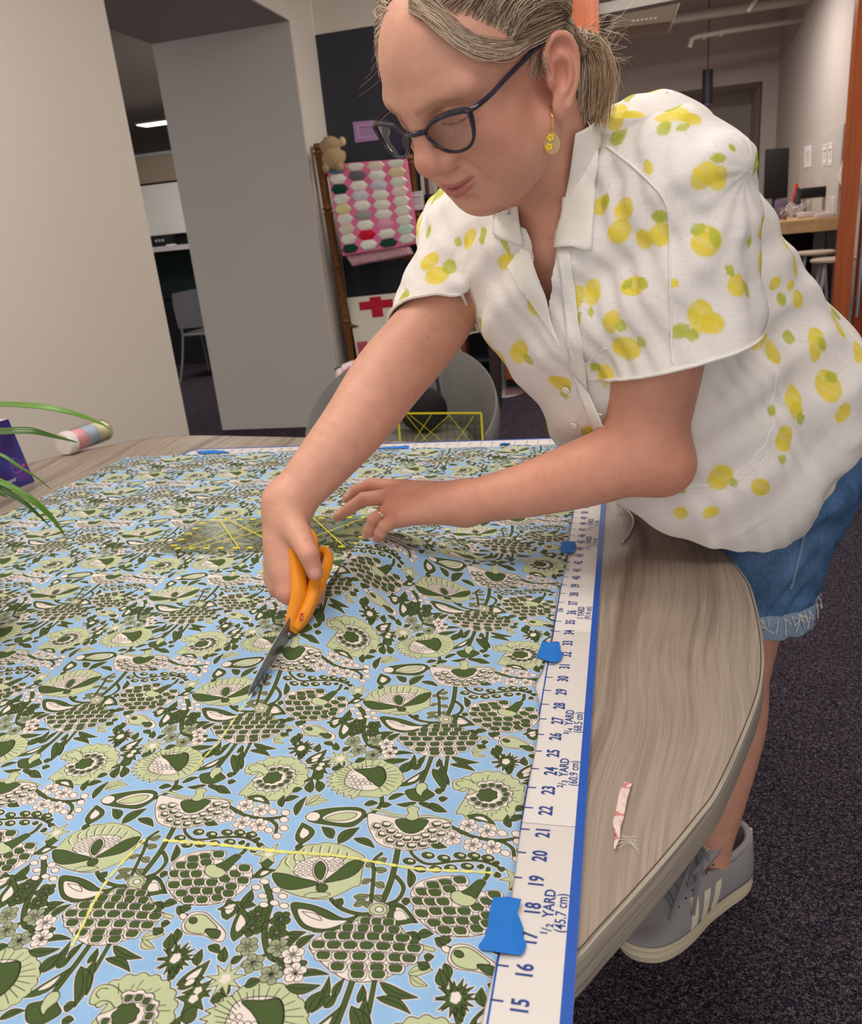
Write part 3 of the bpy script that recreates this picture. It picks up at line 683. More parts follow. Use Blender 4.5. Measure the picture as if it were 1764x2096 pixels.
sm = cloth.modifiers.new('thickness', 'SOLIDIFY'); sm.thickness = .0005; sm.offset = -1
# chalk guide lines on the cloth
m_chalk = mat('yellow_chalk', rgb(222, 220, 130), rough=1.0, noise=(300, .1))
def chalk(pts, wd=.0022):
    P = spline([onz(x, y)[:2] for x, y in pts], 14); m = MB(); vs = []
    for i, p_ in enumerate(P):
        t = P[min(i+1, len(P)-1)] - P[max(i-1, 0)]; t /= np.linalg.norm(t); nn = np.array([-t[1], t[0]]) * wd / 2 * (1 + .5 * math.sin(i * 2.3))
        for s in (1, -1):
            x_, y_ = p_ + nn * s; vs.append((x_, y_, cloth_z(x_, y_) + .0004))
    m.add(vs, [(2*i, 2*i+1, 2*i+3, 2*i+2) for i in range(len(P)-1)]); m.build('chalk_line', m_chalk, cloth)
chalk([(335, 1730), (460, 1744), (600, 1757)], .003); chalk([(600, 1757), (720, 1768), (860, 1790), (1010, 1800)], .0024)
chalk([(505, 1445), (455, 1520), (395, 1590)], .0016); chalk([(300, 1728), (220, 1820), (150, 1950)], .0022)
# ================================================================== ORGANIC SURFACES: smooth unions meshed by surface nets
def n_(v): v = np.array(v, float); return v / (np.linalg.norm(v) + 1e-12)
class Field:
    def __init__(s): s.ops = []
    def cone(s, a, b, ra, rb, k=.01, op='u'):
        a, b = np.array(a, float), np.array(b, float); c = (a + b) / 2; R = np.linalg.norm(b - a) / 2 + max(ra, rb)
        ab = b - a; L2 = ab @ ab + 1e-12
        def f(P):
            q = P - a; t = np.clip(q @ ab / L2, 0, 1); q -= t[:, None] * ab; return np.sqrt(np.einsum('ij,ij->i', q, q)) - (ra + (rb - ra) * t)
        s.ops.append((op, k, f, c, R)); return s
    def chain(s, pts, rs, k=.01, op='u'):
        for i in range(len(pts) - 1): s.cone(pts[i], pts[i+1], rs[i], rs[i+1], k, op)
        return s
    def ell(s, c, r, A=None, k=.01, op='u'):
        c, r = np.array(c, float), np.array(r, float); A = np.eye(3) if A is None else np.array(A, float)   # rows: axes
        def f(P):
            q = (P - c) @ A.T; q = q / r; k0 = np.sqrt(np.einsum('ij,ij->i', q, q)); q = q / r; k1 = np.sqrt(np.einsum('ij,ij->i', q, q)) + 1e-9
            return k0 * (k0 - 1) / k1
        s.ops.append((op, k, f, c, float(r.max()))); return s
    def disp(s, f, c, R): s.ops.append(('d', 0, f, np.array(c, float), R)); return s
    def evalb(s, P, ctr, brad):
        """P: (nb, m, 3) points in blocks, ctr (nb,3) block centres"""
        nb, m, _ = P.shape; D = np.full((nb, m), 1e3)
        for op, k, f, c, R in s.ops:
            near = np.nonzero(np.linalg.norm(ctr - c, axis=1) < R + k + brad * 2.2 + .004)[0]
            if len(near) == 0: continue
            if op != 'd' and m > 1:
                near = near[f(ctr[near]) < brad * 2.6 + k * 1.3 + .006]
                if len(near) == 0: continue
            Q = P[near].reshape(-1, 3); v = f(Q).reshape(len(near), m); d = D[near]
            if op == 'u':
                if k > 0: h = np.maximum(k - np.abs(d - v), 0) / k; d = np.minimum(d, v) - h * h * k * .25
                else: d = np.minimum(d, v)
            elif op == 's':
                v = -v
                if k > 0: h = np.maximum(k - np.abs(d - v), 0) / k; d = np.maximum(d, v) + h * h * k * .25
                else: d = np.maximum(d, v)
            else: d = d + v
            D[near] = d
        return D
    def mesh(s, h, b=8, steps=None):
        """steps: per axis list of (upper limit, spacing) so that hidden or plain parts get larger cells"""
        lo = np.min([c - R for o, k, f, c, R in s.ops if o == 'u'], axis=0) - .02; hi = np.max([c + R for o, k, f, c, R in s.ops if o == 'u'], axis=0) + .02
        ax_ = []
        for a in range(3):
            x = lo[a]; out = [x]
            while x < hi[a]:
                st = h
                if steps and steps[a]:
                    for lim, sp in steps[a]:
                        if x < lim: st = sp; break
                x += st; out.append(x)
            while (len(out) - 1) % b: x += st; out.append(x)
            ax_.append(np.array(out))
        nbk = np.array([(len(q) - 1) // b for q in ax_])
        I = np.stack(np.meshgrid(*[np.arange(q) for q in nbk], indexing='ij'), -1).reshape(-1, 3)
        c0 = np.stack([ax_[a][I[:, a] * b] for a in range(3)], 1); c1 = np.stack([ax_[a][I[:, a] * b + b] for a in range(3)], 1)
        ctr = (c0 + c1) / 2; rads = np.linalg.norm(c1 - c0, axis=1) / 2; rad = float(rads.max())
        keep = np.zeros(len(I), bool)
        for i in range(0, len(I), 200000):
            c = ctr[i:i+200000]; d = s.evalb(c[:, None, :], c, rad * 1.6)[:, 0]; keep[i:i+200000] = np.abs(d) < rads[i:i+200000] * 1.9
        I = I[keep]; ctr = ctr[keep]
        g = np.arange(b + 1); G = np.stack(np.meshgrid(g, g, g, indexing='ij'), -1).reshape(-1, 3)
        nx, ny, nz = nbk * b + 2
        def world(q):                      # fractional grid index -> position
            return np.stack([np.interp(q[..., a], np.arange(len(ax_[a])), ax_[a]) for a in range(3)], -1)
        ids = []; pos = []; quads = []
        def cid(q): return (q[..., 0] * ny + q[..., 1]) * nz + q[..., 2]
        for i in range(0, len(I), 3000):
            Ib = I[i:i+3000]; q_ = Ib[:, None, :] * b + G[None]; P = np.stack([ax_[a][q_[..., a]] for a in range(3)], -1)
            D = s.evalb(P, ctr[i:i+3000], rad).reshape(-1, b+1, b+1, b+1)
            S_ = D < 0
            cnt = sum(S_[:, x:x+b, y:y+b, z:z+b].astype(np.int8) for x in (0, 1) for y in (0, 1) for z in (0, 1))
            bi, cx, cy, cz = np.nonzero((cnt > 0) & (cnt < 8))
            C = np.stack([cx, cy, cz], 1); acc = np.zeros((len(bi), 3)); num = np.zeros(len(bi))
            cor = [(x, y, z) for x in (0, 1) for y in (0, 1) for z in (0, 1)]
            val = {q: D[bi, cx + q[0], cy + q[1], cz + q[2]] for q in cor}
            for q in cor:
                for ax in range(3):
                    if q[ax] == 0:
                        p = list(q); p[ax] = 1; p = tuple(p); va, vb = val[q], val[p]; m = (va < 0) != (vb < 0)
                        t = np.where(m, va / (va - vb + 1e-15), 0); o = np.zeros((len(bi), 3)); o[:] = q; o[:, ax] += t
                        acc += np.where(m[:, None], o, 0); num += m
            gcell = Ib[bi] * b + C
            ids.append(cid(gcell + 1)); pos.append(world(gcell + acc / num[:, None]))
            for ax in range(3):
                sl0 = [slice(None), slice(0, b), slice(0, b), slice(0, b)]; sl1 = list(sl0); sl1[ax+1] = slice(1, b+1)
                s0 = S_[tuple(sl0)]; s1 = S_[tuple(sl1)]; e = np.nonzero(s0 != s1); flip = s0[e]
                gc = Ib[e[0]] * b + np.stack(e[1:], 1) + 1; u, w_ = [(1, 2), (2, 0), (0, 1)][ax]
                du = np.zeros(3, int); du[u] = 1; dw = np.zeros(3, int); dw[w_] = 1
                q = np.stack([cid(gc - du - dw), cid(gc - dw), cid(gc), cid(gc - du)], 1); q[~flip] = q[~flip][:, ::-1]
                quads.append(q)
        ids = np.concatenate(ids); pos = np.concatenate(pos); quads = np.concatenate(quads)
        o = np.argsort(ids); ids = ids[o]; pos = pos[o]
        j = np.searchsorted(ids, quads); j = np.clip(j, 0, len(ids) - 1); ok = (ids[j] == quads).all(1)
        return pos, j[ok]
def smooth_mesh(Vt, Q, it=2, lam=.5):
    n = len(Vt); e = np.concatenate([Q[:, [0, 1]], Q[:, [1, 2]], Q[:, [2, 3]], Q[:, [3, 0]]]); e = np.concatenate([e, e[:, ::-1]])
    deg = np.bincount(e[:, 0], minlength=n).astype(float); deg[deg == 0] = 1
    for _ in range(it):
        for sg in (lam, -lam * 1.02):
            A = np.stack([np.bincount(e[:, 0], Vt[e[:, 1], c], n) for c in range(3)], 1) / deg[:, None]
            Vt = Vt + (A - Vt) * sg
    return Vt
def vnormals(Vt, Q):
    a = np.cross(Vt[Q[:, 2]] - Vt[Q[:, 0]], Vt[Q[:, 3]] - Vt[Q[:, 1]]); N_ = np.zeros_like(Vt)
    for c in range(4):
        for k in range(3): N_[:, k] += np.bincount(Q[:, c], a[:, k], len(Vt))
    return N_ / (np.linalg.norm(N_, axis=1)[:, None] + 1e-12)
def mesh_obj(name, Vt, Q, material, parent=None, col=None, org=None):
    used = np.unique(Q); rm = np.full(len(Vt), -1); rm[used] = np.arange(len(used)); Vt = Vt[used]; Q = rm[Q]
    if col is not None: col = col[used]
    org = np.array(parent.matrix_world.translation) if (parent is not None and org is None) else (np.zeros(3) if org is None else np.array(org, float))
    me = bpy.data.meshes.new(name); nv, nf = len(Vt), len(Q)
    me.vertices.add(nv); me.vertices.foreach_set('co', (Vt - org).astype(np.float32).ravel())
    me.loops.add(nf * 4); me.loops.foreach_set('vertex_index', Q.astype(np.int32).ravel())
    me.polygons.add(nf); me.polygons.foreach_set('loop_start', np.arange(0, nf * 4, 4, dtype=np.int32))
    try: me.polygons.foreach_set('loop_total', np.full(nf, 4, np.int32))
    except Exception: pass
    me.update(calc_edges=True); me.validate()
    me.polygons.foreach_set('use_smooth', np.ones(len(me.polygons), bool))
    if col is not None:
        at_ = me.color_attributes.new('tint', 'FLOAT_COLOR', 'POINT'); c4 = np.ones((nv, 4), np.float32); c4[:, :3] = col; at_.data.foreach_set('color', c4.ravel())
    me.materials.append(material)
    return link(name, me, parent, org)
def clip_quads(Vt, Q, gfun):
    """keep the part where gfun < 0, with a clean edge (outside corners are slid onto the edge)"""
    g = gfun(Vt); ins = g < 0; anyi = ins[Q].any(1); Q = Q[anyi]; Vt = Vt.copy()
    out = np.unique(Q[~ins[Q]]) if (~ins[Q]).any() else np.array([], int)
    if len(out):
        for _ in range(2):
            P = Vt[out]; g0 = gfun(P); e = 1e-4
            gr = np.stack([(gfun(P + e * np.eye(3)[k]) - g0) / e for k in range(3)], 1)
            st = gr * (g0 / ((gr ** 2).sum(1) + 1e-9))[:, None]; ln = np.linalg.norm(st, axis=1)[:, None]
            Vt[out] = P - st * np.minimum(1, .012 / (ln + 1e-9))
    return Vt, Q
# ================================================================== THE WOMAN: body
HO = np.array([-0.0451, 0.9004, 0.5952 + TZ]); HL = n_((0.8212769, -0.57209342, -0.05808937)); HF = n_((-0.49729437, -0.65580533, -0.57136913)); HU = n_((-0.2892532, -0.4979901, 0.81865037))
HM = np.stack([HL, HF, HU])                       # rows: left, forward, up
def H(x, y, z): return HO + HL * x + HF * y + HU * z
def Hax(*v): return [n_(HL * a + HF * b + HU * c) for a, b, c in v]
LSH, RSH = at(1392, 392, .875), at(965, 480, 1.115)
LEL, LWR = at(1318, 922, .985), at(952, 1030, 1.065)
REL, RWR = at(795, 773, 1.05), at(590, 1030, .985)
NECK = at(1160, 425, .985)
PELV = np.array([.285, 1.33, .135 + TZ])
LAT = n_(LSH - RSH); AXS = n_(NECK - PELV); LAT = n_(LAT - AXS * (LAT @ AXS)); FRT = n_(np.cross(AXS, LAT))
if FRT @ np.array([-1, -.3, -.5]) < 0: FRT = -FRT
TA = [LAT, FRT, AXS]
CHEST, BELLY = at(1215, 600, 1.03), at(1370, 830, 1.15)
LHIP, RHIP = at(1600, 940, 1.20), at(1600, 940, 1.20) + np.array([-.11, .13, 0])
LKN, LAN = at(1488, 1330, 1.31), at(1452, 1722, 1.47)
RKN = LKN + np.array([-.10, .12, 0]); RAN = LAN + np.array([-.10, .12, 0]); 
fd = n_(np.array([-.72, -.695, 0])); sd_ = np.array([-fd[1], fd[0], 0])
LHEEL = onz(1536, 1812, 0.0) - sd_ * .024 + fd * .004; LAN = LHEEL + fd * .073 + np.array([0, 0, .092]); RHEEL = LHEEL + np.array([-.10, .13, 0]); RAN = RHEEL + fd * .073 + np.array([0, 0, .092])

def limb(pts, rs, k, n=5):
    P = spline(np.c_[np.array(pts), np.array(rs)[:, None]], n); A, R_ = P[:, :3], P[:, 3]
    def f(Q):
        d = np.full(len(Q), 1e3)
        for i in range(len(A) - 1):
            ab = A[i+1] - A[i]; q = Q - A[i]; t = np.clip(q @ ab / (ab @ ab + 1e-12), 0, 1); q -= t[:, None] * ab
            d = np.minimum(d, np.sqrt(np.einsum('ij,ij->i', q, q)) - (R_[i] + (R_[i+1] - R_[i]) * t))
        return d
    c = (A.max(0) + A.min(0)) / 2; F.ops.append(('u', k, f, c, float(np.linalg.norm(A - c, axis=1).max() + R_.max())))
F = Field()
# torso and neck
F.ell(CHEST, (.150, .105, .165), TA, .03); F.ell(BELLY, (.150, .125, .17), TA, .05); F.ell(PELV, (.145, .120, .12), TA, .05)
F.cone(RSH, LSH, .055, .055, .06); F.cone(CHEST, NECK, .08, .055, .06)
F.cone(NECK - AXS * .01, H(0, -.022, -.03), .060, .056, .03)
F.cone(H(.034, .005, -.05), NECK + FRT * .035 - LAT * -.012, .012, .012, .02); F.cone(H(-.034, .005, -.05), NECK + FRT * .035 - LAT * .012, .012, .012, .02)
# legs
F.cone(LHIP, LKN, .098, .066, .04); F.cone(RHIP, RKN, .098, .066, .04)
for kn, an in ((LKN, LAN), (RKN, RAN)):
    back = n_(np.array([.7, .7, 0])); m = kn * .66 + an * .34 + back * .022
    limb([kn, m, an * .72 + kn * .28 + back * .008, an * .9 + kn * .1, an], [.062, .058, .042, .033, .030], .03)
    F.cone(an + np.array([0, 0, -.02]), an + np.array([-.10, -.096, -.05]), .029, .024, .02)
    F.ell(an + back * .020 + np.array([0, 0, -.035]), (.026, .026, .03), None, .02)
# head
def h(x, y, z):
    wz = min(max((.02 - z) / .04, 0), 1) * min(max((y - .02) / .05, 0), 1)
    return H(x, y - .007 * wz, z + .009 * wz)
F.ell(h(0, -.006, .046), (.073, .096, .078), HM, .02)
F.ell(h(0, .034, .032), (.0635, .066, .074), HM, .02)
F.ell(h(0, .036, -.034), (.059, .060, .060), HM, .02)
for s in (1, -1):
    F.cone(h(.052*s, .008, -.050), h(.020*s, .070, -.084), .018, .017, .022)
    F.ell(h(.038*s, .060, -.024), (.027, .028, .027), HM, .02)
    F.ell(h(.037*s, .056, -.056), (.026, .026, .027), HM, .022)
    F.cone(h(.010*s, .0915, .036), h(.047*s, .073, .036), .010, .0105, .014)
F.ell(h(0, .0775, -.087), (.023, .018, .017), HM, .014)
F.ell(h(0, .030, -.080), (.042, .050, .026), HM, .022)
F.ell(h(0, .083, -.055), (.029, .021, .026), HM, .015)
for s in (1, -1): F.ell(h(.032*s, .099, .015), (.019, .013, .012), HM, .014, 's')
for s in (1, -1):
    F.ell(h(.032*s, .0765, .015), (.0150, .0132, .0125), HM, .005)
    F.cone(h(.019*s, .088, .0045), h(.046*s, .076, .006), .0022, .0015, .006)        # lower lid
    F.cone(h(.018*s, .0875, .018), h(.032*s, .0895, .0235), .0016, .0016, .004); F.cone(h(.032*s, .0895, .0235), h(.047*s, .076, .018), .0016, .0016, .004)   # fold of the upper lid
hz = lambda x, y, z: h(x, y + .0055, z)
F.cone(hz(0, .0875, .030), hz(0, .1065, -.014), .0095, .0125, .012); F.ell(hz(0, .1085, -.0225), (.0165, .0150, .0140), HM, .008)
for s in (1, -1): F.ell(hz(.0145*s, .0985, -.0275), (.0094, .0130, .0098), HM, .006)
for s in (1, -1): F.ell(hz(.0070*s, .1045, -.0375), (.0040, .0060, .0030), HM, .003, 's')
# mouth: soft closed smile
def mo(x, up): return h(x, .1035 - 26 * x * x, -.0585 + 9 * x * x + up)
for s in (1, -1):
    F.chain([mo(0, .0042), mo(.008*s, .0048), mo(.016*s, .0032), mo(.026*s, .0006)], [.0036, .0036, .0030, .0014], .005)
    F.chain([mo(0, -.0054), mo(.009*s, -.0052), mo(.017*s, -.0034), mo(.026*s, -.0006)], [.0044, .0042, .0032, .0014], .005)
def unwarp(P):
    q = (P - HO) @ HM.T; x, y, z = q.T
    wz = np.clip((.02 - np.where(z > -.011, (z - .0045) / .775, z - .009)) / .04, 0, 1) * np.clip((y - .02) / .05, 0, 1)
    return x, y + .007 * wz, z - .009 * wz
def face_creases(P):
    x, y, z = unwarp(P); ax = np.abs(x); f = np.zeros(len(P)); fr_ = y > .06
    lz = -.0585 + 9 * x ** 2
    f += .0024 * np.exp(-((z - lz) / .0013) ** 2) * (ax < .029) * np.clip((.029 - ax) / .004, 0, 1)
    px_ = np.interp(-z, [.024, .030, .042, .056, .070, .078], [.0205, .0225, .030, .0355, .0375, .037])
    f += .0022 * np.exp(-((ax - px_) / .0028) ** 2) * np.clip((-.024 - z) / .008, 0, 1) * np.clip((z + .078) / .012, 0, 1)
    f += .0014 * np.exp(-((ax - .046) / .006) ** 2 - ((z + .003) / .003) ** 2)
    f += .0010 * np.exp(-((ax - .007) / .0016) ** 2 - ((z - .036) / .008) ** 2)
    return f * fr_
F.disp(face_creases, H(0, .08, -.03), .11)
F.cone(h(-.010, .099, -.0765), h(.010, .099, -.0765), .003, .003, .010, 's')
# ears
def ear(s):
    c = np.array([.0715*s, -.012, -.013]); out = n_((s, -.30, 0)); back = n_(np.array([0.30*s, 1, 0]) * -1 * np.array([-1, 1, 1])); back = n_(np.array([.36*s, -1, 0]))
    up = n_((0, -.34, 1)); back = n_(back - up * (back @ up)); out = n_(np.cross(back, up)) * 1.0
    if out[0] * s < 0: out = -out
    W = lambda u, v, o: h(*(c + back * u + up * v + out * o))
    A = [HL * a[0] + HF * a[1] + HU * a[2] for a in (out, back, up)]
    F.ell(W(.004, .006, .005), (.0050, .0165, .027), A, .004)
    F.ell(W(-.001, -.026, .005), (.0050, .0098, .013), A, .005)
    F.ell(W(.003, .000, .0105), (.0060, .0085, .014), A, .004, 's')
    F.ell(W(.004, .021, .0105), (.0042, .009, .0065), A, .004, 's')
    pts = [(-.006, .004), (-.010, .016), (-.007, .027), (.003, .0335), (.014, .030), (.0205, .019), (.021, .006), (.0175, -.008), (.011, -.018), (.005, -.027)]
    limb([W(u, v, .0075) for u, v in pts], [.0028, .0034, .0036, .0036, .0038, .0036, .0034, .0032, .0036, .0040], .003, 4)
    limb([W(.006, .018, .0075), W(.012, .008, .0085), W(.010, -.006, .0085), W(.004, -.014, .0075)], [.0022, .0026, .0026, .0028], .004, 4)
    F.ell(W(-.0085, -.002, .0062), (.0035, .0040, .0065), A, .003)
    return W
EARL = ear(1); EARR = ear(-1)
# left arm
ELB = at(1366, 958, .985)
limb([LSH, LSH * .55 + LEL * .45, LEL], [.062, .058, .047], .03)
limb([LEL, at(1225, 958, 1.00), at(1090, 1000, 1.035), LWR], [.046, .0450, .0365, .0280], .022)
F.ell(ELB, (.030, .030, .030), None, .035)
# right arm
RMID = RSH * .5 + REL * .5
limb([RSH, at(893, 650, 1.085), REL, at(717, 881, 1.02), RWR], [.058, .050, .0485, .0415, .0285], .03, 9)
# left hand (far to near: index, middle, ring, little; thumb behind)
def hand(palm, fingers, thumb, k=.008):
    for a, b, ra, rb in palm: F.cone(a, b, ra, rb, .014)
    for pts, rs in fingers: 
        F.cone(pts[0], pts[1], rs[0], rs[1], .006); F.chain(pts[1:], rs[1:], .0025)
    F.cone(thumb[0][0], thumb[0][1], thumb[1][0], thumb[1][1], .012); F.chain(thumb[0][1:], thumb[1][1:], .0025)
LM = [at(826, 1000, 1.105), at(808, 1016, 1.088), at(806, 1040, 1.070), at(822, 1058, 1.056)]
hand([(LWR, LM[0] + (LWR - LM[0]) * .12, .0255, .0145), (LWR, LM[1], .0255, .0150), (LWR, LM[2], .0245, .0145), (LWR, LM[3], .0230, .0130)],
     [([LM[0], at(762, 992, 1.13), at(730, 1004, 1.14), at(711, 1020, 1.145)], [.0125, .0098, .0088, .0076]),
      ([LM[1], at(744, 1022, 1.105), at(714, 1042, 1.11), at(692, 1057, 1.112)], [.0125, .0098, .0086, .0074]),
      ([LM[2], at(766, 1064, 1.085), at(757, 1084, 1.09), at(751, 1098, 1.095)], [.0122, .0096, .0084, .0072]),
      ([LM[3], at(786, 1078, 1.062), at(778, 1092, 1.066), at(773, 1101, 1.072)], [.0110, .0088, .0078, .0066])],
     ([at(905, 1035, 1.09), at(845, 1045, 1.135), at(790, 1068, 1.135), at(758, 1092, 1.12)], [.020, .0135, .0105, .0085]))
# right hand on the scissors
RM = [at(590, 1212, .955), at(573, 1200, .975), at(563, 1180, .996), at(560, 1155, 1.014)]
hand([(RWR, RM[0], .026, .0140), (RWR, RM[1], .026, .0148), (RWR, RM[2], .025, .0145), (RWR, RM[3], .024, .0130), (at(580, 1110, .975), at(585, 1165, .965), .020, .017)],
     [([RM[0], at(618, 1240, .968), at(646, 1226, .980), at(655, 1203, .972)], [.0125, .0100, .0090, .0080]),
      ([RM[1], at(612, 1226, .992), at(650, 1208, 1.000), at(660, 1172, .990)], [.0125, .0100, .0090, .0080]),
      ([RM[2], at(606, 1200, 1.020), at(652, 1178, 1.018), at(667, 1142, 1.004)], [.0122, .0098, .0088, .0078]),
      ([RM[3], at(602, 1175, 1.040), at(648, 1156, 1.036), at(668, 1130, 1.022)], [.0110, .0088, .0080, .0070])],
     ([at(590, 1065, .965), at(612, 1096, .945), at(632, 1136, .925), at(645, 1172, .928)], [.0200, .0150, .0115, .0095]))
BV, BQ = F.mesh(.0017, steps=[[(.10, .0017), (9, .0036)], [(1.15, .0017), (9, .0045)], [(.72, .0055), (.98, .0021), (1.06, .0018), (9, .0016)]])
BV = smooth_mesh(BV, BQ, 1)
BN = vnormals(BV, BQ)
# ---- skin colouring (freckles, cheeks, lips, brows, knuckles)
def g3(c, r, P=None): return np.exp(-(((BV if P is None else P) - np.array(c)) ** 2).sum(1) / (r * r))
SK = np.array(rgb(211, 156, 134)); skin = np.tile(SK, (len(BV), 1))
def tint(wt, c): 
    global skin
    wt = np.clip(wt, 0, 1)[:, None]; skin = skin * (1 - wt) + np.array(c) * wt
hl = (BV - HO) @ HM.T; isH = (np.linalg.norm(BV - H(0, .02, 0), axis=1) < .16)
for s in (1, -1):
    tint(g3(h(.044*s, .070, -.018), .030) * .42, rgb(206, 118, 100))
tint(g3(h(0, .118, -.021), .017) * .5, rgb(210, 120, 104)); tint(g3(h(0, .08, -.09), .02) * .25, rgb(205, 128, 110))
tint(g3(h(.074, -.01, .005), .045) * .45, rgb(205, 118, 98))
x_, y_, z_ = hl.T
x_, y_, z_ = unwarp(BV)
lz = -.0585 + 9 * x_ ** 2; lipband = isH & (y_ > .082) & (np.abs(x_) < .0275)
lu = np.clip(1 - np.abs((z_ - lz - .0030) / (.0054 - .14 * np.abs(x_))), 0, 1); ll = np.clip(1 - np.abs((z_ - lz + .0048) / (.0064 - .16 * np.abs(x_))), 0, 1)
tint(lipband * np.clip((.0285 - np.abs(x_)) / .008, 0, 1) * np.clip(np.maximum(lu, ll) * 3, 0, 1) * .8, rgb(172, 92, 92))
tint(lipband * np.exp(-((z_ - lz) / .0011) ** 2) * .6, rgb(96, 44, 44))
for s in (1, -1):
    bx = x_ * s; bz = .0345 + .16 * np.clip(bx - .010, 0, .022) - .42 * np.clip(bx - .032, 0, .03)
    nf = .75 + .25 * np.sin(x_ * 2600 + z_ * 1700)
    tint((y_ > .05) * (bx > .009) * (bx < .052) * np.exp(-((z_ - bz) / .0036) ** 2) * .55 * nf, rgb(140, 100, 72))
    ez = .0085 + 10 * (bx - .032) ** 2
    tint((y_ > .06) * (bx > .0175) * (bx < .0475) * np.exp(-((z_ - ez) / .0013) ** 2) * .85, rgb(62, 40, 34))
    tint((y_ > .06) * np.exp(-((bx - .032) / .018) ** 2 - ((z_ - .020) / .010) ** 2) * .28, rgb(176, 110, 96))
# arms are redder and freckled
armw = np.exp(-np.minimum.reduce([np.linalg.norm(BV - q, axis=1) for q in (LEL, LWR, at(1150, 985, 1.02), at(1240, 950, 1.0))]) ** 2 / .14 ** 2)
tint(armw * .38, rgb(204, 132, 108))
for q, r, a in ((ELB, .035, .5), (LM[0], .018, .45), (LM[1], .018, .45), (LM[2], .018, .45), (LM[3], .016, .45), (RM[0], .02, .4), (RM[1], .02, .4), (at(752, 990, 1.13), .012, .4), (at(742, 1020, 1.1), .012, .4), (at(640, 1160, .92), .022, .4), (at(660, 1175, .99), .025, .5), (CHEST + FRT * .1, .10, .3), (NECK + FRT * .06, .07, .28)):
    tint(g3(q, r) * a, rgb(200, 112, 96))
# finger nails (paler, edged)
def nail(tip, base, up, rad=.0055):
    d = n_(np.array(tip) - np.array(base)); c = np.array(tip) - d * .001 + n_(up) * .006; tint((g3(c, rad) > .45) * .40, rgb(232, 180, 166))
nail(at(645, 1172, .928), at(632, 1136, .925), -CF * 1.0 + CU * .1, .0075); nail(at(711, 1020, 1.145), at(730, 1004, 1.14), CU - CF); nail(at(692, 1057, 1.112), at(714, 1042, 1.11), CU - CF)
fr = np.random.default_rng(5); cand = fr.integers(0, len(BV), 1500)
limb_pts = [i for i in cand if (np.linalg.norm(BV[i] - HO) > .17)][:620]
order = np.argsort(BV[:, 0]); xs_ = BV[order, 0]
for i in limb_pts:
    r = .0012 + .0016 * fr.random(); a = .10 + .22 * fr.random()
    lo_, hi_ = np.searchsorted(xs_, [BV[i, 0] - 2 * r, BV[i, 0] + 2 * r]); jj = order[lo_:hi_]
    wv_ = (a * np.exp(-((BV[jj] - BV[i]) ** 2).sum(1) / r ** 2))[:, None]; skin[jj] = skin[jj] * (1 - wv_) + np.array(rgb(168, 100, 74)) * wv_
m_skin = bpy.data.materials.new('skin'); m_skin.use_nodes = True
nt, N, L, B = nodes_of(m_skin); ca = N.new('ShaderNodeVertexColor'); ca.layer_name = 'tint'
B.inputs['Roughness'].default_value = .48; B.inputs['Specular IOR Level'].default_value = .42
tc = N.new('ShaderNodeTexCoord'); q1 = N.new('ShaderNodeTexNoise'); q1.inputs['Scale'].default_value = 45; q1.inputs['Detail'].default_value = 4; L.new(tc.outputs['Object'], q1.inputs['Vector'])
mr = N.new('ShaderNodeMapRange'); mr.inputs[1].default_value = .3; mr.inputs[2].default_value = .7; mr.inputs[3].default_value = .93; mr.inputs[4].default_value = 1.06; L.new(q1.outputs['Fac'], mr.inputs[0])
vm = N.new('ShaderNodeVectorMath'); vm.operation = 'SCALE'; L.new(ca.outputs[0], vm.inputs[0]); L.new(mr.outputs[0], vm.inputs['Scale']); L.new(vm.outputs[0], B.inputs['Base Color'])
vq = N.new('ShaderNodeTexVoronoi'); vq.inputs['Scale'].default_value = 900; L.new(tc.outputs['Object'], vq.inputs['Vector'])
q2 = N.new('ShaderNodeTexNoise'); q2.inputs['Scale'].default_value = 160; q2.inputs['Detail'].default_value = 3; L.new(tc.outputs['Object'], q2.inputs['Vector'])
am = N.new('ShaderNodeMath'); am.operation = 'MULTIPLY_ADD'; L.new(vq.outputs['Distance'], am.inputs[0]); am.inputs[1].default_value = .35; L.new(q2.outputs['Fac'], am.inputs[2])
bp = N.new('ShaderNodeBump'); bp.inputs['Strength'].default_value = .32; bp.inputs['Distance'].default_value = .0012; L.new(am.outputs[0], bp.inputs['Height']); L.new(bp.outputs[0], B.inputs['Normal'])
B.inputs['Subsurface Weight'].default_value = .18; B.inputs['Subsurface Radius'].default_value = (1.0, .42, .25); B.inputs['Subsurface Scale'].default_value = .006
person = mesh_obj('person', BV, BQ, m_skin, None, skin, org=np.array([.27, 1.25, 0]))
tag(person, 'woman in lemon print shirt and denim shorts leaning over table cutting cloth with scissors', 'person')
print('BODY', len(BV), len(BQ))
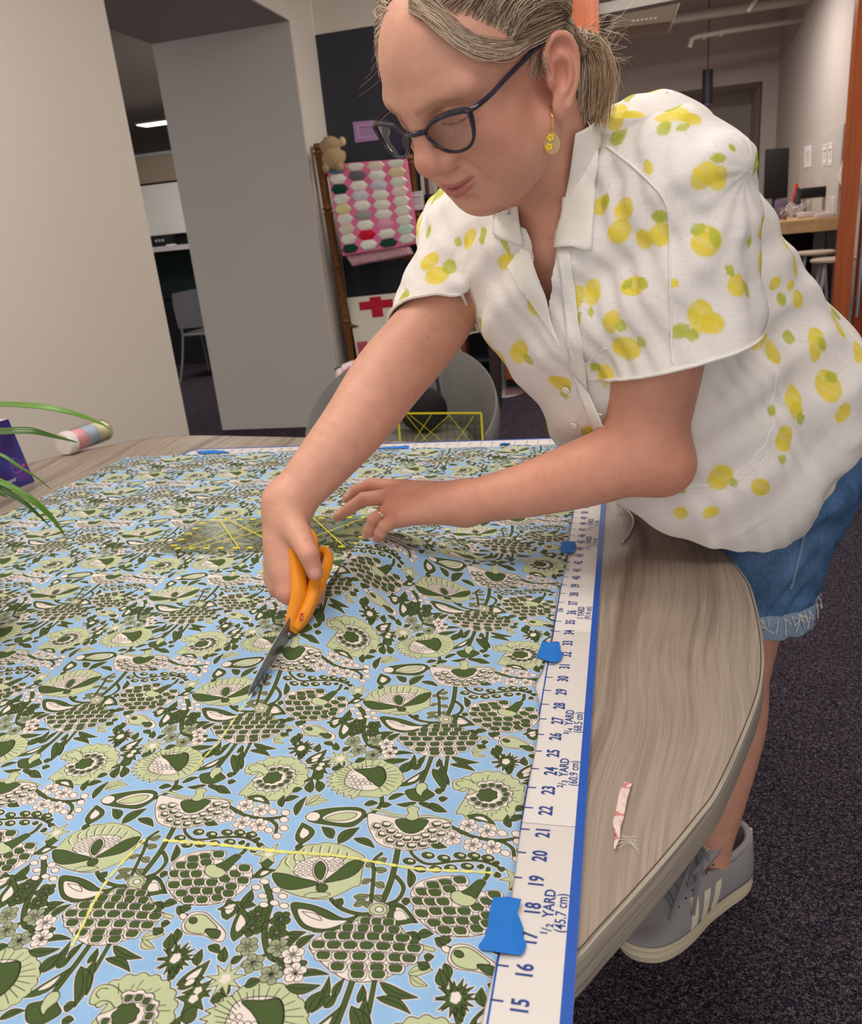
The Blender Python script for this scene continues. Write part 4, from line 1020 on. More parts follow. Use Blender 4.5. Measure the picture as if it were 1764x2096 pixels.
# ================================================================== THE WOMAN: clothes
G = Field(); FB, F = F, None
def inf(c, r, k, A=TA): G.ell(c, r, A, k)
SL_L, SL_R = at(1404, 722, .925), at(893, 650, 1.085)
inf(CHEST, (.162, .122, .175), .03); inf(BELLY, (.168, .142, .18), .05)
G.cone(RSH, LSH, .066, .066, .06); inf(at(1318, 345, 1.0), (.105, .075, .086), .07)
G.cone(at(1205, 610, 1.02), at(1455, 960, 1.165), .125, .158, .05)
inf(at(1545, 850, 1.21), (.165, .150, .15), .05)
inf(at(1660, 815, 1.27), (.115, .11, .10), .05)
G.cone(at(1400, 480, 1.07), at(1585, 765, 1.2), .100, .105, .05)
GTOR = list(G.ops)
Fsave = G
def limbG(pts, rs, k, n=5):
    P = spline(np.c_[np.array(pts), np.array(rs)[:, None]], n); A, R_ = P[:, :3], P[:, 3]
    def f(Q):
        d = np.full(len(Q), 1e3)
        for i in range(len(A) - 1):
            ab = A[i+1] - A[i]; q = Q - A[i]; t = np.clip(q @ ab / (ab @ ab + 1e-12), 0, 1); q -= t[:, None] * ab
            d = np.minimum(d, np.sqrt(np.einsum('ij,ij->i', q, q)) - (R_[i] + (R_[i+1] - R_[i]) * t))
        return d
    c = (A.max(0) + A.min(0)) / 2; G.ops.append(('u', k, f, c, float(np.linalg.norm(A - c, axis=1).max() + R_.max())))
dL, dR = n_(SL_L - LSH), n_(SL_R - RSH); nL, nR = n_(dL + .20 * CR), n_(dR + .36 * CR)
limbG([LSH, LSH * .5 + SL_L * .5, SL_L + dL * .05], [.072, .080, .090], .045)
limbG([RSH, RSH * .5 + SL_R * .5, SL_R + dR * .05], [.064, .060, .060], .035)
GSL = G.ops[len(GTOR):]
def dist_of(ops, P):
    D = np.full(len(P), 1e3)
    for op, k, f, c_, R_ in ops:
        v = f(P); h = np.maximum(k - np.abs(D - v), 0) / max(k, 1e-9); D = np.minimum(D, v) - h * h * k * .25
    return D
# folds: soft radiating creases
def folds(P):
    a = P - LSH; t1 = (P @ LAT) * 1.0; u = P @ AXS; v = P @ n_(FRT + .6 * LAT)
    f = .0035 * np.sin(u * 62 + 9 * np.sin(v * 11) + v * 40) + .0028 * np.sin(u * 31 - v * 70 + 4 * np.sin(u * 17)) + .0016 * np.sin(P[:, 0] * 160 + P[:, 2] * 120 + 6 * np.sin(P[:, 1] * 30))
    r = np.linalg.norm(P - (LSH * .55 + at(1300, 620, .95) * .45), axis=1); ang = np.arctan2((P - LSH) @ AXS, (P - LSH) @ FRT)
    f += .0045 * np.exp(-(r / .14) ** 2) * (1 - np.exp(-(np.linalg.norm(P - LSH, axis=1) / .10) ** 4)) * np.sin(ang * 13)
    return f * .75
G.disp(folds, BELLY * .5 + CHEST * .5, 1.0)
GV, GQ = G.mesh(.0023, steps=[[(.30, .0023), (9, .0034)], [(1.22, .0023), (9, .0040)], None])
G1 = Field(); G1.ops = [q for q in GTOR] + [G.ops[-1]]
G1V, G1Q = G1.mesh(.0040)
GV = smooth_mesh(GV, GQ, 2)
def tree_of(o):
    bpy.context.view_layer.update(); return BVHTree.FromObject(o, bpy.context.evaluated_depsgraph_get())
def tree_mesh(Vt, Q):
    o = mesh_obj('tmp', Vt, Q, m_skin); t = tree_of(o); me_ = o.data; bpy.data.objects.remove(o); bpy.data.meshes.remove(me_); return t
GT = tree_mesh(GV, GQ)
PT = tree_mesh(BV, BQ)
def hit(px, py, tree=None):
    d = ray(px, py); d = d / np.linalg.norm(d); best = None
    for t in (tree if isinstance(tree, tuple) else (tree or GT,)):
        r = t.ray_cast(V(CAM), V(d), 5.0)
        if r[0] is not None and (best is None or r[3] < best[3]): best = r
    return (np.array(best[0]), np.array(best[1])) if best is not None else (None, None)
def poly_sd(P2, poly):
    gx, gy = P2[:, 0], P2[:, 1]; d = _segd(gx, gy, poly, True); return np.where(_inside(gx, gy, poly), -d, d)
# neck opening traced on the front of the blouse
vpx = [(1050, 380), (1064, 412), (1076, 470), (1088, 515), (1104, 575), (1121, 640), (1130, 590), (1138, 530), (1142, 500), (1150, 430), (1165, 330), (1150, 300), (1090, 300)]
vp = []
for q in vpx:
    p_, _n = hit(*q); 
    if p_ is None: p_ = at(*q, .97)
    vp.append(p_)
vp = np.array(vp); E1 = LAT; E2 = n_(AXS + FRT * .0); vpoly = np.c_[(vp - CHEST) @ E1, (vp - CHEST) @ E2]
vpoly[0] = vpoly[1] + (0, .09); vpoly[11] = vpoly[9] + (0, .10); vpoly[12] = (vpoly[0] + vpoly[11]) / 2 + (0, .02); vpoly[10] = vpoly[9] + (0, .04)
HEMP = [hit(1300, 1052)[0] if hit(1300, 1052)[0] is not None else at(1300, 1052, 1.1), at(1450, 1080, 1.08), at(1700, 890, 1.20)]
hn = n_(np.cross(HEMP[1] - HEMP[0], HEMP[2] - HEMP[0])); hn = hn if hn @ AXS > 0 else -hn
nslit = at(1625, 905, 1.09)
def g_hem(P):
    hem = -((P - HEMP[1]) @ hn)                                     # positive below the hem
    f_ = (P - HEMP[1]) @ FRT
    r = np.linalg.norm(P - nslit, axis=1); notch = .045 - r * 1.0; 
    g = np.maximum(hem, np.minimum(notch, .03))
    return g
def g_shirt(P):
    g = g_hem(P)
    gap = dist_of(GSL, P) - dist_of(GTOR, P)
    for c_, n__, rr in ((SL_L, nL, .22), (SL_R, nR, .17)):
        sl = (P - c_) @ n__; near = (np.linalg.norm(P - c_, axis=1) < rr) & (sl > -.05)
        g = np.where(near, np.maximum(g, np.minimum(sl, .043 - gap)), g)
    q = np.c_[(P - CHEST) @ E1, (P - CHEST) @ E2]; op = -poly_sd(q, vpoly); fr = (P - CHEST) @ FRT > -.02
    g = np.where(fr, np.maximum(g, op), g)
    a = NECK - AXS * .02; b = H(0, -.022, -.03); ab = b - a; t = np.clip((P - a) @ ab / (ab @ ab), 0, 1.4); nk = .057 - np.linalg.norm(P - a - t[:, None] * ab, axis=1)
    return np.maximum(g, nk)
SV, SQ = clip_quads(GV, GQ, g_shirt)
def g_inner(P): return np.maximum(np.where(dist_of(GSL, P) > -.2, g_hem(P), 0), dist_of(GSL, P) - .052)
G1V = G1V - vnormals(G1V, G1Q) * .0004
IV, IQ = clip_quads(G1V, G1Q, g_inner)
def edge_loop(test, axis, centre):
    e = np.sort(np.concatenate([SQ[:, [0, 1]], SQ[:, [1, 2]], SQ[:, [2, 3]], SQ[:, [3, 0]]]), 1); u, n__ = np.unique(e, axis=0, return_counts=True)
    b = np.unique(u[n__ == 1]); P = SV[b]; P = P[test(P)]; e1 = n_(np.cross(axis, [0, 0, 1])); e2 = np.cross(axis, e1)
    a = np.arctan2((P - centre) @ e2, (P - centre) @ e1); o = np.argsort(a); P = P[o]; a = a[o]
    bins = np.linspace(-math.pi, math.pi, 73); out = [P[(a >= x) & (a < y)].mean(0) for x, y in zip(bins[:-1], bins[1:]) if ((a >= x) & (a < y)).any()]
    return np.array(out)
RIM_L = edge_loop(lambda P: (np.abs((P - SL_L) @ nL) < .004) & (dist_of(GSL, P) < .012) & (np.linalg.norm(P - SL_L, axis=1) < .14), nL, SL_L)
RIM_R = edge_loop(lambda P: (np.abs((P - SL_R) @ nR) < .004) & (dist_of(GSL, P) < .012) & (np.linalg.norm(P - SL_R, axis=1) < .12), nR, SL_R)
SQ = np.concatenate([SQ, IQ + len(SV)]); SV = np.concatenate([SV, IV])
# ---- lemon print, painted on the cloth itself: each motif has its centre, direction and size on the surface
LEMON, LEAF, CLOTH = np.array(rgb(234, 212, 66)), np.array(rgb(184, 190, 66)), np.array(rgb(234, 228, 226))
scol = np.tile(CLOTH, (len(SV), 1)); SN = vnormals(SV, SQ)
motifs = []
def motif(kind, x, y, x2, y2, wd):
    """fruit/leaf from stalk end (x, y) to tip (x2, y2), wd = width in the same units"""
    a, na = hit(x, y); b, nb = hit(x2, y2)
    if a is None or b is None: return
    c = (a + b) / 2; nn = n_(na + nb); d = b - a; d = d - nn * (d @ nn); ln = np.linalg.norm(d); 
    if ln > .16 or ln < .006: return
    motifs.append((kind, c, n_(d), nn, ln / 2, wd * np.linalg.norm(c - CAM) / FPX / 2 * 1.25))
LS = [(1262, 215, 1262, 265, 34), (1385, 222, 1366, 248, 48), (1395, 245, 1435, 243, 22), (1465, 340, 1416, 380, 34), (1462, 340, 1476, 388, 30), (1276, 405, 1282, 450, 34), (1255, 455, 1280, 492, 38), (1310, 470, 1325, 510, 24), (1350, 455, 1352, 505, 32),
      (1462, 465, 1430, 522, 44), (1300, 565, 1295, 605, 46), (1510, 560, 1508, 608, 36), (1424, 615, 1448, 680, 38), (1436, 655, 1482, 668, 32), (1280, 690, 1282, 735, 50), (1215, 570, 1210, 625, 26), (1188, 585, 1160, 640, 30), (1262, 635, 1245, 680, 28),
      (960, 470, 958, 510, 46), (870, 525, 888, 545, 34), (895, 545, 893, 582, 40), (946, 630, 970, 645, 26), (1030, 520, 1040, 550, 34), (1100, 605, 1098, 645, 34), (1050, 705, 1075, 735, 56), (1140, 770, 1150, 800, 40), (1236, 745, 1240, 810, 38),
      (1570, 555, 1560, 610, 44), (1590, 590, 1582, 570, 26), (1615, 575, 1622, 590, 24), (1624, 600, 1640, 625, 24), (1570, 685, 1560, 715, 30), (1580, 700, 1582, 742, 30), (1668, 670, 1664, 740, 28), (1700, 760, 1690, 820, 44), (1500, 785, 1535, 775, 34), (1505, 800, 1510, 835, 32),
      (1573, 800, 1580, 830, 26), (1480, 895, 1460, 930, 40), (1490, 955, 1460, 1000, 36), (1392, 950, 1388, 990, 34), (1310, 985, 1330, 1015, 40), (1570, 985, 1545, 1010, 36), (1608, 870, 1602, 925, 34), (1235, 1020, 1262, 1030, 34), (1470, 1040, 1440, 1058, 20), (1320, 350, 1335, 338, 28),
      (1175, 250, 1190, 305, 26), (1150, 425, 1160, 460, 34), (1235, 400, 1228, 440, 30), (1560, 380, 1548, 430, 22), (1625, 790, 1618, 840, 34), (1380, 570, 1378, 590, 14), (1180, 640, 1170, 672, 22), (1195, 880, 1225, 888, 26), (1165, 945, 1180, 985, 20), (1755, 700, 1752, 740, 22), (1640, 830, 1620, 850, 24),
      (1245, 840, 1255, 880, 24), (1218, 900, 1240, 905, 20), (1385, 1040, 1400, 1060, 24), (1710, 860, 1740, 830, 26)]
LF = [(1262, 265, 1272, 295, 30), (1375, 252, 1342, 272, 22), (1395, 252, 1402, 268, 22), (1470, 335, 1470, 312, 26), (1348, 458, 1352, 428, 26), (1235, 430, 1242, 395, 18), (1445, 460, 1412, 478, 18), (1455, 465, 1468, 510, 18), (1305, 570, 1325, 590, 16), (1290, 590, 1278, 575, 18), (1500, 545, 1488, 562, 22), (1520, 575, 1535, 610, 18),
      (1412, 665, 1370, 690, 24), (1420, 672, 1412, 700, 22), (1305, 690, 1320, 712, 18), (1275, 655, 1268, 680, 18), (1210, 628, 1208, 650, 10), (1165, 655, 1190, 640, 18), (905, 540, 935, 552, 24), (940, 485, 935, 505, 20), (985, 465, 990, 500, 20), (830, 590, 822, 630, 22), (1070, 725, 1092, 745, 18), (1045, 525, 1030, 455, 14), (1062, 450, 1052, 470, 16),
      (1105, 610, 1110, 640, 16), (1490, 790, 1470, 770, 24), (1485, 810, 1465, 800, 20), (1600, 685, 1628, 695, 26), (1675, 690, 1688, 720, 16), (1690, 780, 1712, 765, 20), (1430, 880, 1450, 885, 18), (1510, 905, 1515, 870, 16), (1478, 905, 1500, 920, 16), (1492, 990, 1510, 985, 16), (1335, 985, 1345, 1005, 16), (1585, 830, 1575, 850, 18), (1635, 845, 1640, 870, 18), (1605, 930, 1598, 950, 18),
      (1608, 605, 1590, 620, 22), (1535, 480, 1532, 510, 12), (1170, 310, 1198, 292, 24), (1225, 745, 1210, 760, 18), (1145, 805, 1165, 812, 16), (1390, 1000, 1400, 1010, 14), (1192, 875, 1200, 900, 14), (880, 460, 872, 490, 14), (1505, 310, 1490, 295, 10), (1290, 935, 1310, 960, 14)]
for q in LS: motif('f', *q)
for q in LF: motif('l', *q)
# the side away from the photograph carries the same print, scattered
rs_ = np.random.default_rng(3); cand = rs_.permutation(len(SV)); cent = [m[1] for m in motifs]
vis = (SN * (CAM - SV)).sum(1) > 0
cent = list(cent)
for i in cand[:3000]:
    if vis[i]: continue
    if ((np.array(cent) - SV[i]) ** 2).sum(1).min() < .042 ** 2: continue
    cent.append(SV[i]); d = n_(np.cross(SN[i], rs_.normal(size=3))); e_ = n_(np.cross(SN[i], d))
    motifs.append(('f', SV[i], d, SN[i], .017, .012)); motifs.append(('f', SV[i] + e_ * .028, n_(d + e_), SN[i], .017, .012)); motifs.append(('l', SV[i] - e_ * .022 - d * .01, n_(e_ - d), SN[i], .014, .008))
for kind, c, d, nn, hl_, hw in motifs:
    dv = SV - c; near = np.nonzero((np.abs(dv).max(1) < hl_ * 1.4 + .01))[0]
    if len(near) == 0: continue
    p_ = dv[near]; ok = (SN[near] @ nn > .15) & (np.abs(p_ @ nn) < .02); near = near[ok]; p_ = p_[ok]
    u = p_ @ d / hl_; v = p_ @ np.cross(nn, d) / hw
    if kind == 'f': sh = 1 - (np.abs(u) ** 2.2 + np.abs(v) ** 2.1) + .10 * np.exp(-((u - 1) / .25) ** 2 - (v / .35) ** 2)
    else: sh = np.cos(np.clip(u, -1, 1) * math.pi / 2) ** .8 - np.abs(v) - .02
    wt = np.clip(sh / .22 + .5, 0, 1) * (.90 + .07 * np.sin(p_ @ np.array([210, 160, 330]) + c[0] * 900)); base = LEMON if kind == 'f' else LEAF
    cc = base * (1 + .06 * np.sin(p_ @ np.array([90, -120, 70]) + c[1] * 300))[:, None] 
    if kind == 'f': cc = cc + (np.array(rgb(214, 196, 70)) - cc) * np.clip(v * .5, 0, .6)[:, None]
    scol[near] = scol[near] * (1 - wt[:, None]) + cc * wt[:, None]
m_shirt = bpy.data.materials.new('lemon_print_linen'); m_shirt.use_nodes = True
def linen(m, colour=None):
    nt, N, L, B = nodes_of(m); B.inputs['Roughness'].default_value = .8; B.inputs['Specular IOR Level'].default_value = .2
    tc = N.new('ShaderNodeTexCoord'); sl = N.new('ShaderNodeTexNoise'); mp = N.new('ShaderNodeMapping'); mp.inputs['Scale'].default_value = (60, 60, 900); L.new(tc.outputs['Object'], mp.inputs[0]); L.new(mp.outputs[0], sl.inputs['Vector']); sl.inputs['Scale'].default_value = 1; sl.inputs['Detail'].default_value = 3
    m2 = N.new('ShaderNodeMapping'); m2.inputs['Scale'].default_value = (900, 900, 60); L.new(tc.outputs['Object'], m2.inputs[0]); s2 = N.new('ShaderNodeTexNoise'); s2.inputs['Scale'].default_value = 1; s2.inputs['Detail'].default_value = 3; L.new(m2.outputs[0], s2.inputs['Vector'])
    ad = N.new('ShaderNodeMath'); ad.operation = 'ADD'; L.new(sl.outputs['Fac'], ad.inputs[0]); L.new(s2.outputs['Fac'], ad.inputs[1])
    mr = N.new('ShaderNodeMapRange'); mr.inputs[1].default_value = .7; mr.inputs[2].default_value = 1.3; mr.inputs[3].default_value = .93; mr.inputs[4].default_value = 1.04; L.new(ad.outputs[0], mr.inputs[0])
    vm = N.new('ShaderNodeVectorMath'); vm.operation = 'SCALE'; L.new(mr.outputs[0], vm.inputs['Scale'])
    if colour is None:
        ca = N.new('ShaderNodeVertexColor'); ca.layer_name = 'tint'; L.new(ca.outputs[0], vm.inputs[0])
    else: vm.inputs[0].default_value = colour
    L.new(vm.outputs[0], B.inputs['Base Color'])
    fn = N.new('ShaderNodeTexNoise'); fn.inputs['Scale'].default_value = 38; fn.inputs['Detail'].default_value = 4; fn.inputs['Distortion'].default_value = .6; L.new(tc.outputs['Object'], fn.inputs['Vector'])
    b1 = N.new('ShaderNodeBump'); b1.inputs['Strength'].default_value = .35; b1.inputs['Distance'].default_value = .004; L.new(fn.outputs['Fac'], b1.inputs['Height'])
    b2 = N.new('ShaderNodeBump'); b2.inputs['Strength'].default_value = .25; b2.inputs['Distance'].default_value = .0006; L.new(ad.outputs[0], b2.inputs['Height']); L.new(b1.outputs[0], b2.inputs['Normal']); L.new(b2.outputs[0], B.inputs['Normal'])
linen(m_shirt)
m_trim = bpy.data.materials.new('white_linen'); m_trim.use_nodes = True; linen(m_trim, rgb(238, 234, 228))
shirt = mesh_obj('blouse', SV, SQ, m_shirt, person, scol)
shirt['label'] = 'white linen blouse printed with yellow lemons'
sm = shirt.modifiers.new('thickness', 'SOLIDIFY'); sm.thickness = .0009; sm.offset = -1
# ---- collar, lapels, seams, pocket, buttons laid on the cloth
def patch(name, quad, nu, nv, off, material, parent=shirt, thick=.0010, lift=0.0, tree=None, colourise=True):
    """a flap lying on the cloth: quad of 4 traced corners, off = gap above the cloth"""
    quad = np.array(quad, float); vs = []; P = np.zeros((nv+1, nu+1, 3)); ok = np.zeros((nv+1, nu+1), bool)
    for j in range(nv+1):
        for i in range(nu+1):
            u, v = i / nu, j / nv; q = (1-v)*((1-u)*quad[0] + u*quad[1]) + v*((1-u)*quad[3] + u*quad[2])
            p_, n__ = hit(q[0], q[1], tree)
            if p_ is None:
                if not ok.any(): continue
                jj, ii = np.argwhere(ok)[-1] if not (i > 0 and ok[j, i-1]) else (j, i-1)
                p_ = at(q[0], q[1], float((P[jj, ii] - CAM) @ CF)); n__ = -CF
            if n__ @ (CAM - p_) < 0: n__ = -n__
            P[j, i] = p_ + n__ * (off + lift * math.sin(math.pi * u) ) ; ok[j, i] = True
    for _ in range(3):
        P[1:-1, 1:-1] = .5 * P[1:-1, 1:-1] + .125 * (P[:-2, 1:-1] + P[2:, 1:-1] + P[1:-1, :-2] + P[1:-1, 2:])
    m = MB(); m.add(P.reshape(-1, 3), [(j*(nu+1)+i, j*(nu+1)+i+1, (j+1)*(nu+1)+i+1, (j+1)*(nu+1)+i) for j in range(nv) for i in range(nu) if ok[j:j+2, i:i+2].all()])
    o = m.build(name, material, parent, smooth=True, recalc=False)
    s_ = o.modifiers.new('thickness', 'SOLIDIFY'); s_.thickness = thick; s_.offset = 0
    return o
def seam(name, pts, r, material=m_trim, off=.0006, parent=shirt, n=6, flat=None, tree=None):
    P = []
    for q in spline(pts, n):
        p_, n__ = hit(q[0], q[1], tree)
        if p_ is None: continue
        if n__ @ (CAM - p_) < 0: n__ = -n__
        P.append(p_ + n__ * off)
    return MB().tube(P, r, 6, flat=flat).build(name, material, parent, smooth=True) if len(P) > 2 else None
m_stitch = mat('stitch_shadow', rgb(196, 190, 182), rough=.9)
BT_ = (GT, PT)
patch('collar', [(1168, 272), (1236, 236), (1212, 512), (1139, 511)], 10, 26, .006, m_trim, tree=BT_, lift=.004)
patch('collar', [(1014, 432), (1062, 418), (1072, 505), (1012, 482)], 6, 8, .003, m_trim, tree=BT_)
patch('lapel', [(1070, 508), (1090, 520), (1152, 716), (1042, 548)], 8, 20, .0045, m_trim)
patch('placket', [(1142, 512), (1166, 512), (1205, 800), (1168, 760)], 5, 20, .0022, m_trim)
patch('placket', [(1168, 760), (1205, 800), (1262, 930), (1236, 930)], 5, 14, .0018, m_trim)
seam('chest_pocket', [(1170, 690), (1180, 728), (1200, 742), (1222, 722), (1240, 712)], .0022, off=.0012, flat=.6)
seam('pocket_stitching', [(1172, 720), (1184, 780), (1196, 838), (1232, 848)], .0012, off=.0006, flat=.5)
for q in ((1160, 795), (1176, 868)):
    p_, n__ = hit(*q)
    if p_ is not None:
        c_ = MB().lathe([(.0005, .0030), (.0045, .0032), (.0052, .0020), (.0050, .0008)], p_ + n__ * .0015, 14, [n_(np.cross(n__, [0, 0, 1])), n_(np.cross(n__, np.cross(n__, [0, 0, 1]))), n__])
        c_.build('button', mat('pearl_button', rgb(236, 232, 226), rough=.25), shirt, smooth=True)
seam('yoke_seam', [(1243, 300), (1290, 335), (1330, 372), (1358, 405), (1370, 450), (1372, 560), (1375, 700), (1378, 745)], .0022, off=.0003, flat=.5)
for P in (RIM_L, RIM_R):
    MB().tube(P, .0022, 6, closed=True).build('sleeve_hem', m_trim, shirt, smooth=True)
# ---- denim shorts
Dn = Field()
Dn.ell(PELV, (.157, .133, .135), TA, .05); Dn.ell(BELLY, (.145, .12, .15), TA, .05)
Dn.cone(LHIP, LKN, .112, .094, .04); Dn.cone(RHIP, RKN, .112, .094, .04); Dn.cone(LHIP, RHIP, .105, .105, .05)
def dfold(P): return .0022 * np.sin(P[:, 2] * 120 + 8 * np.sin(P[:, 0] * 25 + P[:, 1] * 18)) + .0016 * np.sin(P[:, 2] * 63 - P[:, 1] * 50)
Dn.disp(dfold, PELV, 1.0)
DV, DQ = Dn.mesh(.0034); DV = smooth_mesh(DV, DQ, 1)
ZH = float(at(1600, 1218, 1.25)[2]); WAIST = BELLY
def g_short(P): return np.maximum(ZH - P[:, 2], (P - WAIST) @ AXS)
DV2, DQ2 = clip_quads(DV, DQ, g_short)
dc = np.tile(np.array(rgb(72, 104, 146)), (len(DV2), 1))
wear = np.exp(-((DV2 - at(1560, 1060, 1.1)) ** 2).sum(1) / .075 ** 2) + .8 * np.exp(-((DV2 - at(1600, 1150, 1.15)) ** 2).sum(1) / .06 ** 2)
dc = dc * (1 - .5 * np.clip(wear, 0, 1)[:, None]) + np.array(rgb(112, 142, 178)) * (.5 * np.clip(wear, 0, 1)[:, None])
m_denim = bpy.data.materials.new('washed_denim'); m_denim.use_nodes = True
nt, N, L, B = nodes_of(m_denim); B.inputs['Roughness'].default_value = .9; B.inputs['Specular IOR Level'].default_value = .15
tc = N.new('ShaderNodeTexCoord'); ca = N.new('ShaderNodeVertexColor'); ca.layer_name = 'tint'
mp = N.new('ShaderNodeMapping'); mp.inputs['Scale'].default_value = (900, 900, 90); L.new(tc.outputs['Object'], mp.inputs[0]); q1 = N.new('ShaderNodeTexNoise'); q1.inputs['Scale'].default_value = 1; q1.inputs['Detail'].default_value = 4; L.new(mp.outputs[0], q1.inputs['Vector'])
q2 = N.new('ShaderNodeTexNoise'); q2.inputs['Scale'].default_value = 28; q2.inputs['Detail'].default_value = 5; L.new(tc.outputs['Object'], q2.inputs['Vector'])
mm_ = N.new('ShaderNodeMath'); mm_.operation = 'MULTIPLY'; L.new(q1.outputs['Fac'], mm_.inputs[0]); L.new(q2.outputs['Fac'], mm_.inputs[1])
mr = N.new('ShaderNodeMapRange'); mr.inputs[1].default_value = .12; mr.inputs[2].default_value = .40; mr.inputs[3].default_value = .62; mr.inputs[4].default_value = 1.35; L.new(mm_.outputs[0], mr.inputs[0])
vm = N.new('ShaderNodeVectorMath'); vm.operation = 'SCALE'; L.new(ca.outputs[0], vm.inputs[0]); L.new(mr.outputs[0], vm.inputs['Scale']); L.new(vm.outputs[0], B.inputs['Base Color'])
bp = N.new('ShaderNodeBump'); bp.inputs['Strength'].default_value = .5; bp.inputs['Distance'].default_value = .0012; L.new(mm_.outputs[0], bp.inputs['Height']); L.new(bp.outputs[0], B.inputs['Normal'])
shorts = mesh_obj('denim_shorts', DV2, DQ2, m_denim, person, dc); shorts['label'] = 'washed blue denim shorts with frayed cuffs'
sm = shorts.modifiers.new('thickness', 'SOLIDIFY'); sm.thickness = .0016; sm.offset = -1
DT = tree_mesh(DV, DQ)
# pale turned cuff and frayed threads of each leg
m_cuff = mat('pale_denim', rgb(128, 146, 170), rough=.95, noise=(220, .18), bump=(500, .4, .001)); m_thread = mat('cotton_thread', rgb(214, 210, 204), rough=.9)
tr = np.random.default_rng(9)
for kn, hp in ((LKN, LHIP), (RKN, RHIP)):
    t = (ZH - hp[2]) / (kn[2] - hp[2]); c0 = hp + (kn - hp) * t; ring = []
    for k in range(56):
        a = 2 * math.pi * k / 56; d = np.array([math.cos(a), math.sin(a), 0]); r_ = DT.ray_cast(V(c0 + np.array([0, 0, .004]) + d * .16), V(-d), .2)
        rr_ = np.linalg.norm(np.array(r_[0])[:2] - c0[:2]) if r_[0] is not None else .098
        ring.append((d, min(rr_, .115)))
    m = MB(); vs = []; prof = [(.0005, .006), (.0022, .002), (.0026, -.014), (.002, -.034), (-.001, -.036), (-.003, -.030), (-.003, .004)]
    for o_, z_o in prof:
        for k, (d, rr_) in enumerate(ring): vs.append(c0 + d * (rr_ + o_ + .0012 * math.sin(k * 1.7) * (z_o < -.02)) + np.array([0, 0, z_o + .002 * math.sin(k * 2.3) * (z_o < -.02)]))
    nn_ = len(ring); m.add(vs, [(i*nn_ + j, i*nn_ + (j+1) % nn_, (i+1)*nn_ + (j+1) % nn_, (i+1)*nn_ + j) for i in range(len(prof)-1) for j in range(nn_)])
    m.build('cuff', m_cuff, shorts, smooth=True)
    th = MB()
    for k in range(120):
        d, rr_ = ring[tr.integers(0, nn_)]; a = tr.random() * .1; base = c0 + d * (rr_ + .002) + np.array([0, 0, .004 - .004 * tr.random()])
        ln = .008 + .018 * tr.random() + (.03 if tr.random() < .12 else 0); side = np.array([-d[1], d[0], 0]) * tr.normal() * .012; P = [base, base + d * .004 + side * .4 + np.array([0, 0, -ln * .4]), base + d * (.003 + .004 * tr.random()) + side + np.array([0, 0, -ln])]
        th.tube(spline(P, 3), [.0006] * 7, 4, cap=False)
    o = th.build('frayed_threads', m_thread, shorts); o['kind'] = 'stuff'
seam('side_seam', [(1668, 880), (1670, 960), (1655, 1050), (1625, 1180), (1618, 1205)], .0022, mat('denim_seam', rgb(128, 150, 180), rough=.95), .0004, shorts, tree=DT)
seam('side_seam', [(1738, 880), (1735, 930)], .0014, MATS['denim_seam'], .0004, shorts, tree=DT)
# ================================================================== THE WOMAN: hair, glasses, jewellery
def headproj(p, off=.004):
    """point of the skull (ears left out) in the direction of a head-local point, lifted by off"""
    p = np.array(p, float); c = np.array([0, 0, .035]); d = n_(p - c); best = 0
    for e, r in (((0, -.006, .046), (.073, .096, .078)), ((0, .034, .032), (.0635, .066, .074))):
        q = (c - np.array(e)) / np.array(r); v = d / np.array(r); a_ = v @ v; b_ = q @ v; t = (-b_ + math.sqrt(max(b_ * b_ - a_ * (q @ q - 1), 0))) / a_; best = max(best, t)
    return H(*(c + d * (best + off)))
m_hair = bpy.data.materials.new('ash_blonde_hair'); m_hair.use_nodes = True
nt, N, L, B = nodes_of(m_hair); B.inputs['Roughness'].default_value = .42; B.inputs['Specular IOR Level'].default_value = .5
ca = N.new('ShaderNodeVertexColor'); ca.layer_name = 'tint'; L.new(ca.outputs[0], B.inputs['Base Color'])
m_scalp = mat('scalp_hair', rgb(150, 126, 100), rough=.7, noise=(90, .2), bump=(300, .5, .002))
# cap of roots, cut along the hairline
Cp = Field(); Cp.ell(H(0, -.006, .046), (.0742, .0972, .0792), HM, .02); Cp.ell(H(0, .034, .032), (.0645, .0672, .0752), HM, .02); Cp.cone(H(0, -.05, -.01), H(0, -.035, -.05), .052, .048, .04)
CV, CQ = Cp.mesh(.0032)
def g_cap(P):
    x, y, z = ((P - HO) @ HM.T).T; ax = np.abs(x)
    front = y + .020 - np.interp(z, [-.06, -.03, .0, .02, .035, .05, .065, .08, .10, .13], [-.036, -.030, .004, .018, .024, .026, .033, .050, .066, .074])
    earh = .030 - np.sqrt((y + .012) ** 2 + (z + .012) ** 2 * .55 + np.clip(.055 - ax, 0, 1) ** 2 * 20)
    return np.maximum(np.maximum(front, -(z + .055)), earh) * .8
CV2, CQ2 = clip_quads(CV, CQ, g_cap)
hairobj = mesh_obj('hair', CV2, CQ2, m_scalp, person); hairobj['label'] = 'ash blonde hair tied back in a short ponytail'
KNOT = H(.030, -.098, -.030)
hr = np.random.default_rng(21)
HV, HF_, HCOL = [], [], []
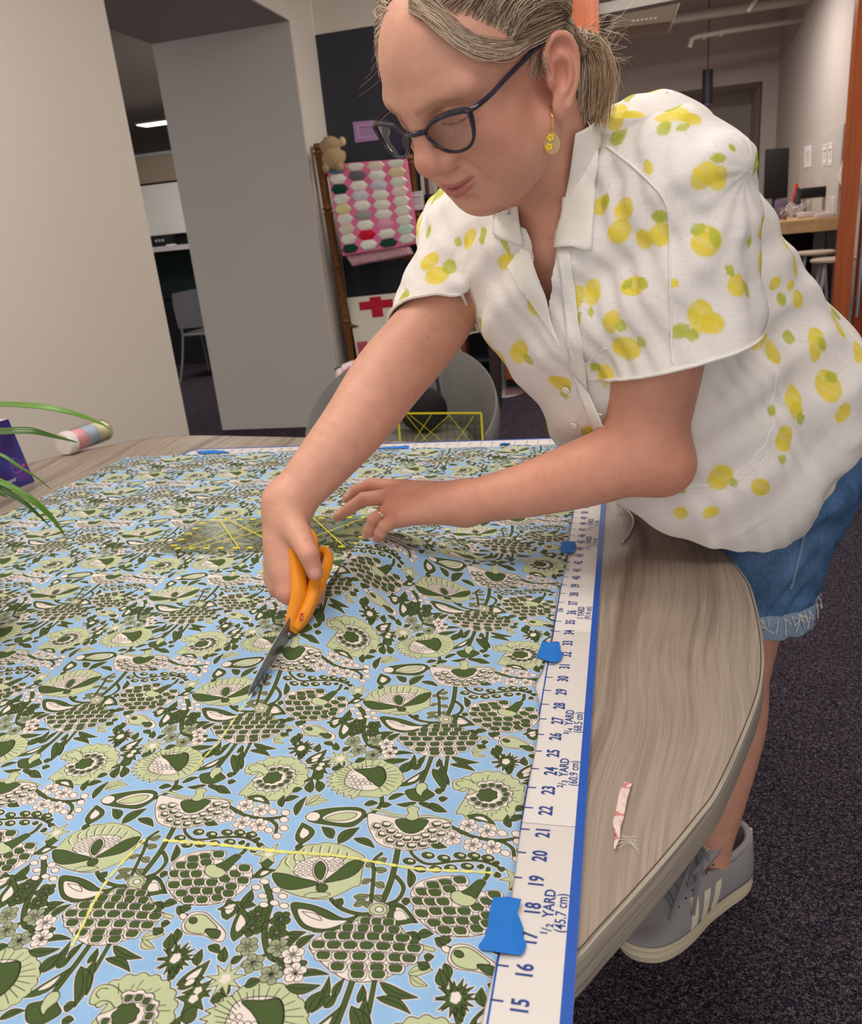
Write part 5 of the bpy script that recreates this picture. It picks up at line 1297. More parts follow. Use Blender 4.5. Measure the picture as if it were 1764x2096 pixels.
def strand(pts, r0, r1, col, n=3, sub=4):
    P = spline(pts, sub); k = len(P); base = len(HV)
    T = np.gradient(P, axis=0); T /= np.linalg.norm(T, axis=1)[:, None] + 1e-9
    A = np.cross(T, CF); A /= np.linalg.norm(A, axis=1)[:, None] + 1e-9; Bn = np.cross(T, A)
    for i in range(k):
        r = r0 + (r1 - r0) * i / (k - 1)
        for j in range(n):
            a = 2 * math.pi * j / n; HV.append(P[i] + (A[i] * math.cos(a) + Bn[i] * math.sin(a)) * r); HCOL.append(col)
    for i in range(k - 1):
        for j in range(n):
            a = base + i*n + j; b = base + i*n + (j+1) % n; HF_.append((a, b, b + n, a + n))
PALETTE = [np.array(rgb(*c)) for c in ((200, 172, 146), (172, 144, 118), (224, 204, 182), (140, 113, 91), (212, 188, 164), (232, 217, 200))]
def hcol(dark=0): return PALETTE[hr.integers(0, 6)] * (1 - dark) * (.85 + .3 * hr.random())
# root line: (y, z) of the hairline for one side, strands run back over the skull to the knot
for s in (1, -1):
    for k in range(2300 if s == 1 else 800):
        t = hr.random(); u = hr.random() ** 1.2
        z = .118 - .080 * t; y = np.interp(z, [.02, .05, .08, .10, .12], [.020, .026, .048, .066, .074]) - u * .13 * (1 - .5 * t)
        x = s * .075 * math.sqrt(max(.02, 1 - ((y + .006) / .1) ** 2 - ((z - .046) / .080) ** 2)) if t > .25 else s * hr.random() * .05
        jt = lambda q, a=.0022: np.array(q) + hr.normal(size=3) * a
        p0 = np.array([x, y, z]); lane = (1 - t)
        m1 = jt([s * (.066 - .020 * lane), y * .45 - .008, .048 + .050 * lane]); m2 = jt([s * (.062 - .012 * lane), -.052, .026 + .040 * lane]); m3 = jt([s * .042, -.085, -.004 + .016 * lane])
        off = .0055 + .0085 * hr.random()
        P = [headproj(p0, .0022), headproj(m1, off), headproj(m2, off + .003), headproj(m3, off + .002), KNOT + HL * hr.normal() * .005 + HU * hr.normal() * .005]
        strand(P, .00026 + .0002 * hr.random(), .00022, hcol(.10 + .12 * math.sin(t * 40)))
for k in range(700):                                       # back and sides gathered towards the tie
    y0 = -.075 + .075 * hr.random(); z0 = .028 + .075 * hr.random(); w0 = .05 + .02 * hr.random()
    P = [headproj((w0, y0 + .02, z0), .004), headproj((w0 - .004, y0 - .015, z0 * .75), .0075 + .005 * hr.random()), headproj((.048, -.075 + .006 * hr.normal(), z0 * .3 - .006), .008), KNOT + HL * hr.normal() * .006 + HU * hr.normal() * .006]
    strand(P, .0003 + .0002 * hr.random(), .00022, hcol(.06 + .1 * math.sin(z0 * 300)))
# long front locks swept from the parting over the temple and above the ear
for k in range(170):
    o = hr.normal() * .0032; q = [(836, 12), (890, 48), (938, 90), (990, 112), (1045, 110), (1098, 76), (1140, 50), (1174, 66)]
    P = []
    for i, (px_, py_) in enumerate(q):
        d = .79 - .012 * i; r_ = hit(px_, py_, PT)[0]
        p_ = r_ if r_ is not None else at(px_, py_, .76)
        P.append(p_ + n_(CAM - p_) * (.004 + .003 * hr.random()) + CU * (o + .002 * hr.normal()) + CU * .0032 * (k % 6) * (1 if i < 5 else .3))
    strand(P, .0003, .0002, hcol(.22 if k % 5 == 0 else .02), sub=5)
for k in range(260):                                       # hair at the far temple, brushed back
    z0 = .122 - .055 * hr.random(); a = hr.normal() * .002
    P = [headproj((-.012 - .036 * hr.random(), .070 - .012 * hr.random(), z0), .002), headproj((-.050, .052 + a, z0 - .020), .007 + .003 * hr.random()), headproj((-.062, .030, z0 - .036 + a), .007), headproj((-.070, -.01, z0 - .045), .005)]
    strand(P, .0003, .0002, hcol(.05))
for k in range(46):                                        # side burn wisps before the ear
    P = []
    x0 = 1085 + 30 * hr.random(); y0 = 100 + 20 * hr.random()
    for i in range(4):
        r_ = hit(x0 + 8 * i * hr.random() - 3 * i, y0 + 16 * i, PT)[0]
        if r_ is not None: P.append(r_ + n_(CAM - r_) * .003)
    if len(P) == 4: strand(P, .00035, .00015, hcol(-.1))
# ponytail
for k in range(1500):
    a = hr.normal(size=3); w_ = hr.random()
    px_ = 1196 + 30 * hr.normal() * .8; px_ = min(max(px_, 1158), 1244); py_ = 222 + 18 * hr.random() + (10 if px_ > 1200 else 0)
    tip = at(px_ + 6 * hr.normal(), py_ + 10 * hr.normal(), .865 + .02 * hr.normal()); mid = at(px_ + 4 + 6 * hr.normal() + 6 * (px_ > 1200), 150 + 14 * hr.normal(), .86 + .018 * hr.normal()); top = at(1172 + (px_ - 1172) * .75 + 5 * hr.normal(), 84 + 10 * hr.normal(), .862 + .014 * hr.normal())
    strand([KNOT + a * .006, top, mid, tip], .00034, .0002, hcol(.12 if px_ > 1205 else .02) * (np.array([1.02, .93, .80]) if px_ > 1200 else 1))
for k in range(60):                                        # flyaways
    b = at(1190 + 50 * hr.random(), 40 + 110 * hr.random(), .86); d = n_(CR * (1 + hr.random()) + CU * (hr.normal() * .5 + .25) + CF * hr.normal() * .4); ln = .012 + .030 * hr.random()
    strand([b, b + d * ln * .5 + CU * .004 * hr.normal(), b + d * ln + CU * .010 * hr.normal()], .00018, .00008, hcol(-.2))
for k in range(5):
    b = at(786 + 6 * k % 9, 20 + 18 * k, .77); strand([b, b - CR * .010 - CU * .012, b - CR * .006 - CU * .032, b - CR * (.012 + .004 * k) - CU * .05], .00015, .00008, hcol(-.2))
HVa = np.array(HV); mo_ = MB(); 
me = bpy.data.meshes.new('strands'); org = np.array(hairobj.matrix_world.translation)
me.vertices.add(len(HVa)); me.vertices.foreach_set('co', (HVa - org).astype(np.float32).ravel()); HFa = np.array(HF_, np.int32)
me.loops.add(len(HFa) * 4); me.loops.foreach_set('vertex_index', HFa.ravel()); me.polygons.add(len(HFa)); me.polygons.foreach_set('loop_start', np.arange(0, len(HFa) * 4, 4, dtype=np.int32)); me.update(calc_edges=True)
me.polygons.foreach_set('use_smooth', np.ones(len(HFa), bool)); ct = me.color_attributes.new('tint', 'FLOAT_COLOR', 'POINT'); c4 = np.ones((len(HVa), 4), np.float32); c4[:, :3] = np.array(HCOL); ct.data.foreach_set('color', c4.ravel())
me.materials.append(m_hair); so = link('strands', me, hairobj, org); so['kind'] = 'stuff'
m_elastic = mat('hair_elastic', rgb(196, 176, 150), rough=.6)
MB().tube([KNOT + (HL * math.cos(a) + HU * math.sin(a)) * .0105 for a in np.linspace(0, 2 * math.pi, 17)[:-1]], .0028, 6, closed=True).build('hair_tie', m_elastic, hairobj, smooth=True)

# ---- glasses
m_frame = mat('dark_tortoise_acetate', rgb(40, 36, 52), rough=.18, noise=(160, .45), spec=.6)
def thin_glass(name, tintc=(1, 1, 1), strength=1.0, rough=.02):
    m = bpy.data.materials.new(name); m.use_nodes = True; nt = m.node_tree; N = nt.nodes; L = nt.links; N.remove(N['Principled BSDF'])
    t = N.new('ShaderNodeBsdfTransparent'); t.inputs[0].default_value = (*tintc, 1); g = N.new('ShaderNodeBsdfGlossy'); g.inputs['Roughness'].default_value = rough
    fr_ = N.new('ShaderNodeFresnel'); fr_.inputs[0].default_value = 1.5; mu = N.new('ShaderNodeMath'); mu.operation = 'MULTIPLY'; mu.inputs[1].default_value = strength; L.new(fr_.outputs[0], mu.inputs[0])
    mx = N.new('ShaderNodeMixShader'); L.new(mu.outputs[0], mx.inputs[0]); L.new(t.outputs[0], mx.inputs[1]); L.new(g.outputs[0], mx.inputs[2]); L.new(mx.outputs[0], N['Material Output'].inputs[0]); return m
m_lens = thin_glass('spectacle_lens', (.97, .97, .98), 1.3)
glasses = empty('glasses', H(0, .107, .014), 'x', 'x'); del glasses['label']; del glasses['category']; glasses.parent = person; glasses.matrix_parent_inverse = Matrix.Identity(4); glasses.location = V(H(0, .107, .014) - np.array(person.matrix_world.translation)); glasses.matrix_world = Matrix.Translation(V(H(0, .107, .014)))
def lens_pts(s):
    raw = [(.0130, .0175), (.0220, .0235), (.0360, .0272), (.0520, .0280), (.0655, .0258), (.0658, .0165), (.0622, .0040), (.0550, -.0035), (.0420, -.0062), (.0280, -.0030), (.0175, .0060), (.0128, .0125)]
    return [H(s * x, .1075 - .9 * max(x - .012, 0) ** 1.6 * 1.1 + (.006 - z) * .10, z) for x, z in raw]
for s in (1, -1):
    P = spline(lens_pts(s), 5, True); R_ = [.0016 + .0013 * max(0, math.cos(2 * math.pi * (i / len(P) - .28))) for i in range(len(P))]
    MB().tube(P, R_, 8, closed=True).build('lens_rim', m_frame, glasses, smooth=True)
    c = P.mean(0); m = MB(); nrm = n_(HF); vs = [c + nrm * .0012] + [p for p in P] ; k = len(P)
    m.add(vs, [(0, 1 + i, 1 + (i + 1) % k) for i in range(k)]); lo = m.build('lens', m_lens, glasses, smooth=True); pass
    hinge = lens_pts(s)[4]
    MB().tube(spline([hinge, H(s * .0700, .090, .0250), H(s * .0715, .070, .0230), H(s * .0725, .045, .0230), H(s * .0735, .022, .0225), H(s * .0745, -.004, .0210), H(s * .0745, -.030, .012), H(s * .073, -.042, -.004)], 5), .0017, 8, flat=1.4).build('temple_arm', m_frame, glasses, smooth=True)
    MB().sphere(H(s * .013, .1035, .004), (.0035, .0025, .0060), 10, 8, HM).build('nose_pad', m_lens, glasses, smooth=True)
MB().tube(spline([lens_pts(1)[0], H(.006, .1095, .0185), H(0, .1105, .0185), H(-.006, .1095, .0185), lens_pts(-1)[0]], 4), .0026, 8).build('bridge', m_frame, glasses, smooth=True)
# ---- jewellery
m_gold = mat('gold', rgb(214, 168, 92), rough=.22, metal=1.0); m_resin = mat('clear_resin', rgb(250, 240, 205), rough=.05, trans=.85, ior=1.4); m_petal = mat('yellow_pressed_flower', rgb(236, 206, 20), rough=.6)
for s in (1, -1):
    p_ = (hit(1126, 236, PT)[0]) if s == 1 else H(-.074, .004, -.052)
    if p_ is None: p_ = H(.076, 0, -.05)
    p_ = p_ + n_(CAM - p_) * .002 * (s == 1); dn = np.array([0, 0, -1.0]); side = HL * s
    er = MB().tube(spline([p_ + np.array([0, 0, .003]) - side * .001, p_ + side * .003 + dn * .002, p_ + side * .002 + dn * .010, p_ + side * .001 + dn * .014], 5), .0005, 6).build('earring', m_gold, person, smooth=True)
    c = p_ + dn * .024 + side * .001; e1 = n_(np.cross(dn, CAM - c)); e2 = -dn
    loop = [c + e1 * (.0072 * math.sin(a) * (1 - .45 * max(0, math.cos(a)))) + e2 * (.0100 * math.cos(a)) for a in np.linspace(0, 2 * math.pi, 25)[:-1]]
    MB().tube(loop, .0005, 5, closed=True).build('drop_rim', m_gold, er, smooth=True)
    dm = MB(); nn_ = n_(np.cross(e1, e2)); kk = len(loop)
    dm.prism([q - nn_ * .0012 for q in loop], nn_ * .0024); dm.build('resin_drop', m_resin, er)
    for a_, b_ in ((.0012, .0045), (.0030, -.0035)):
        fm = MB()
        for k in range(5):
            a = k * 2 * math.pi / 5; fm.sphere(c + e1 * (a_ + .0022 * math.cos(a)) + e2 * (b_ + .0022 * math.sin(a)) + n_(CAM - c) * .0018, (.0015, .0015, .0006), 8, 5, [e1, e2, nn_])
        fm.build('pressed_flower', m_petal, er, smooth=True)
    q = p_ + np.array([0, 0, .008]) + CR * .004
    MB().tube([q + HF * .0035 * math.cos(a) + HL * s * .0035 * math.sin(a) for a in np.linspace(0, 2*math.pi, 15)[:-1]], .0006, 6, closed=True).build('small_hoop', m_gold, person, smooth=True)
d_ = n_(at(766, 1064, 1.085) - LM[2]); c = LM[2] * .52 + at(766, 1064, 1.085) * .48; u_ = n_(np.cross(d_, [0, 0, 1])); w_ = np.cross(d_, u_)
rg = MB().tube([c + (u_ * math.cos(a) + w_ * math.sin(a)) * .0114 for a in np.linspace(0, 2*math.pi, 29)[:-1]], .0012, 8, closed=True).build('wedding_ring', m_gold, person, smooth=True)
up_ = n_(CAM - c); up_ = n_(up_ - d_ * (up_ @ d_)); st = c + up_ * .0135 - d_ * .003
MB().lathe([(.0001, -.002), (.0022, 0), (.0016, .0012), (.0001, .0014)], st, 10, [d_, np.cross(up_, d_), up_]).build('stone', mat('diamond', (1, 1, 1), rough=.02, trans=.6, ior=2.0), rg)

# ---- sneakers
m_suede = mat('grey_suede', rgb(150, 146, 150), rough=.95, noise=(300, .05), bump=(700, .25, .0008)); m_sole = mat('cream_rubber', rgb(222, 210, 184), rough=.6); m_stripe = mat('cream_leather', rgb(228, 218, 194), rough=.5); m_lace = mat('grey_laces', rgb(126, 128, 134), rough=.9); m_linebr = mat('sole_groove', rgb(168, 152, 122), rough=.7)
def shoe(heel, direction, mirror):
    d = n_(direction); sd = np.array([-d[1], d[0], 0]) * mirror; up = np.array([0, 0, 1.]); W = lambda a, b, c: heel + d * a * 1.03 + sd * b * 1.08 + up * c * 1.18      # a along the foot, b outward
    outl = [(-.008, 0), (-.004, .024), (.02, .033), (.07, .034), (.12, .037), (.17, .046), (.215, .048), (.25, .040), (.275, .018), (.281, -.008), (.268, -.030), (.235, -.043), (.19, -.044), (.13, -.036), (.07, -.033), (.02, -.031), (-.004, -.022)]
    O = spline(outl, 4, True); k = len(O); cen = O.mean(0)
    sk = MB(); prof = [(.985, .000), (1.0, .004), (1.0, .010), (1.012, .012), (1.0, .014), (.998, .022), (1.010, .024), (.998, .026), (.992, .034), (.96, .035)]
    vs = [W(*(cen + (o - cen) * sc), z) for sc, z in prof for o in O]; fs = [(i*k + j, i*k + (j+1) % k, (i+1)*k + (j+1) % k, (i+1)*k + j) for i in range(len(prof)-1) for j in range(k)]
    fs += [tuple(range(k-1, -1, -1)), tuple((len(prof)-1)*k + j for j in range(k))]; sk.add(vs, fs)
    root = sk.build('sneaker', m_sole, person, smooth=True); root['label'] = 'grey suede sneaker with cream side stripes'
    up_m = MB()          # upper: rings rising from the sole, open at the ankle
    def top(a): return np.interp(a, [-.01, .0, .05, .09, .12, .16, .20, .24, .28], [.098, .098, .078, .080, .088, .074, .058, .048, .036])
    lev = []
    for q, (z0, ins) in enumerate([(0, .97), (.15, .97), (.35, .95), (.55, .88), (.75, .76), (.9, .62), (1.0, .50)]):
        lev.append([W(*(np.array([o[0] * (1 - .0) + (.0), o[1] * np.interp(o[0], [-.01, .06, .12, .2, .28], [ins ** .35, ins ** .45, ins ** .9, ins, ins])]) + np.array([(.004 if o[0] < .02 else 0) - (.10 * (1 - ins) if o[0] > .2 else 0) * (o[0] - .2) * 8, 0])), .032 + (top(o[0]) - .032) * z0) for o in O])
    vs = [p for r in lev for p in r]; n7 = len(lev); up_m.add(vs, [(i*k + j, i*k + (j+1) % k, (i+1)*k + (j+1) % k, (i+1)*k + j) for i in range(n7-1) for j in range(k)])
    vi = [(n7-1)*k + j for j in range(k)]
    front = [j for j in range(k) if O[j][0] > .125]
    up_m.f.append(tuple(vi[j] for j in front)); up_m.m.append(0)
    uo = up_m.build('upper', m_suede, root, smooth=True); sm_ = uo.modifiers.new('thickness', 'SOLIDIFY'); sm_.thickness = .004; sm_.offset = 1
    col_ = MB().tube(spline([W(.075, .021, .084), W(.045, .024, .086), (W(.01, .022, .096)), W(-.006, 0, .103), W(.01, -.022, .096), W(.045, -.024, .086), W(.075, -.021, .084)], 6), .0062, 8).build('padded_collar', m_suede, root, smooth=True)
    tg = MB(); gg = []
    for i, (a, z) in enumerate(((.185, .066), (.15, .084), (.12, .100), (.095, .116), (.084, .126))):
        for b in (-1, -.5, 0, .5, 1): gg.append(W(a, b * (.020 + .002 * i), z - .005 * abs(b) ** 2))
    tg.add(gg, [(i*5 + j, i*5 + j + 1, (i+1)*5 + j + 1, (i+1)*5 + j) for i in range(4) for j in range(4)]); to = tg.build('tongue', m_suede, root, smooth=True); s2 = to.modifiers.new('thickness', 'SOLIDIFY'); s2.thickness = .006
    tm_ = MB(); uy_ = n_(W(.084, 0, .126) - W(.12, 0, .100)); ux_ = n_(sd * mirror); un_ = n_(np.cross(ux_, uy_)); un_ = un_ if un_ @ d > 0 else -un_
    put_text(tm_, 'adidas', W(.0985, 0, .1135) + un_ * .0045, ux_, uy_, .013, 1.0, .0003); tm_.build('tongue_lettering', m_sole, root)
    st_ = BVHTree.FromPolygons([V(p) for p in up_m.v], [f for f in up_m.f])
    def onside(a, z, o, s=1):
        r_ = st_.ray_cast(V(W(a, .12 * s, z)), V(-sd * s), .2); p_ = np.array(r_[0]) if r_[0] is not None else W(a, .035 * s, z); return p_ + sd * s * o
    for s in (1, -1):
        for i in range(3):
            a0 = .098 + .030 * i; m = MB(); g_ = []
            for v in np.linspace(0, 1, 7):
                for u in (0, 1): g_.append(onside(a0 + u * .0155 - v * .020 + .012, .036 + v * .034, .0055, s))
            m.add(g_, [(2*j, 2*j+1, 2*j+3, 2*j+2) for j in range(6)]); o_ = m.build('side_stripe', m_stripe, root); s3 = o_.modifiers.new('thickness', 'SOLIDIFY'); s3.thickness = .0012; s3.offset = 0
    for i in range(6):
        a = .188 - .016 * i; z = .068 + .0075 * i; m = MB().tube(spline([W(a, .025, z - .007), W(a - .004, .012, z + .007), W(a - .006, 0, z + .009), W(a - .006, -.012, z + .007), W(a - .004, -.025, z - .007)], 4), .0032, 6, flat=.5); m.build('shoelace', m_lace, root, smooth=True)
        ey = MB().lathe([(.0001, 0), (.0017, 0), (.0017, .0012), (.0001, .0012)], W(a, .029, z - .004), 8, [d, up, sd]); ey.build('eyelet', m_blackp, root)
    for P in ([W(.112, 0, .112), W(.118, .020, .122), W(.140, .030, .118), W(.155, .026, .106), W(.130, .008, .108), W(.112, 0, .112)], [W(.112, 0, .112), W(.11, -.02, .12), W(.13, -.03, .115), W(.145, -.022, .104), W(.112, 0, .112)],
              [W(.112, 0, .112), W(.135, .025, .110), W(.160, .040, .085), W(.175, .047, .055)], [W(.112, 0, .112), W(.160, .020, .104), W(.195, .030, .080), W(.215, .034, .058)]):
        MB().tube(spline(P, 5), .0030, 6, flat=.45).build('shoelace', m_lace, root, smooth=True)
    tp_ = MB().tube(spline([onside(.205, .040, .0045), onside(.200, .056, .0045), W(.196, .020, .0665), W(.192, 0, .069), W(.196, -.020, .066), onside(.200, .055, .0045, -1)], 5), .0016, 6).build('toe_seam', m_lace, root, smooth=True)
    hl_ = MB(); hl_.add([W(-.0135, -.014, .058), W(-.0135, .014, .058), W(-.0125, .012, .098), W(-.0125, -.012, .098)], [(0, 1, 2, 3)]); ho = hl_.build('heel_tab', m_stripe, root); s4 = ho.modifiers.new('thickness', 'SOLIDIFY'); s4.thickness = .003
    return root
SHOE_L = shoe(LHEEL, fd, 1)
SHOE_R = shoe(RHEEL, fd, -1)
# ================================================================== THINGS ON THE TABLE
m_orange = mat('orange_plastic', rgb(238, 146, 26), rough=.35, spec=.5); m_blade = mat('polished_blade', rgb(222, 222, 224), rough=.34, metal=1.0); m_blade2 = mat('satin_blade', rgb(150, 150, 152), rough=.38, metal=1.0)
m_red = mat('red_badge', rgb(214, 50, 36), rough=.4); m_whitep = mat('white_print', rgb(244, 240, 236), rough=.5)
PIV = at(597, 1286, .935); TIP = np.array([-.3085, .686, FZ + .004])
sc = empty('scissors', TIP, 'open scissors with orange handles held in right hand cutting the blue cloth', 'scissors')
bd = n_(TIP - PIV); hd = n_(at(622, 1100, .957) - PIV); bn = n_(np.cross(bd, hd)); bn = bn if bn @ (CAM - PIV) > 0 else -bn; bu = n_(np.cross(bn, bd)); bu = bu if bu[2] > 0 else -bu
bl = np.linalg.norm(TIP - PIV)
def blade(spread, side, mt, w0=.0155):
    ax = n_(bd + bu * spread); pr = n_(np.cross(bn, ax)); pr = pr if pr[2] > 0 else -pr; st = [-.10, 0, .2, .5, .8, .95, 1.0]; up_, lo_ = [], []
    for t in st:
        c = PIV + ax * bl * t; wv = w0 * np.interp(t, [-.1, 0, .3, .7, .95, 1.0], [.8, 1, .95, .75, .35, .05])
        up_.append(c + pr * wv * (1.0 if spread > 0 else .25)); lo_.append(c - pr * wv * (.25 if spread > 0 else 1.0))
    poly = up_ + lo_[::-1]; m = MB(); m.prism([p + bn * side for p in poly], bn * .0014); return m.build('blade', mt, sc, bevel=.0003)
blade(.045, .0003, m_blade2); blade(-.01, -.0018, m_blade)
MB().lathe([(.0001, .0035), (.0030, .0035), (.0036, .0025), (.0036, -.0035), (.0001, -.0035)], PIV + bd * .010, 14, [bd, bu, bn]).build('pivot_screw', m_blade2, sc, smooth=True)
def handle(pts, rs, fl=1.35):
    m = MB(); P = spline(pts, 6); R_ = np.interp(np.linspace(0, 1, len(P)), np.linspace(0, 1, len(rs)), rs); m.tube(P, R_, 10, flat=fl); return m.build('handle', m_orange, sc, smooth=True)
handle([at(592, 1290, .934), at(601, 1262, .936), at(612, 1215, .942), at(609, 1165, .948), at(605, 1125, .952), at(612, 1100, .955), at(627, 1092, .957), at(638, 1104, .957), at(641, 1140, .955), at(644, 1185, .950), at(634, 1225, .944), at(618, 1258, .938), at(603, 1284, .934)],
       [.0050, .0072, .0080, .0072, .0066, .0062, .0060, .0058, .0050, .0054, .0066, .0072, .0058])
handle([at(598, 1292, .938), at(614, 1270, .940), at(628, 1242, .946), at(643, 1212, .956), at(660, 1180, .968), at(671, 1150, .980), at(670, 1132, .990), at(659, 1126, .995), at(650, 1140, .996), at(640, 1172, .990), at(626, 1216, .972), at(612, 1252, .952), at(604, 1284, .940)],
       [.0052, .0072, .0078, .0066, .0056, .0050, .0048, .0048, .0046, .0046, .0052, .0064, .0056])
bp_ = at(617, 1263, .927); MB().obox(bp_, n_(hd) * .0045, bu * 0 + n_(np.cross(bn, hd)) * .0026, bn * .0006).build('red_badge', m_red, sc)
sb = MB(); sb.tube([bp_ + bn * .0009 - hd * .0025, bp_ + bn * .0009 + n_(np.cross(bn, hd)) * .0012, bp_ + bn * .0009 + hd * .0025], .0005, 5); sb.build('white_mark', m_whitep, sc)

# ---- blue masking tape pieces, torn ends
m_tape = mat('blue_masking_tape', rgb(34, 116, 206), rough=.75, noise=(60, .05), bump=(500, .25, .0004))
def tape(pts, label, over_cloth=True):
    P = [onz(x, y)[:2] for x, y in pts]; c = np.mean(P, axis=0); m = MB(); k = len(P); n_r = 8; vs = []
    def zz(q): s_ = min(max((q[0] - .006) / .014, 0), 1); return (cloth_z(min(q[0], 0), q[1]) + .0016 if q[1] < 1.70 else BZ + .001) * (1 - s_) + (BZ + .0007) * s_
    for r in range(n_r + 1):
        for p_ in P: q = c + (np.array(p_) - c) * (r / n_r if r else .02); vs.append((q[0], q[1], zz(q)))
    m.add(vs, [(r*k + j, r*k + (j+1) % k, (r+1)*k + (j+1) % k, (r+1)*k + j) for r in range(n_r) for j in range(k)] + [tuple(range(k))])
    o = m.build('tape_piece', m_tape, None, origin=(c[0], c[1], BZ)); s_ = o.modifiers.new('thickness', 'SOLIDIFY'); s_.thickness = .0004; s_.offset = 1
    return tag(o, label, 'tape', 'blue tape pieces holding the cloth')
tape([(1010, 1856), (1040, 1853), (1068, 1856), (1064, 1872), (1058, 1882), (1066, 1898), (1072, 1914), (1070, 1926), (1078, 1946), (1074, 1960), (1066, 1968), (1020, 1966), (985, 1960), (980, 1952), (994, 1934), (1000, 1912), (1004, 1880)], 'largest torn blue tape piece nearest the camera on ruler edge')
tape([(1110, 1326), (1130, 1328), (1146, 1326), (1146, 1338), (1152, 1350), (1148, 1360), (1138, 1367), (1118, 1364), (1098, 1356), (1102, 1346)], 'blue tape piece with a notched corner halfway along the ruler')
tape([(1152, 1118), (1178, 1117), (1180, 1128), (1174, 1140), (1150, 1142), (1147, 1132)], 'small square blue tape piece nearest the left forearm')
tape([(402, 927), (440, 925), (470, 929), (468, 932), (420, 935), (408, 934)], 'blue tape piece at far left corner of cutting board')
tape([(772, 920), (838, 916), (836, 924), (776, 926)], 'blue tape piece at middle of far board edge')
tape([(1025, 911), (1045, 911), (1042, 916), (1022, 916)], 'small blue tape piece on far board edge near the elbow')

# ---- clear quilting ruler lying on the cloth
m_acr = thin_glass('clear_acrylic', (.84, .85, .76), .35, .25); m_yel = mat('yellow_ink', rgb(228, 214, 24), rough=.5); m_blk = mat('black_ink', rgb(30, 32, 26), rough=.6)
def quilting_ruler(org, ux, uy, Lx, Ly, label, step, rim, thick=.003, blackgrid=True, patch=None):
    org, ux, uy = np.array(org, float), n_(ux), n_(uy); nz_ = n_(np.cross(ux, uy)); root = empty('quilting_ruler', org + ux * Lx / 2 + uy * Ly / 2, label, 'ruler', 'clear quilting rulers')
    W = lambda a, b, c=0.0: org + ux * a + uy * b + nz_ * c
    MB().prism([W(0, 0), W(Lx, 0), W(Lx, Ly), W(0, Ly)], nz_ * thick).build('acrylic_sheet', m_acr, root)
    t = thick + .0003
    def bar(m, a0, b0, a1, b1, wd):
        d = n_(W(a1, b1) - W(a0, b0)); s_ = np.cross(nz_, d) * wd / 2; A, B_ = W(a0, b0, t), W(a1, b1, t); m.add([A - s_, A + s_, B_ + s_, B_ - s_], [(0, 1, 2, 3)])
    m = MB()
    for q in ((0, 0, Lx, 0), (Lx, 0, Lx, Ly), (Lx, Ly, 0, Ly), (0, Ly, 0, 0)):
        if rim: bar(m, *q, rim)
    for a0, a1 in ((.15, .62), (.40, .10), (.62, .92)): bar(m, Lx * a0, Ly * .95, Lx * a1, Ly * .05, .0018); bar(m, Lx * a0, Ly * .05, Lx * a1, Ly * .95, .0018)
    m.build('yellow_lines', m_yel, root)
    if blackgrid:
        m = MB()
        for k in range(1, int(Lx / step)): bar(m, k * step, 0, k * step, Ly, .0012)
        for k in range(1, int(Ly / step)): bar(m, 0, k * step, Lx, k * step, .0012)
        m.build('black_grid', m_blk, root)
    else:
        for k in range(1, int(Lx / step)):
            for b in (.012, Ly - .012): m = MB(); bar(m, k * step - .005, b, k * step + .005, b, .006); m.build('yellow_mark', m_yel, root)
        for k in range(1, int(Ly / step)):
            for a in (.012, Lx - .012): m = MB(); bar(m, a - .006, k * step, a + .006, k * step, .005); m.build('yellow_mark', m_yel, root)
    return root
A_, B_, C_ = onz(330, 1142), onz(570, 1140), onz(400, 1068)
def seat(p_, z): return np.array([p_[0], p_[1], z])
zr = FZ + .0042
quilting_ruler(seat(A_, zr), B_ - A_, C_ - A_ - n_(B_ - A_) * ((C_ - A_) @ n_(B_ - A_)), .34, .155, 'clear acrylic ruler with yellow marks lying on the cloth behind the cutting hand', .0254, 0, .0025, False)
# ---- fabric scrap
m_scrap = bpy.data.materials.new('rose_scrap'); m_scrap.use_nodes = True
nt, N, L, B = nodes_of(m_scrap); B.inputs['Roughness'].default_value = .9; tc = N.new('ShaderNodeTexCoord'); q = N.new('ShaderNodeTexNoise'); q.inputs['Scale'].default_value = 55; q.inputs['Detail'].default_value = 2; L.new(tc.outputs['Object'], q.inputs['Vector'])
cr = N.new('ShaderNodeValToRGB'); L.new(q.outputs['Fac'], cr.inputs[0]); cr.color_ramp.interpolation = 'CONSTANT'
for i, (p_, c_) in enumerate(((0, (62, 82, 74)), (.36, (206, 132, 128)), (.42, (226, 206, 200)), (.58, (222, 190, 186)), (.66, (80, 70, 66)))):
    e = cr.color_ramp.elements[i] if i < 2 else cr.color_ramp.elements.new(p_); e.position = p_; e.color = (*rgb(*c_), 1)
L.new(cr.outputs[0], B.inputs['Base Color'])
m = MB(); L_ = [(1277, 1604), (1268, 1628), (1260, 1665), (1254, 1690), (1258, 1712), (1256, 1742)]; R2 = [(1294, 1605), (1284, 1640), (1276, 1680), (1270, 1700), (1268, 1722), (1258, 1746)]; vs = []
for i, (a, b) in enumerate(zip(L_, R2)):
    for q_ in (a, b): p_ = onz(*q_); vs.append((p_[0], p_[1], TZ + .0012 + .0022 * abs(math.sin(i * 1.7))))
m.add(vs, [(2*i, 2*i+1, 2*i+3, 2*i+2) for i in range(5)]); o = m.build('fabric_scrap', m_scrap, None, origin=np.mean(vs, axis=0) * np.array([1, 1, 0]) + np.array([0, 0, TZ])); s_ = o.modifiers.new('thickness', 'SOLIDIFY'); s_.thickness = .0005; s_.offset = 1
tag(o, 'narrow pink and green floral fabric scrap lying on bare table', 'fabric scrap')
m = MB()
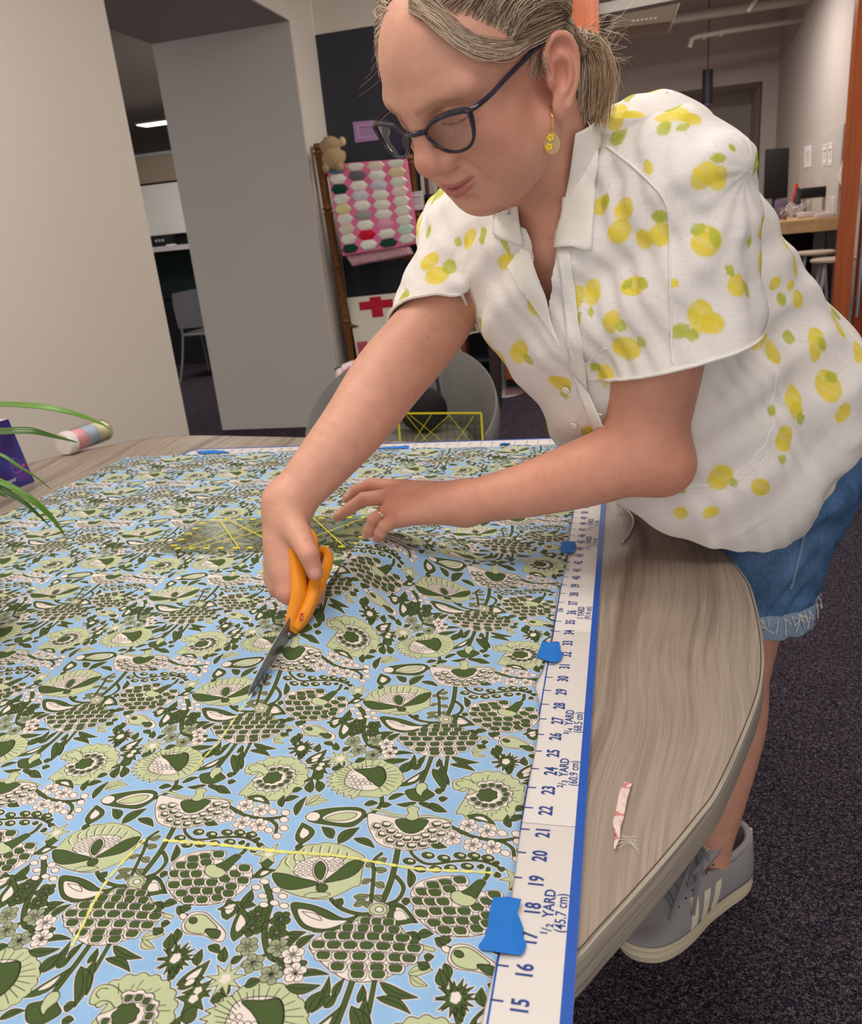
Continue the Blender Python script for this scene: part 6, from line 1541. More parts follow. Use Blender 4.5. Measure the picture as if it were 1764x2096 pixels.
for k in range(5):
    b = onz(1258 + k * 2, 1705 + 9 * k); m.tube(spline([(b[0], b[1], TZ + .002), (b[0] + .008, b[1] + .003 * k - .006, TZ + .003), (b[0] + .016, b[1] - .004, TZ + .002)], 4), .0002, 4)
m.build('loose_threads', m_thread, o)['kind'] = 'stuff'
# ---- plastic tube of coloured sticks (rolled on its side)
TA_, TB_ = onz(135, 935, TZ), onz(222, 903, TZ); ax = n_(np.array([TB_[0] - TA_[0], TB_[1] - TA_[1], 0])); rT = .030; c0 = np.array([TA_[0], TA_[1], TZ + rT]) + np.array([-.006, .018, 0]) + ax * .004; LT = .135
sx = n_(np.cross(ax, [0, 0, 1])); uz = np.array([0, 0, 1.])
tb = empty('plastic_jar', c0 + ax * LT / 2 - uz * rT, 'clear plastic jar of pink blue and yellow rolls lying by the wall', 'jar')
MB().lathe([(rT * .96, 0), (rT, .004), (rT, LT - .004), (rT * .95, LT)], c0, 28, [sx, uz, ax]).build('jar_wall', thin_glass('jar_plastic', (.97, .96, .96), .6, .2), tb, smooth=True)
MB().lathe([(.001, -.012), (rT * .90, -.012), (rT * .98, -.008), (rT * 1.02, 0), (rT * 1.02, .012), (rT * .99, .013)], c0, 28, [sx, uz, ax]).build('jar_lid', mat('frosted_white_lid', rgb(226, 218, 218), rough=.4), tb, smooth=True)
for i, (a, b, col) in enumerate(((.014, .050, (238, 176, 184)), (.051, .090, (186, 204, 226)), (.091, .130, (236, 234, 184)))):
    MB().lathe([(.004, a), (rT * .88, a), (rT * .90, a + .004), (rT * .90, b - .004), (rT * .88, b), (.004, b)], c0, 22, [sx, uz, ax]).build('pastel_roll', mat('pastel_roll_%d' % i, rgb(*col), rough=.8, noise=(30, .14)), tb, smooth=True)
# ---- purple boxed kit standing at the left edge
m_box = bpy.data.materials.new('purple_box_print'); m_box.use_nodes = True
nt, N, L, B = nodes_of(m_box); B.inputs['Roughness'].default_value = .3; tc = N.new('ShaderNodeTexCoord'); q = N.new('ShaderNodeTexNoise'); q.inputs['Scale'].default_value = 14; q.inputs['Detail'].default_value = 4; L.new(tc.outputs['Object'], q.inputs['Vector'])
cr = N.new('ShaderNodeValToRGB'); L.new(q.outputs['Fac'], cr.inputs[0])
for i, (p_, c_) in enumerate(((.3, (26, 18, 52)), (.45, (58, 34, 112)), (.58, (44, 56, 136)), (.72, (110, 60, 150)))):
    e = cr.color_ramp.elements[i] if i < 2 else cr.color_ramp.elements.new(p_); e.position = p_; e.color = (*rgb(*c_), 1)
L.new(cr.outputs[0], B.inputs['Base Color'])
P1_, P2_ = onz(-150, 1075), onz(72, 985); bx = n_(np.array([P2_[0] - P1_[0], P2_[1] - P1_[1], 0])); by = np.array([-bx[1], bx[0], 0]); bz_ = n_(np.array([0, 0, 1.]) + bx * -.10)
p2 = np.array([P2_[0], P2_[1], TZ + .0005]); wB, dB, hB = .20, .045, .155
kit = empty('boxed_kit', p2 - bx * wB / 2 + by * dB / 2, 'dark purple glossy box with white edge behind the plant leaves', 'box')
lean = n_(np.array([0, 0, 1.]) - bx * .16)
MB().prism([p2, p2 - bx * wB, p2 - bx * wB + lean * hB, p2 + lean * hB], by * dB).build('carton', mat('white_carton', rgb(206, 200, 196), rough=.5), kit, bevel=.001)
f0 = -by * .0006; MB().prism([p2 + f0 - bx * .003, p2 + f0 - bx * wB, p2 + f0 - bx * wB + lean * hB, p2 + f0 + lean * hB - bx * .003], -by * .0008).build('front_print', m_box, kit)
fp = lambda a, b: p2 - by * .0016 - bx * a + lean * b
m = MB(); m.tube([fp(.032 + .011 * math.cos(a), .056 + .012 * math.sin(a)) for a in np.linspace(0, 6.28, 17)[:-1]], .0008, 5, closed=True); m.tube([fp(.034 + .013 * math.cos(a), .042 + .009 * math.sin(a)) for a in np.linspace(0, 6.28, 17)[:-1]], .0008, 5, closed=True); m.build('ring_print', mat('lilac_print', rgb(140, 96, 190), rough=.4), kit)
MB().sphere(fp(.014, .044), (.004, .0012, .004), 10, 6, [bx, by, lean]).build('pink_dot_print', mat('pink_print', rgb(206, 60, 140), rough=.4), kit, smooth=True)
m = MB(); put_text(m, 'paper', fp(.062, .022), bx, lean, .014, 1.0); m.build('white_lettering', m_whitep, kit)
# ---- plant: strap leaves arching in from a pot outside the frame
m_leafg = mat('spider_plant_leaf', rgb(86, 128, 40), rough=.35, noise=(30, .2), spec=.5); m_leafd = mat('dark_leaf', rgb(58, 92, 34), rough=.35, noise=(30, .2))
PC = np.array([-.72, .82, TZ + .16])
pc0 = at(-190, 1000, 1.0); pc0[2] = cloth_z(pc0[0], pc0[1]) + .0022
plant = empty('potted_plant', pc0, 'spider plant with long arching green leaves at left edge of table', 'plant')
MB().lathe([(.001, .0), (.052, .0), (.066, .10), (.070, .10), (.070, .116), (.062, .116), (.060, .10), (.001, .10)], pc0, 28).build('pot', mat('terracotta', rgb(150, 92, 66), rough=.8), plant, smooth=True)
def strap(pts, wd, mt, sub=8):
    P = spline(pts, sub); k = len(P); m = MB(); vs = []
    for i, p_ in enumerate(P):
        t = P[min(i+1, k-1)] - P[max(i-1, 0)]; t = n_(t); sdv = n_(np.cross(t, n_(np.array([0, 0, 1.]) * .9 - CF * .55))); w_ = wd * min(1, (1 - i / (k - 1)) * 2.2 + .03) / 2; nn_ = np.cross(sdv, t)
        for q in (-1, -.5, 0, .5, 1): vs.append(p_ + sdv * w_ * q + nn_ * w_ * .35 * (abs(q) - .5))
    m.add(vs, [(i*5 + j, i*5 + j + 1, (i+1)*5 + j + 1, (i+1)*5 + j) for i in range(k-1) for j in range(4)]); o = m.build('leaf', mt, plant, smooth=True); s_ = o.modifiers.new('thickness', 'SOLIDIFY'); s_.thickness = .0006
top_ = pc0 + np.array([0, 0, .115])
strap([top_, at(-120, 850, .94), at(-20, 829, .90), at(80, 832, .88), at(150, 846, .88), at(205, 866, .89), at(228, 880, .90)], .0085, m_leafg)
strap([top_, at(-90, 890, .90), at(0, 884, .86), at(60, 882, .86), at(110, 893, .87), at(158, 905, .88)], .0115, m_leafd)
strap([top_, at(-60, 915, .95), at(0, 930, .94), at(40, 955, .94), at(75, 977, .95), at(104, 1001, .96)], .0040, m_leafg)
strap([top_, at(-60, 965, .9), at(0, 986, .88), at(50, 1012, .88), at(95, 1048, .89), at(122, 1080, .90), at(134, 1100, .91)], .0075, m_leafg)
strap([top_, at(-60, 975, .94), at(0, 1000, .93), at(45, 1025, .93), at(80, 1055, .94), at(100, 1075, .95)], .0060, m_leafd)
strap([top_, at(-60, 990, .9), at(-12, 1000, .88), at(14, 1017, .88)], .016, m_leafd)
strap([top_, at(-240, 880, .9), at(-300, 900, .88), at(-340, 960, .9)], .009, m_leafg); strap([top_, at(-200, 860, 1.05), at(-230, 850, 1.15), at(-260, 900, 1.25)], .009, m_leafg)
# ---- white cord hanging from the hem of the blouse on to the table
MB().tube(spline([seat(onz(1262, 1046), TZ + .012), seat(onz(1285, 1050), TZ + .004), seat(onz(1297, 1070), TZ + .003), seat(onz(1288, 1095), TZ + .003), seat(onz(1274, 1112), TZ + .003)], 6), .0016, 6).build('hem_cord', m_thread, person, smooth=True)
# ================================================================== BACKGROUND: main room beyond the table
m_orangewood = bpy.data.materials.new('orange_veneer'); m_orangewood.use_nodes = True
nt, N, L, B = nodes_of(m_orangewood); B.inputs['Roughness'].default_value = .38; tc = N.new('ShaderNodeTexCoord'); mp = N.new('ShaderNodeMapping'); mp.inputs['Scale'].default_value = (30, 30, 1.5); L.new(tc.outputs['Object'], mp.inputs[0])
q = N.new('ShaderNodeTexNoise'); q.inputs['Detail'].default_value = 4; q.inputs['Scale'].default_value = 1; L.new(mp.outputs[0], q.inputs['Vector']); cr = N.new('ShaderNodeValToRGB'); L.new(q.outputs['Fac'], cr.inputs[0])
cr.color_ramp.elements[0].position = .3; cr.color_ramp.elements[0].color = (*rgb(158, 70, 20), 1); cr.color_ramp.elements[1].position = .7; cr.color_ramp.elements[1].color = (*rgb(196, 96, 34), 1); L.new(cr.outputs[0], B.inputs['Base Color'])
m_black = mat('matt_black', rgb(20, 20, 23), rough=.7); m_darkgrey = mat('dark_grey_metal', rgb(52, 52, 58), rough=.5); m_grey = mat('grey_felt', rgb(128, 126, 124), rough=.95, noise=(60, .06), bump=(300, .3, .001))
m_oldwood = mat('turned_walnut', rgb(120, 78, 40), rough=.5, noise=(40, .3)); m_paper = mat('white_paper', rgb(232, 226, 226), rough=.8); m_lav = mat('lavender_paper', rgb(206, 164, 214), rough=.8); m_ink = mat('purple_ink', rgb(120, 86, 130), rough=.8); m_kick = mat('black_kick_plate', rgb(30, 26, 24), rough=.6)
DY = 6.10
d1 = struct(MB().box((-1.02, DY, .06), (-.065, DY + .05, 2.55)).build('door_1', m_orangewood)); MB().box((-1.02, DY + .002, .0), (-.065, DY + .048, .06)).build('kick_plate', m_kick, d1)
struct(MB().box((1.475, DY - .02, 0), (1.565, DY + .08, 2.75)).build('trim_3', m_orangewood))
d2 = struct(MB().box((1.60, DY, .02), (2.6, DY + .05, 2.75)).build('door_2', mat('door_veneer_red', rgb(146, 58, 18), rough=.35, noise=(12, .12))))
pz0, pz1 = ony(1737, 650, DY - .07), ony(1762, 120, DY - .07)
MB().tube([(1.605, DY - .06, pz0[2]), (1.605, DY - .06, 2.3)], .013, 12).build('pull_bar', m_steel, d2, smooth=True)
for z in (pz0[2] + .12, 1.9): MB().tube([(1.605, DY - .06, z), (1.605, DY + .01, z)], .008, 8).build('bar_mount', m_steel, d2, smooth=True)
kb = ony(1719, 650, DY - .03); MB().sphere((1.512, DY - .03, kb[2]), (.020, .014, .020), 14, 10).build('floor_lock', m_steel, d2, smooth=True)
struct(MB().box((-.22, DY, 2.75), (2.6, DY + .12, HC)).build('wall_door_header', m_white))
# ---- stanchion
sb_ = onz(1030, 806, 0); st = empty('stanchion', (sb_[0], sb_[1], 0), 'steel stanchion post with round base in front of orange door', 'post')
MB().lathe([(.001, .0), (.155, .0), (.158, .006), (.150, .013), (.05, .022), (.034, .03)], (sb_[0], sb_[1], 0), 32).build('base', m_steel, st, smooth=True)
MB().lathe([(.030, .02), (.030, .96), (.034, .97), (.034, 1.0), (.001, 1.02)], (sb_[0], sb_[1], 0), 20).build('pole', m_steel, st, smooth=True)
# ---- notices
def sheet(name, pts, m_, label, cat, lines=5, ink=None, border=False, group=None):
    P = [np.array(q) for q in pts]; nn_ = n_(np.cross(P[1] - P[0], P[3] - P[0])); nn_ = nn_ if nn_ @ (CAM - P[0]) > 0 else -nn_
    c = sum(P) / 4; o = MB().prism(P, -nn_ * .0012).build(name, m_, None, origin=c); tag(o, label, cat, group)
    f = lambda u, v: (P[0] * (1-u) + P[1] * u) * (1-v) + (P[3] * (1-u) + P[2] * u) * v + nn_ * .0006
    m = MB()
    for k in range(lines):
        v = .28 + .5 * k / max(lines, 1); a = .2 + .05 * (k % 2); h_ = .045 if k == 0 else .022; m.add([f(a, v), f(1 - a, v), f(1 - a, v + h_), f(a, v + h_)], [(0, 1, 2, 3)])
    if border:
        for (u0, v0, u1, v1) in ((.06, .08, .94, .10), (.06, .90, .94, .92), (.06, .08, .075, .92), (.925, .08, .94, .92)): m.add([f(u0, v0), f(u1, v0), f(u1, v1), f(u0, v1)], [(0, 1, 2, 3)])
    m.build('print_lines', ink or m_ink, o); return o
YS = Y3 - .002
sheet('notice', [ony(722, 250, YS), ony(779, 245, YS), ony(783, 285, YS), ony(727, 292, YS)], m_lav, 'lavender notice with dark border pinned on slate wall', 'notice', 5, None, True)
# ---- ladder with quilts
LT_, LB_ = onx(650, 300, -1.742), onx(722, 745, -1.705); YQ = float(LT_[1]); YQ2 = float(LB_[1]); RT_ = ony(838, 322, YQ)
dl = n_(LB_ - LT_); Lf = LT_ + dl * (LT_[2] / -dl[2]); Rf = RT_ + dl * (RT_[2] / -dl[2])
lad = empty('quilt_ladder', (Lf + Rf) / 2, 'old turned wooden rack leaning on slate wall holding quilts', 'ladder')
def turned(a, b, r, name):
    ln = np.linalg.norm(b - a); z_ = n_(b - a); x_ = n_(np.cross(z_, [0, 1, 0])); y_ = np.cross(z_, x_); prof = [(.001, 0)]
    k = max(int(ln / .3), 1)
    for i in range(k):
        t0 = i * ln / k; prof += [(r, t0 + .004), (r, t0 + ln / k * .8), (r * 1.25, t0 + ln / k * .84), (r * .8, t0 + ln / k * .88), (r * 1.25, t0 + ln / k * .92), (r, t0 + ln / k * .96)]
    prof += [(r, ln - .004), (.001, ln)]; return MB().lathe(prof, a, 12, [x_, y_, z_]).build(name, m_oldwood, lad, smooth=True)
turned(Lf, LT_ - dl * .02, .027, 'rail'); turned(Rf, RT_ - dl * .02, .024, 'rail')
for t in (.09, .36, .63, .90): turned(LT_ + (Lf - LT_) * t, RT_ + (Rf - RT_) * t, .014, 'rung')
PAT = {'w': (236, 232, 220), 'b': (92, 136, 196), 'g': (22, 70, 52), 'y': (236, 220, 160), 'p': (226, 214, 196), 'k': (110, 106, 108), 'l': (212, 206, 216), 'a': (160, 156, 150), 'r': (206, 20, 48), 'e': (240, 220, 206), 'i': (238, 160, 190), 'm': (206, 228, 212), 'o': (236, 216, 176)}
PM = {}
def pm(k):
    if k not in PM: PM[k] = mat('patch_cotton_' + {'w': 'white', 'b': 'blue', 'g': 'green', 'y': 'yellow', 'p': 'plaid', 'k': 'black_and_white', 'l': 'lilac', 'a': 'grey', 'r': 'red', 'e': 'peach', 'i': 'pink', 'm': 'mint', 'o': 'gold'}[k], rgb(*PAT[k]), rough=.95, noise=((260 if k in 'kla' else 60), (.75 if k == 'k' else .25 if k in 'la' else .05)))
    return PM[k]
def quilt(tl, tr, br, bl, yt, yb, mtl, label, nm='quilt'):
    A_, B_, C_, D_ = ony(*tl, yt), ony(*tr, yt), ony(*br, yb), ony(*bl, yb); c = (A_ + B_ + C_ + D_) / 4; nn_ = n_(np.cross(B_ - A_, D_ - A_)); nn_ = nn_ if nn_ @ (CAM - c) > 0 else -nn_
    f = lambda u, v, o=0.0: (A_ * (1-u) + B_ * u) * (1-v) + (D_ * (1-u) + C_ * u) * v + nn_ * (o + .010 * math.sin(u * 7) * v)
    root = empty(nm, c, label, 'quilt'); nu, nv = 16, 18; m = MB(); vs = []
    for side in (0, 1):
        for j in range(nv + 1):
            for i in range(nu + 1):
                u, v = i / nu, j / nv; e = .010 * math.sin(math.pi * min(1, min(u, 1-u, v, 1-v) * 8) / 2); vs.append(f(u, v, (e + .006) if side == 0 else -.016))
    K = (nu+1) * (nv+1); q = lambda i, j, s_: s_ * K + j * (nu+1) + i; fs = []
    for j in range(nv):
        for i in range(nu): fs.append((q(i, j, 0), q(i+1, j, 0), q(i+1, j+1, 0), q(i, j+1, 0))); fs.append((q(i, j, 1), q(i, j+1, 1), q(i+1, j+1, 1), q(i+1, j, 1)))
    for i in range(nu): fs.append((q(i, 0, 0), q(i, 0, 1), q(i+1, 0, 1), q(i+1, 0, 0))); fs.append((q(i, nv, 0), q(i+1, nv, 0), q(i+1, nv, 1), q(i, nv, 1)))
    for j in range(nv): fs.append((q(0, j, 0), q(0, j+1, 0), q(0, j+1, 1), q(0, j, 1))); fs.append((q(nu, j, 0), q(nu, j, 1), q(nu, j+1, 1), q(nu, j+1, 0)))
    m.add(vs, fs).build('quilt_body', mtl, root, smooth=True); return root, f
m_pinkq = mat('pink_quilting', rgb(236, 124, 166), rough=.95, noise=(60, .06)); m_white_q = mat('cream_quilting', rgb(234, 228, 212), rough=.95, noise=(40, .03), bump=(120, .4, .004))
q1, f1 = quilt((668, 338), (832, 325), (857, 498), (702, 524), YQ - .055, YQ - .15, m_pinkq, 'pink and white hexagon patchwork quilt hanging from upper rung')
GRID = ['bwgwywpwg', 'wkwlwawrw', 'ewlwwwiwg', 'wowewwwmw']
for c_, col in enumerate(GRID):
    for r_, k in enumerate(col):
        u0, v0 = (c_ + .46) / 4 + .005, (r_ + .5) / 9 - (c_ % 2) * .015; hw, hh_ = .118, .0535; m = MB(); hexa = [(-1, 0), (-.55, -1), (.55, -1), (1, 0), (.55, 1), (-.55, 1)]
        cl = lambda x: min(max(x, .012), .985)
        m.add([f1(u0, v0, .026)] + [f1(cl(u0 + x * hw * .8), cl(v0 + y * hh_ * .8), .024) for x, y in hexa] + [f1(cl(u0 + x * hw), cl(v0 + y * hh_), .0165) for x, y in hexa], [(0, 1 + i, 1 + (i+1) % 6) for i in range(6)] + [(1 + i, 7 + i, 7 + (i+1) % 6, 1 + (i+1) % 6) for i in range(6)])
        m.build('hexagon_patch', pm(k), q1, smooth=True)
q3, f3 = quilt((706, 520), (838, 505), (846, 520), (722, 545), YQ - .10, YQ - .12, mat('faded_pink_quilting', rgb(196, 150, 160), rough=.95, noise=(90, .3)), 'folded faded pink quilt edge showing under the hexagon quilt')
q2, f2 = quilt((710, 610), (850, 596), (876, 790), (746, 810), YQ2 + .03, YQ2 - .09, m_white_q, 'cream quilt with red crosses hanging from lower rung')
m_redp = mat('red_patch', rgb(196, 34, 56), rough=.95, noise=(70, .15)); m_redf = mat('faded_red_patch', rgb(196, 92, 104), rough=.95, noise=(70, .15))
def square(f, u, v, du, dv, mt, par):
    m = MB(); m.add([f(u - du, v - dv, .018), f(u + du, v - dv, .018), f(u + du, v + dv, .018), f(u - du, v + dv, .018), f(u, v, .021)], [(0, 1, 4), (1, 2, 4), (2, 3, 4), (3, 0, 4)]); m.build('square_patch', mt, par)
for cu, cv, mt in ((.42, .10, m_redp), (.12, .58, m_redf), (.74, .58, m_redf)):
    for a, b in ((0, 0), (-1, 0), (1, 0), (0, -1), (0, 1)):
        v = cv + b * .085 if not (cv < .2 and b < 0) else cv - .06
        if 0.02 < cu + a * .165 < .98: square(f2, cu + a * .165, v, .082 if 0 < cu + a * .165 - .08 else .04, .042 if not (cv < .2 and b < 0) else .02, mt, q2)
# ---- plush bear
m_plush = mat('tan_plush', rgb(186, 156, 120), rough=1.0, noise=(160, .2), bump=(260, .9, .004)); m_plushd = mat('pale_plush', rgb(206, 180, 148), rough=1.0, noise=(160, .15))
bc = ony(682, 312, YQ - .075); bs = 1 / FPX * float((bc - CAM) @ CF); R3 = [n_(CR), n_(-CF), n_(CU)]
bear = empty('plush_bear', bc - np.array([0, 0, .09]), 'small tan plush bear sitting on top corner of hexagon quilt', 'toy')
def bl_(dx, dy, r, m_, name, dz=0):
    return MB().sphere(bc + (R3[0] * dx - R3[2] * dy + R3[1] * dz) * bs, [q * bs for q in r], 14, 10, R3).build(name, m_, bear, smooth=True)
bl_(0, 12, (24, 18, 24), m_plush, 'body'); bl_(-4, -14, (20, 16, 17), m_plush, 'head', 2); bl_(-14, -27, (7, 4, 7), m_plushd, 'ear'); bl_(18, -22, (8, 5, 10), m_plushd, 'ear'); bl_(-22, -14, (6, 5, 10), m_plush, 'arm'); bl_(20, 8, (6, 6, 12), m_plush, 'arm'); bl_(-14, 34, (8, 9, 10), m_plush, 'leg', 4); bl_(14, 32, (8, 9, 10), m_plush, 'leg', 4)
sheet('notice', [ony(838, 394, YQ - .06), ony(866, 390, YQ - .06), ony(869, 428, YQ - .075), ony(842, 431, YQ - .075)], m_paper, 'white notice with dark border beside the hexagon quilt', 'notice', 5, m_ink, True)
# ---- black bookcase
bx0 = float(ony(850, 380, 5.14)[0]); bx1 = bx0 + .40; by0, by1 = 5.36, 5.46
bk = empty('bookcase', ((bx0 + bx1) / 2, 5.43, 0), 'black bookcase with books and frames behind the woman', 'bookcase')
for x in (bx0, bx1 - .018): MB().box((x, by0 - .22, 0), (x + .018, by1, 1.80)).build('side_panel', m_darkgrey, bk)
MB().box((bx0, by1 - .012, 0), (bx1, by1, 1.80)).build('back_panel', m_black, bk)
SHZ = [.06, .36, .74, 1.06, 1.38, 1.62]
for z in SHZ + [1.78]: MB().box((bx0 + .019, by0 - .22, z), (bx1 - .019, by1 - .013, z + .018)).build('shelf', m_darkgrey, bk)
BKC = [(206, 200, 190), (230, 222, 200), (190, 60, 50), (222, 216, 206), (90, 80, 120), (200, 170, 90), (60, 100, 130), (170, 160, 150), (220, 190, 60), (196, 40, 50), (236, 230, 222), (120, 70, 60)]
names = ['cream', 'ivory', 'red', 'pale', 'violet', 'tan', 'teal', 'grey', 'yellow', 'scarlet', 'white', 'brown']
bm_ = [mat('book_' + a, rgb(*c), rough=.7) for a, c in zip(names, BKC)]; shelfname = ['bottom', 'second', 'third', 'fourth', 'fifth', 'top']
bi = 0
for si, (z, n) in enumerate(((.06, 5), (.36, 7), (1.38, 9), (1.62, 0))):
    x = bx0 + .03
    for k in range(n):
        wd = .020 + .014 * rnd.random(); hh_ = .17 + .05 * rnd.random(); ci = (si * 5 + k) % 12; b = MB().box((x, by0 - .20, z + .018), (x + wd, by0 - .04, z + .018 + hh_)).build('book', bm_[ci], None, origin=(x + wd/2, by0 - .1, z + .018), bevel=.001)
        MB().box((x + .002, by0 - .2005, z + .018 + hh_ * .7), (x + wd - .002, by0 - .1995, z + .018 + hh_ * .82)).build('spine_band', m_paper if ci != 10 else m_black, b)
        tag(b, '%s book standing on the %s shelf of the black bookcase' % (names[ci], {.06: 'bottom', .36: 'lower', 1.38: 'upper'}[z]), 'book', 'books in the black bookcase'); x += wd + .0015; bi += 1
fr2 = empty('picture_frame', (bx0 + .12, by0 - .1, 1.078), 'small dark picture frame on middle bookcase shelf', 'frame'); MB().box((bx0 + .04, by0 - .10, 1.0785), (bx0 + .20, by0 - .085, 1.27)).build('frame_border', m_oldwood, fr2); MB().box((bx0 + .055, by0 - .102, 1.093), (bx0 + .185, by0 - .1005, 1.255)).build('print', bm_[7], fr2)
# ---- grey tub chair behind the table
cc = np.array([float(ony(812, 893, 2.9)[0]), 2.98, 0]); ch = empty('lounge_chair', cc, 'grey felt tub chair facing the far side of table', 'chair')
vs = []; NA, NZ = 36, 9
for side, off in ((0, 0), (1, .045)):
    for i in range(NA + 1):
        a = math.radians(-112 + 224 * i / NA); zt = .46 + .29 * max(0, math.cos(a * .78)) ** 1.25
        for j in range(NZ + 1):
            z = .30 + (zt - .30) * j / NZ; r = .285 + off + .045 * (j / NZ) - (0.022 * (j / NZ) ** 6 if side else -.018 * (j / NZ) ** 6); vs.append(cc + np.array([math.sin(a) * r * 1.08, math.cos(a) * r, z]))
K = (NA+1) * (NZ+1); q = lambda i, j, s_: s_ * K + i * (NZ+1) + j; fs = []
for i in range(NA):
    for j in range(NZ): fs.append((q(i, j, 0), q(i+1, j, 0), q(i+1, j+1, 0), q(i, j+1, 0))); fs.append((q(i, j, 1), q(i, j+1, 1), q(i+1, j+1, 1), q(i+1, j, 1)))
    fs.append((q(i, NZ, 0), q(i+1, NZ, 0), q(i+1, NZ, 1), q(i, NZ, 1))); fs.append((q(i, 0, 0), q(i, 0, 1), q(i+1, 0, 1), q(i+1, 0, 0)))
for j in range(NZ): fs.append((q(0, j, 0), q(0, j+1, 0), q(0, j+1, 1), q(0, j, 1))); fs.append((q(NA, j, 0), q(NA, j, 1), q(NA, j+1, 1), q(NA, j+1, 0)))
MB().add(vs, fs).build('tub_back', m_grey, ch, smooth=True)
MB().lathe([(.001, .28), (.26, .28), (.285, .30), (.285, .40), (.26, .43), (.001, .435)], cc, 32).build('seat_cushion', m_grey, ch, smooth=True)
MB().lathe([(.03, .05), (.03, .28)], cc, 14).build('pedestal', m_steel, ch, smooth=True)
for k in range(4):
    a = math.pi / 4 + k * math.pi / 2; MB().tube([cc + np.array([0, 0, .06]), cc + np.array([math.cos(a) * .28, math.sin(a) * .28, .02])], [.02, .014], 8).build('leg', m_steel, ch, smooth=True)
# floral cloth draped over the chair back
m_floral = bpy.data.materials.new('pink_floral'); m_floral.use_nodes = True
nt, N, L, B = nodes_of(m_floral); B.inputs['Roughness'].default_value = .9; tc = N.new('ShaderNodeTexCoord'); vo = N.new('ShaderNodeTexVoronoi'); vo.inputs['Scale'].default_value = 38; L.new(tc.outputs['Object'], vo.inputs['Vector']); cr = N.new('ShaderNodeValToRGB'); cr.color_ramp.interpolation = 'CONSTANT'; sp = N.new('ShaderNodeSeparateColor'); L.new(vo.outputs['Color'], sp.inputs[0]); L.new(sp.outputs[0], cr.inputs[0])
for i, (p_, c_) in enumerate(((0, (240, 224, 224)), (.35, (232, 160, 184)), (.62, (244, 214, 220)), (.82, (96, 108, 100)))):
    e = cr.color_ramp.elements[i] if i < 2 else cr.color_ramp.elements.new(p_); e.position = p_; e.color = (*rgb(*c_), 1)
L.new(cr.outputs[0], B.inputs['Base Color'])
yd = 3.14; A_, B_, C_, D_ = ony(684, 754, yd + .12), ony(760, 724, yd + .18), ony(770, 800, yd), ony(694, 806, yd)
m = MB(); gu, gv = 8, 8; g_ = []
for j in range(gv + 1):
    for i in range(gu + 1):
        u, v = i / gu, j / gv; p_ = (A_ * (1-u) + B_ * u) * (1-v) + (D_ * (1-u) + C_ * u) * v; g_.append(p_ + np.array([0, -.008 * math.sin(u * 9), .004 * math.sin(v * 7 + u * 5)]))
m.add(g_, [(j*(gu+1)+i, j*(gu+1)+i+1, (j+1)*(gu+1)+i+1, (j+1)*(gu+1)+i) for j in range(gv) for i in range(gu)]); o = m.build('floral_cloth', m_floral, None, smooth=True, origin=D_); s_ = o.modifiers.new('thickness', 'SOLIDIFY'); s_.thickness = .02
tag(o, 'pink and white floral cloth folded over the grey tub chair', 'fabric')
bo = cc - np.array([-.575, 2.36, 0])
bag = empty('shoulder_bag', np.array([-.50, 2.40, .437]) + bo, 'black soft bag with long strap resting in the grey tub chair', 'bag')
MB().sphere(np.array([-.50, 2.43, .53]) + bo, (.10, .055, .094), 18, 12).build('bag_body', m_black, bag, smooth=True)
MB().tube(spline(np.array([(-.57, 2.44, .60), (-.52, 2.56, .68), (-.49, 2.63, .765), (-.465, 2.60, .74), (-.455, 2.52, .66), (-.43, 2.45, .58)]) + bo, 6), .007, 6, flat=.4).build('bag_strap', m_black, bag, smooth=True)
# quilting ruler propped up in the chair, against the table's far edge
Yr_ = 2.76; TLr, TRr, BRr = ony(812, 846, Yr_), ony(985, 845, Yr_), ony(975, 905, Yr_); ux = n_(TRr - TLr); upv = n_(np.array([0, .10, 1.0]))
TLr = TRr - ux * .305
hR = float(TRr[2] - .438) / float(upv[2])
quilting_ruler(TLr - upv * hR, ux, upv, .305, hR, 'clear acrylic ruler with yellow border and black grid standing in the tub chair', .0254, .0065)
# ---- ceiling panels that light the room
m_lamp = mat('lamp_diffuser', (1, 1, 1), emit=((1, .95, .88), 3.0))
for x, y, sx_, sy_, lb in ((.35, -.2, 1.5, .9, 'over the near end of table'), (.5, 2.6, 1.2, .6, 'behind the woman'), (-1.0, 1.0, .9, .9, 'over the left side of table'), (.2, 5.2, 1.0, .6, 'before the orange doors')):
    cl = empty('ceiling_light', (x, y, HC), 'flat white ceiling light panel ' + lb, 'lamp', 'ceiling light panels'); MB().box((x - sx_/2 - .03, y - sy_/2 - .03, HC - .03), (x + sx_/2 + .03, y + sy_/2 + .03, HC - .001)).build('lamp_housing', m_white, cl)
    MB().box((x - sx_/2, y - sy_/2, HC - .036), (x + sx_/2, y + sy_/2, HC - .031)).build('diffuser', m_lamp, cl)
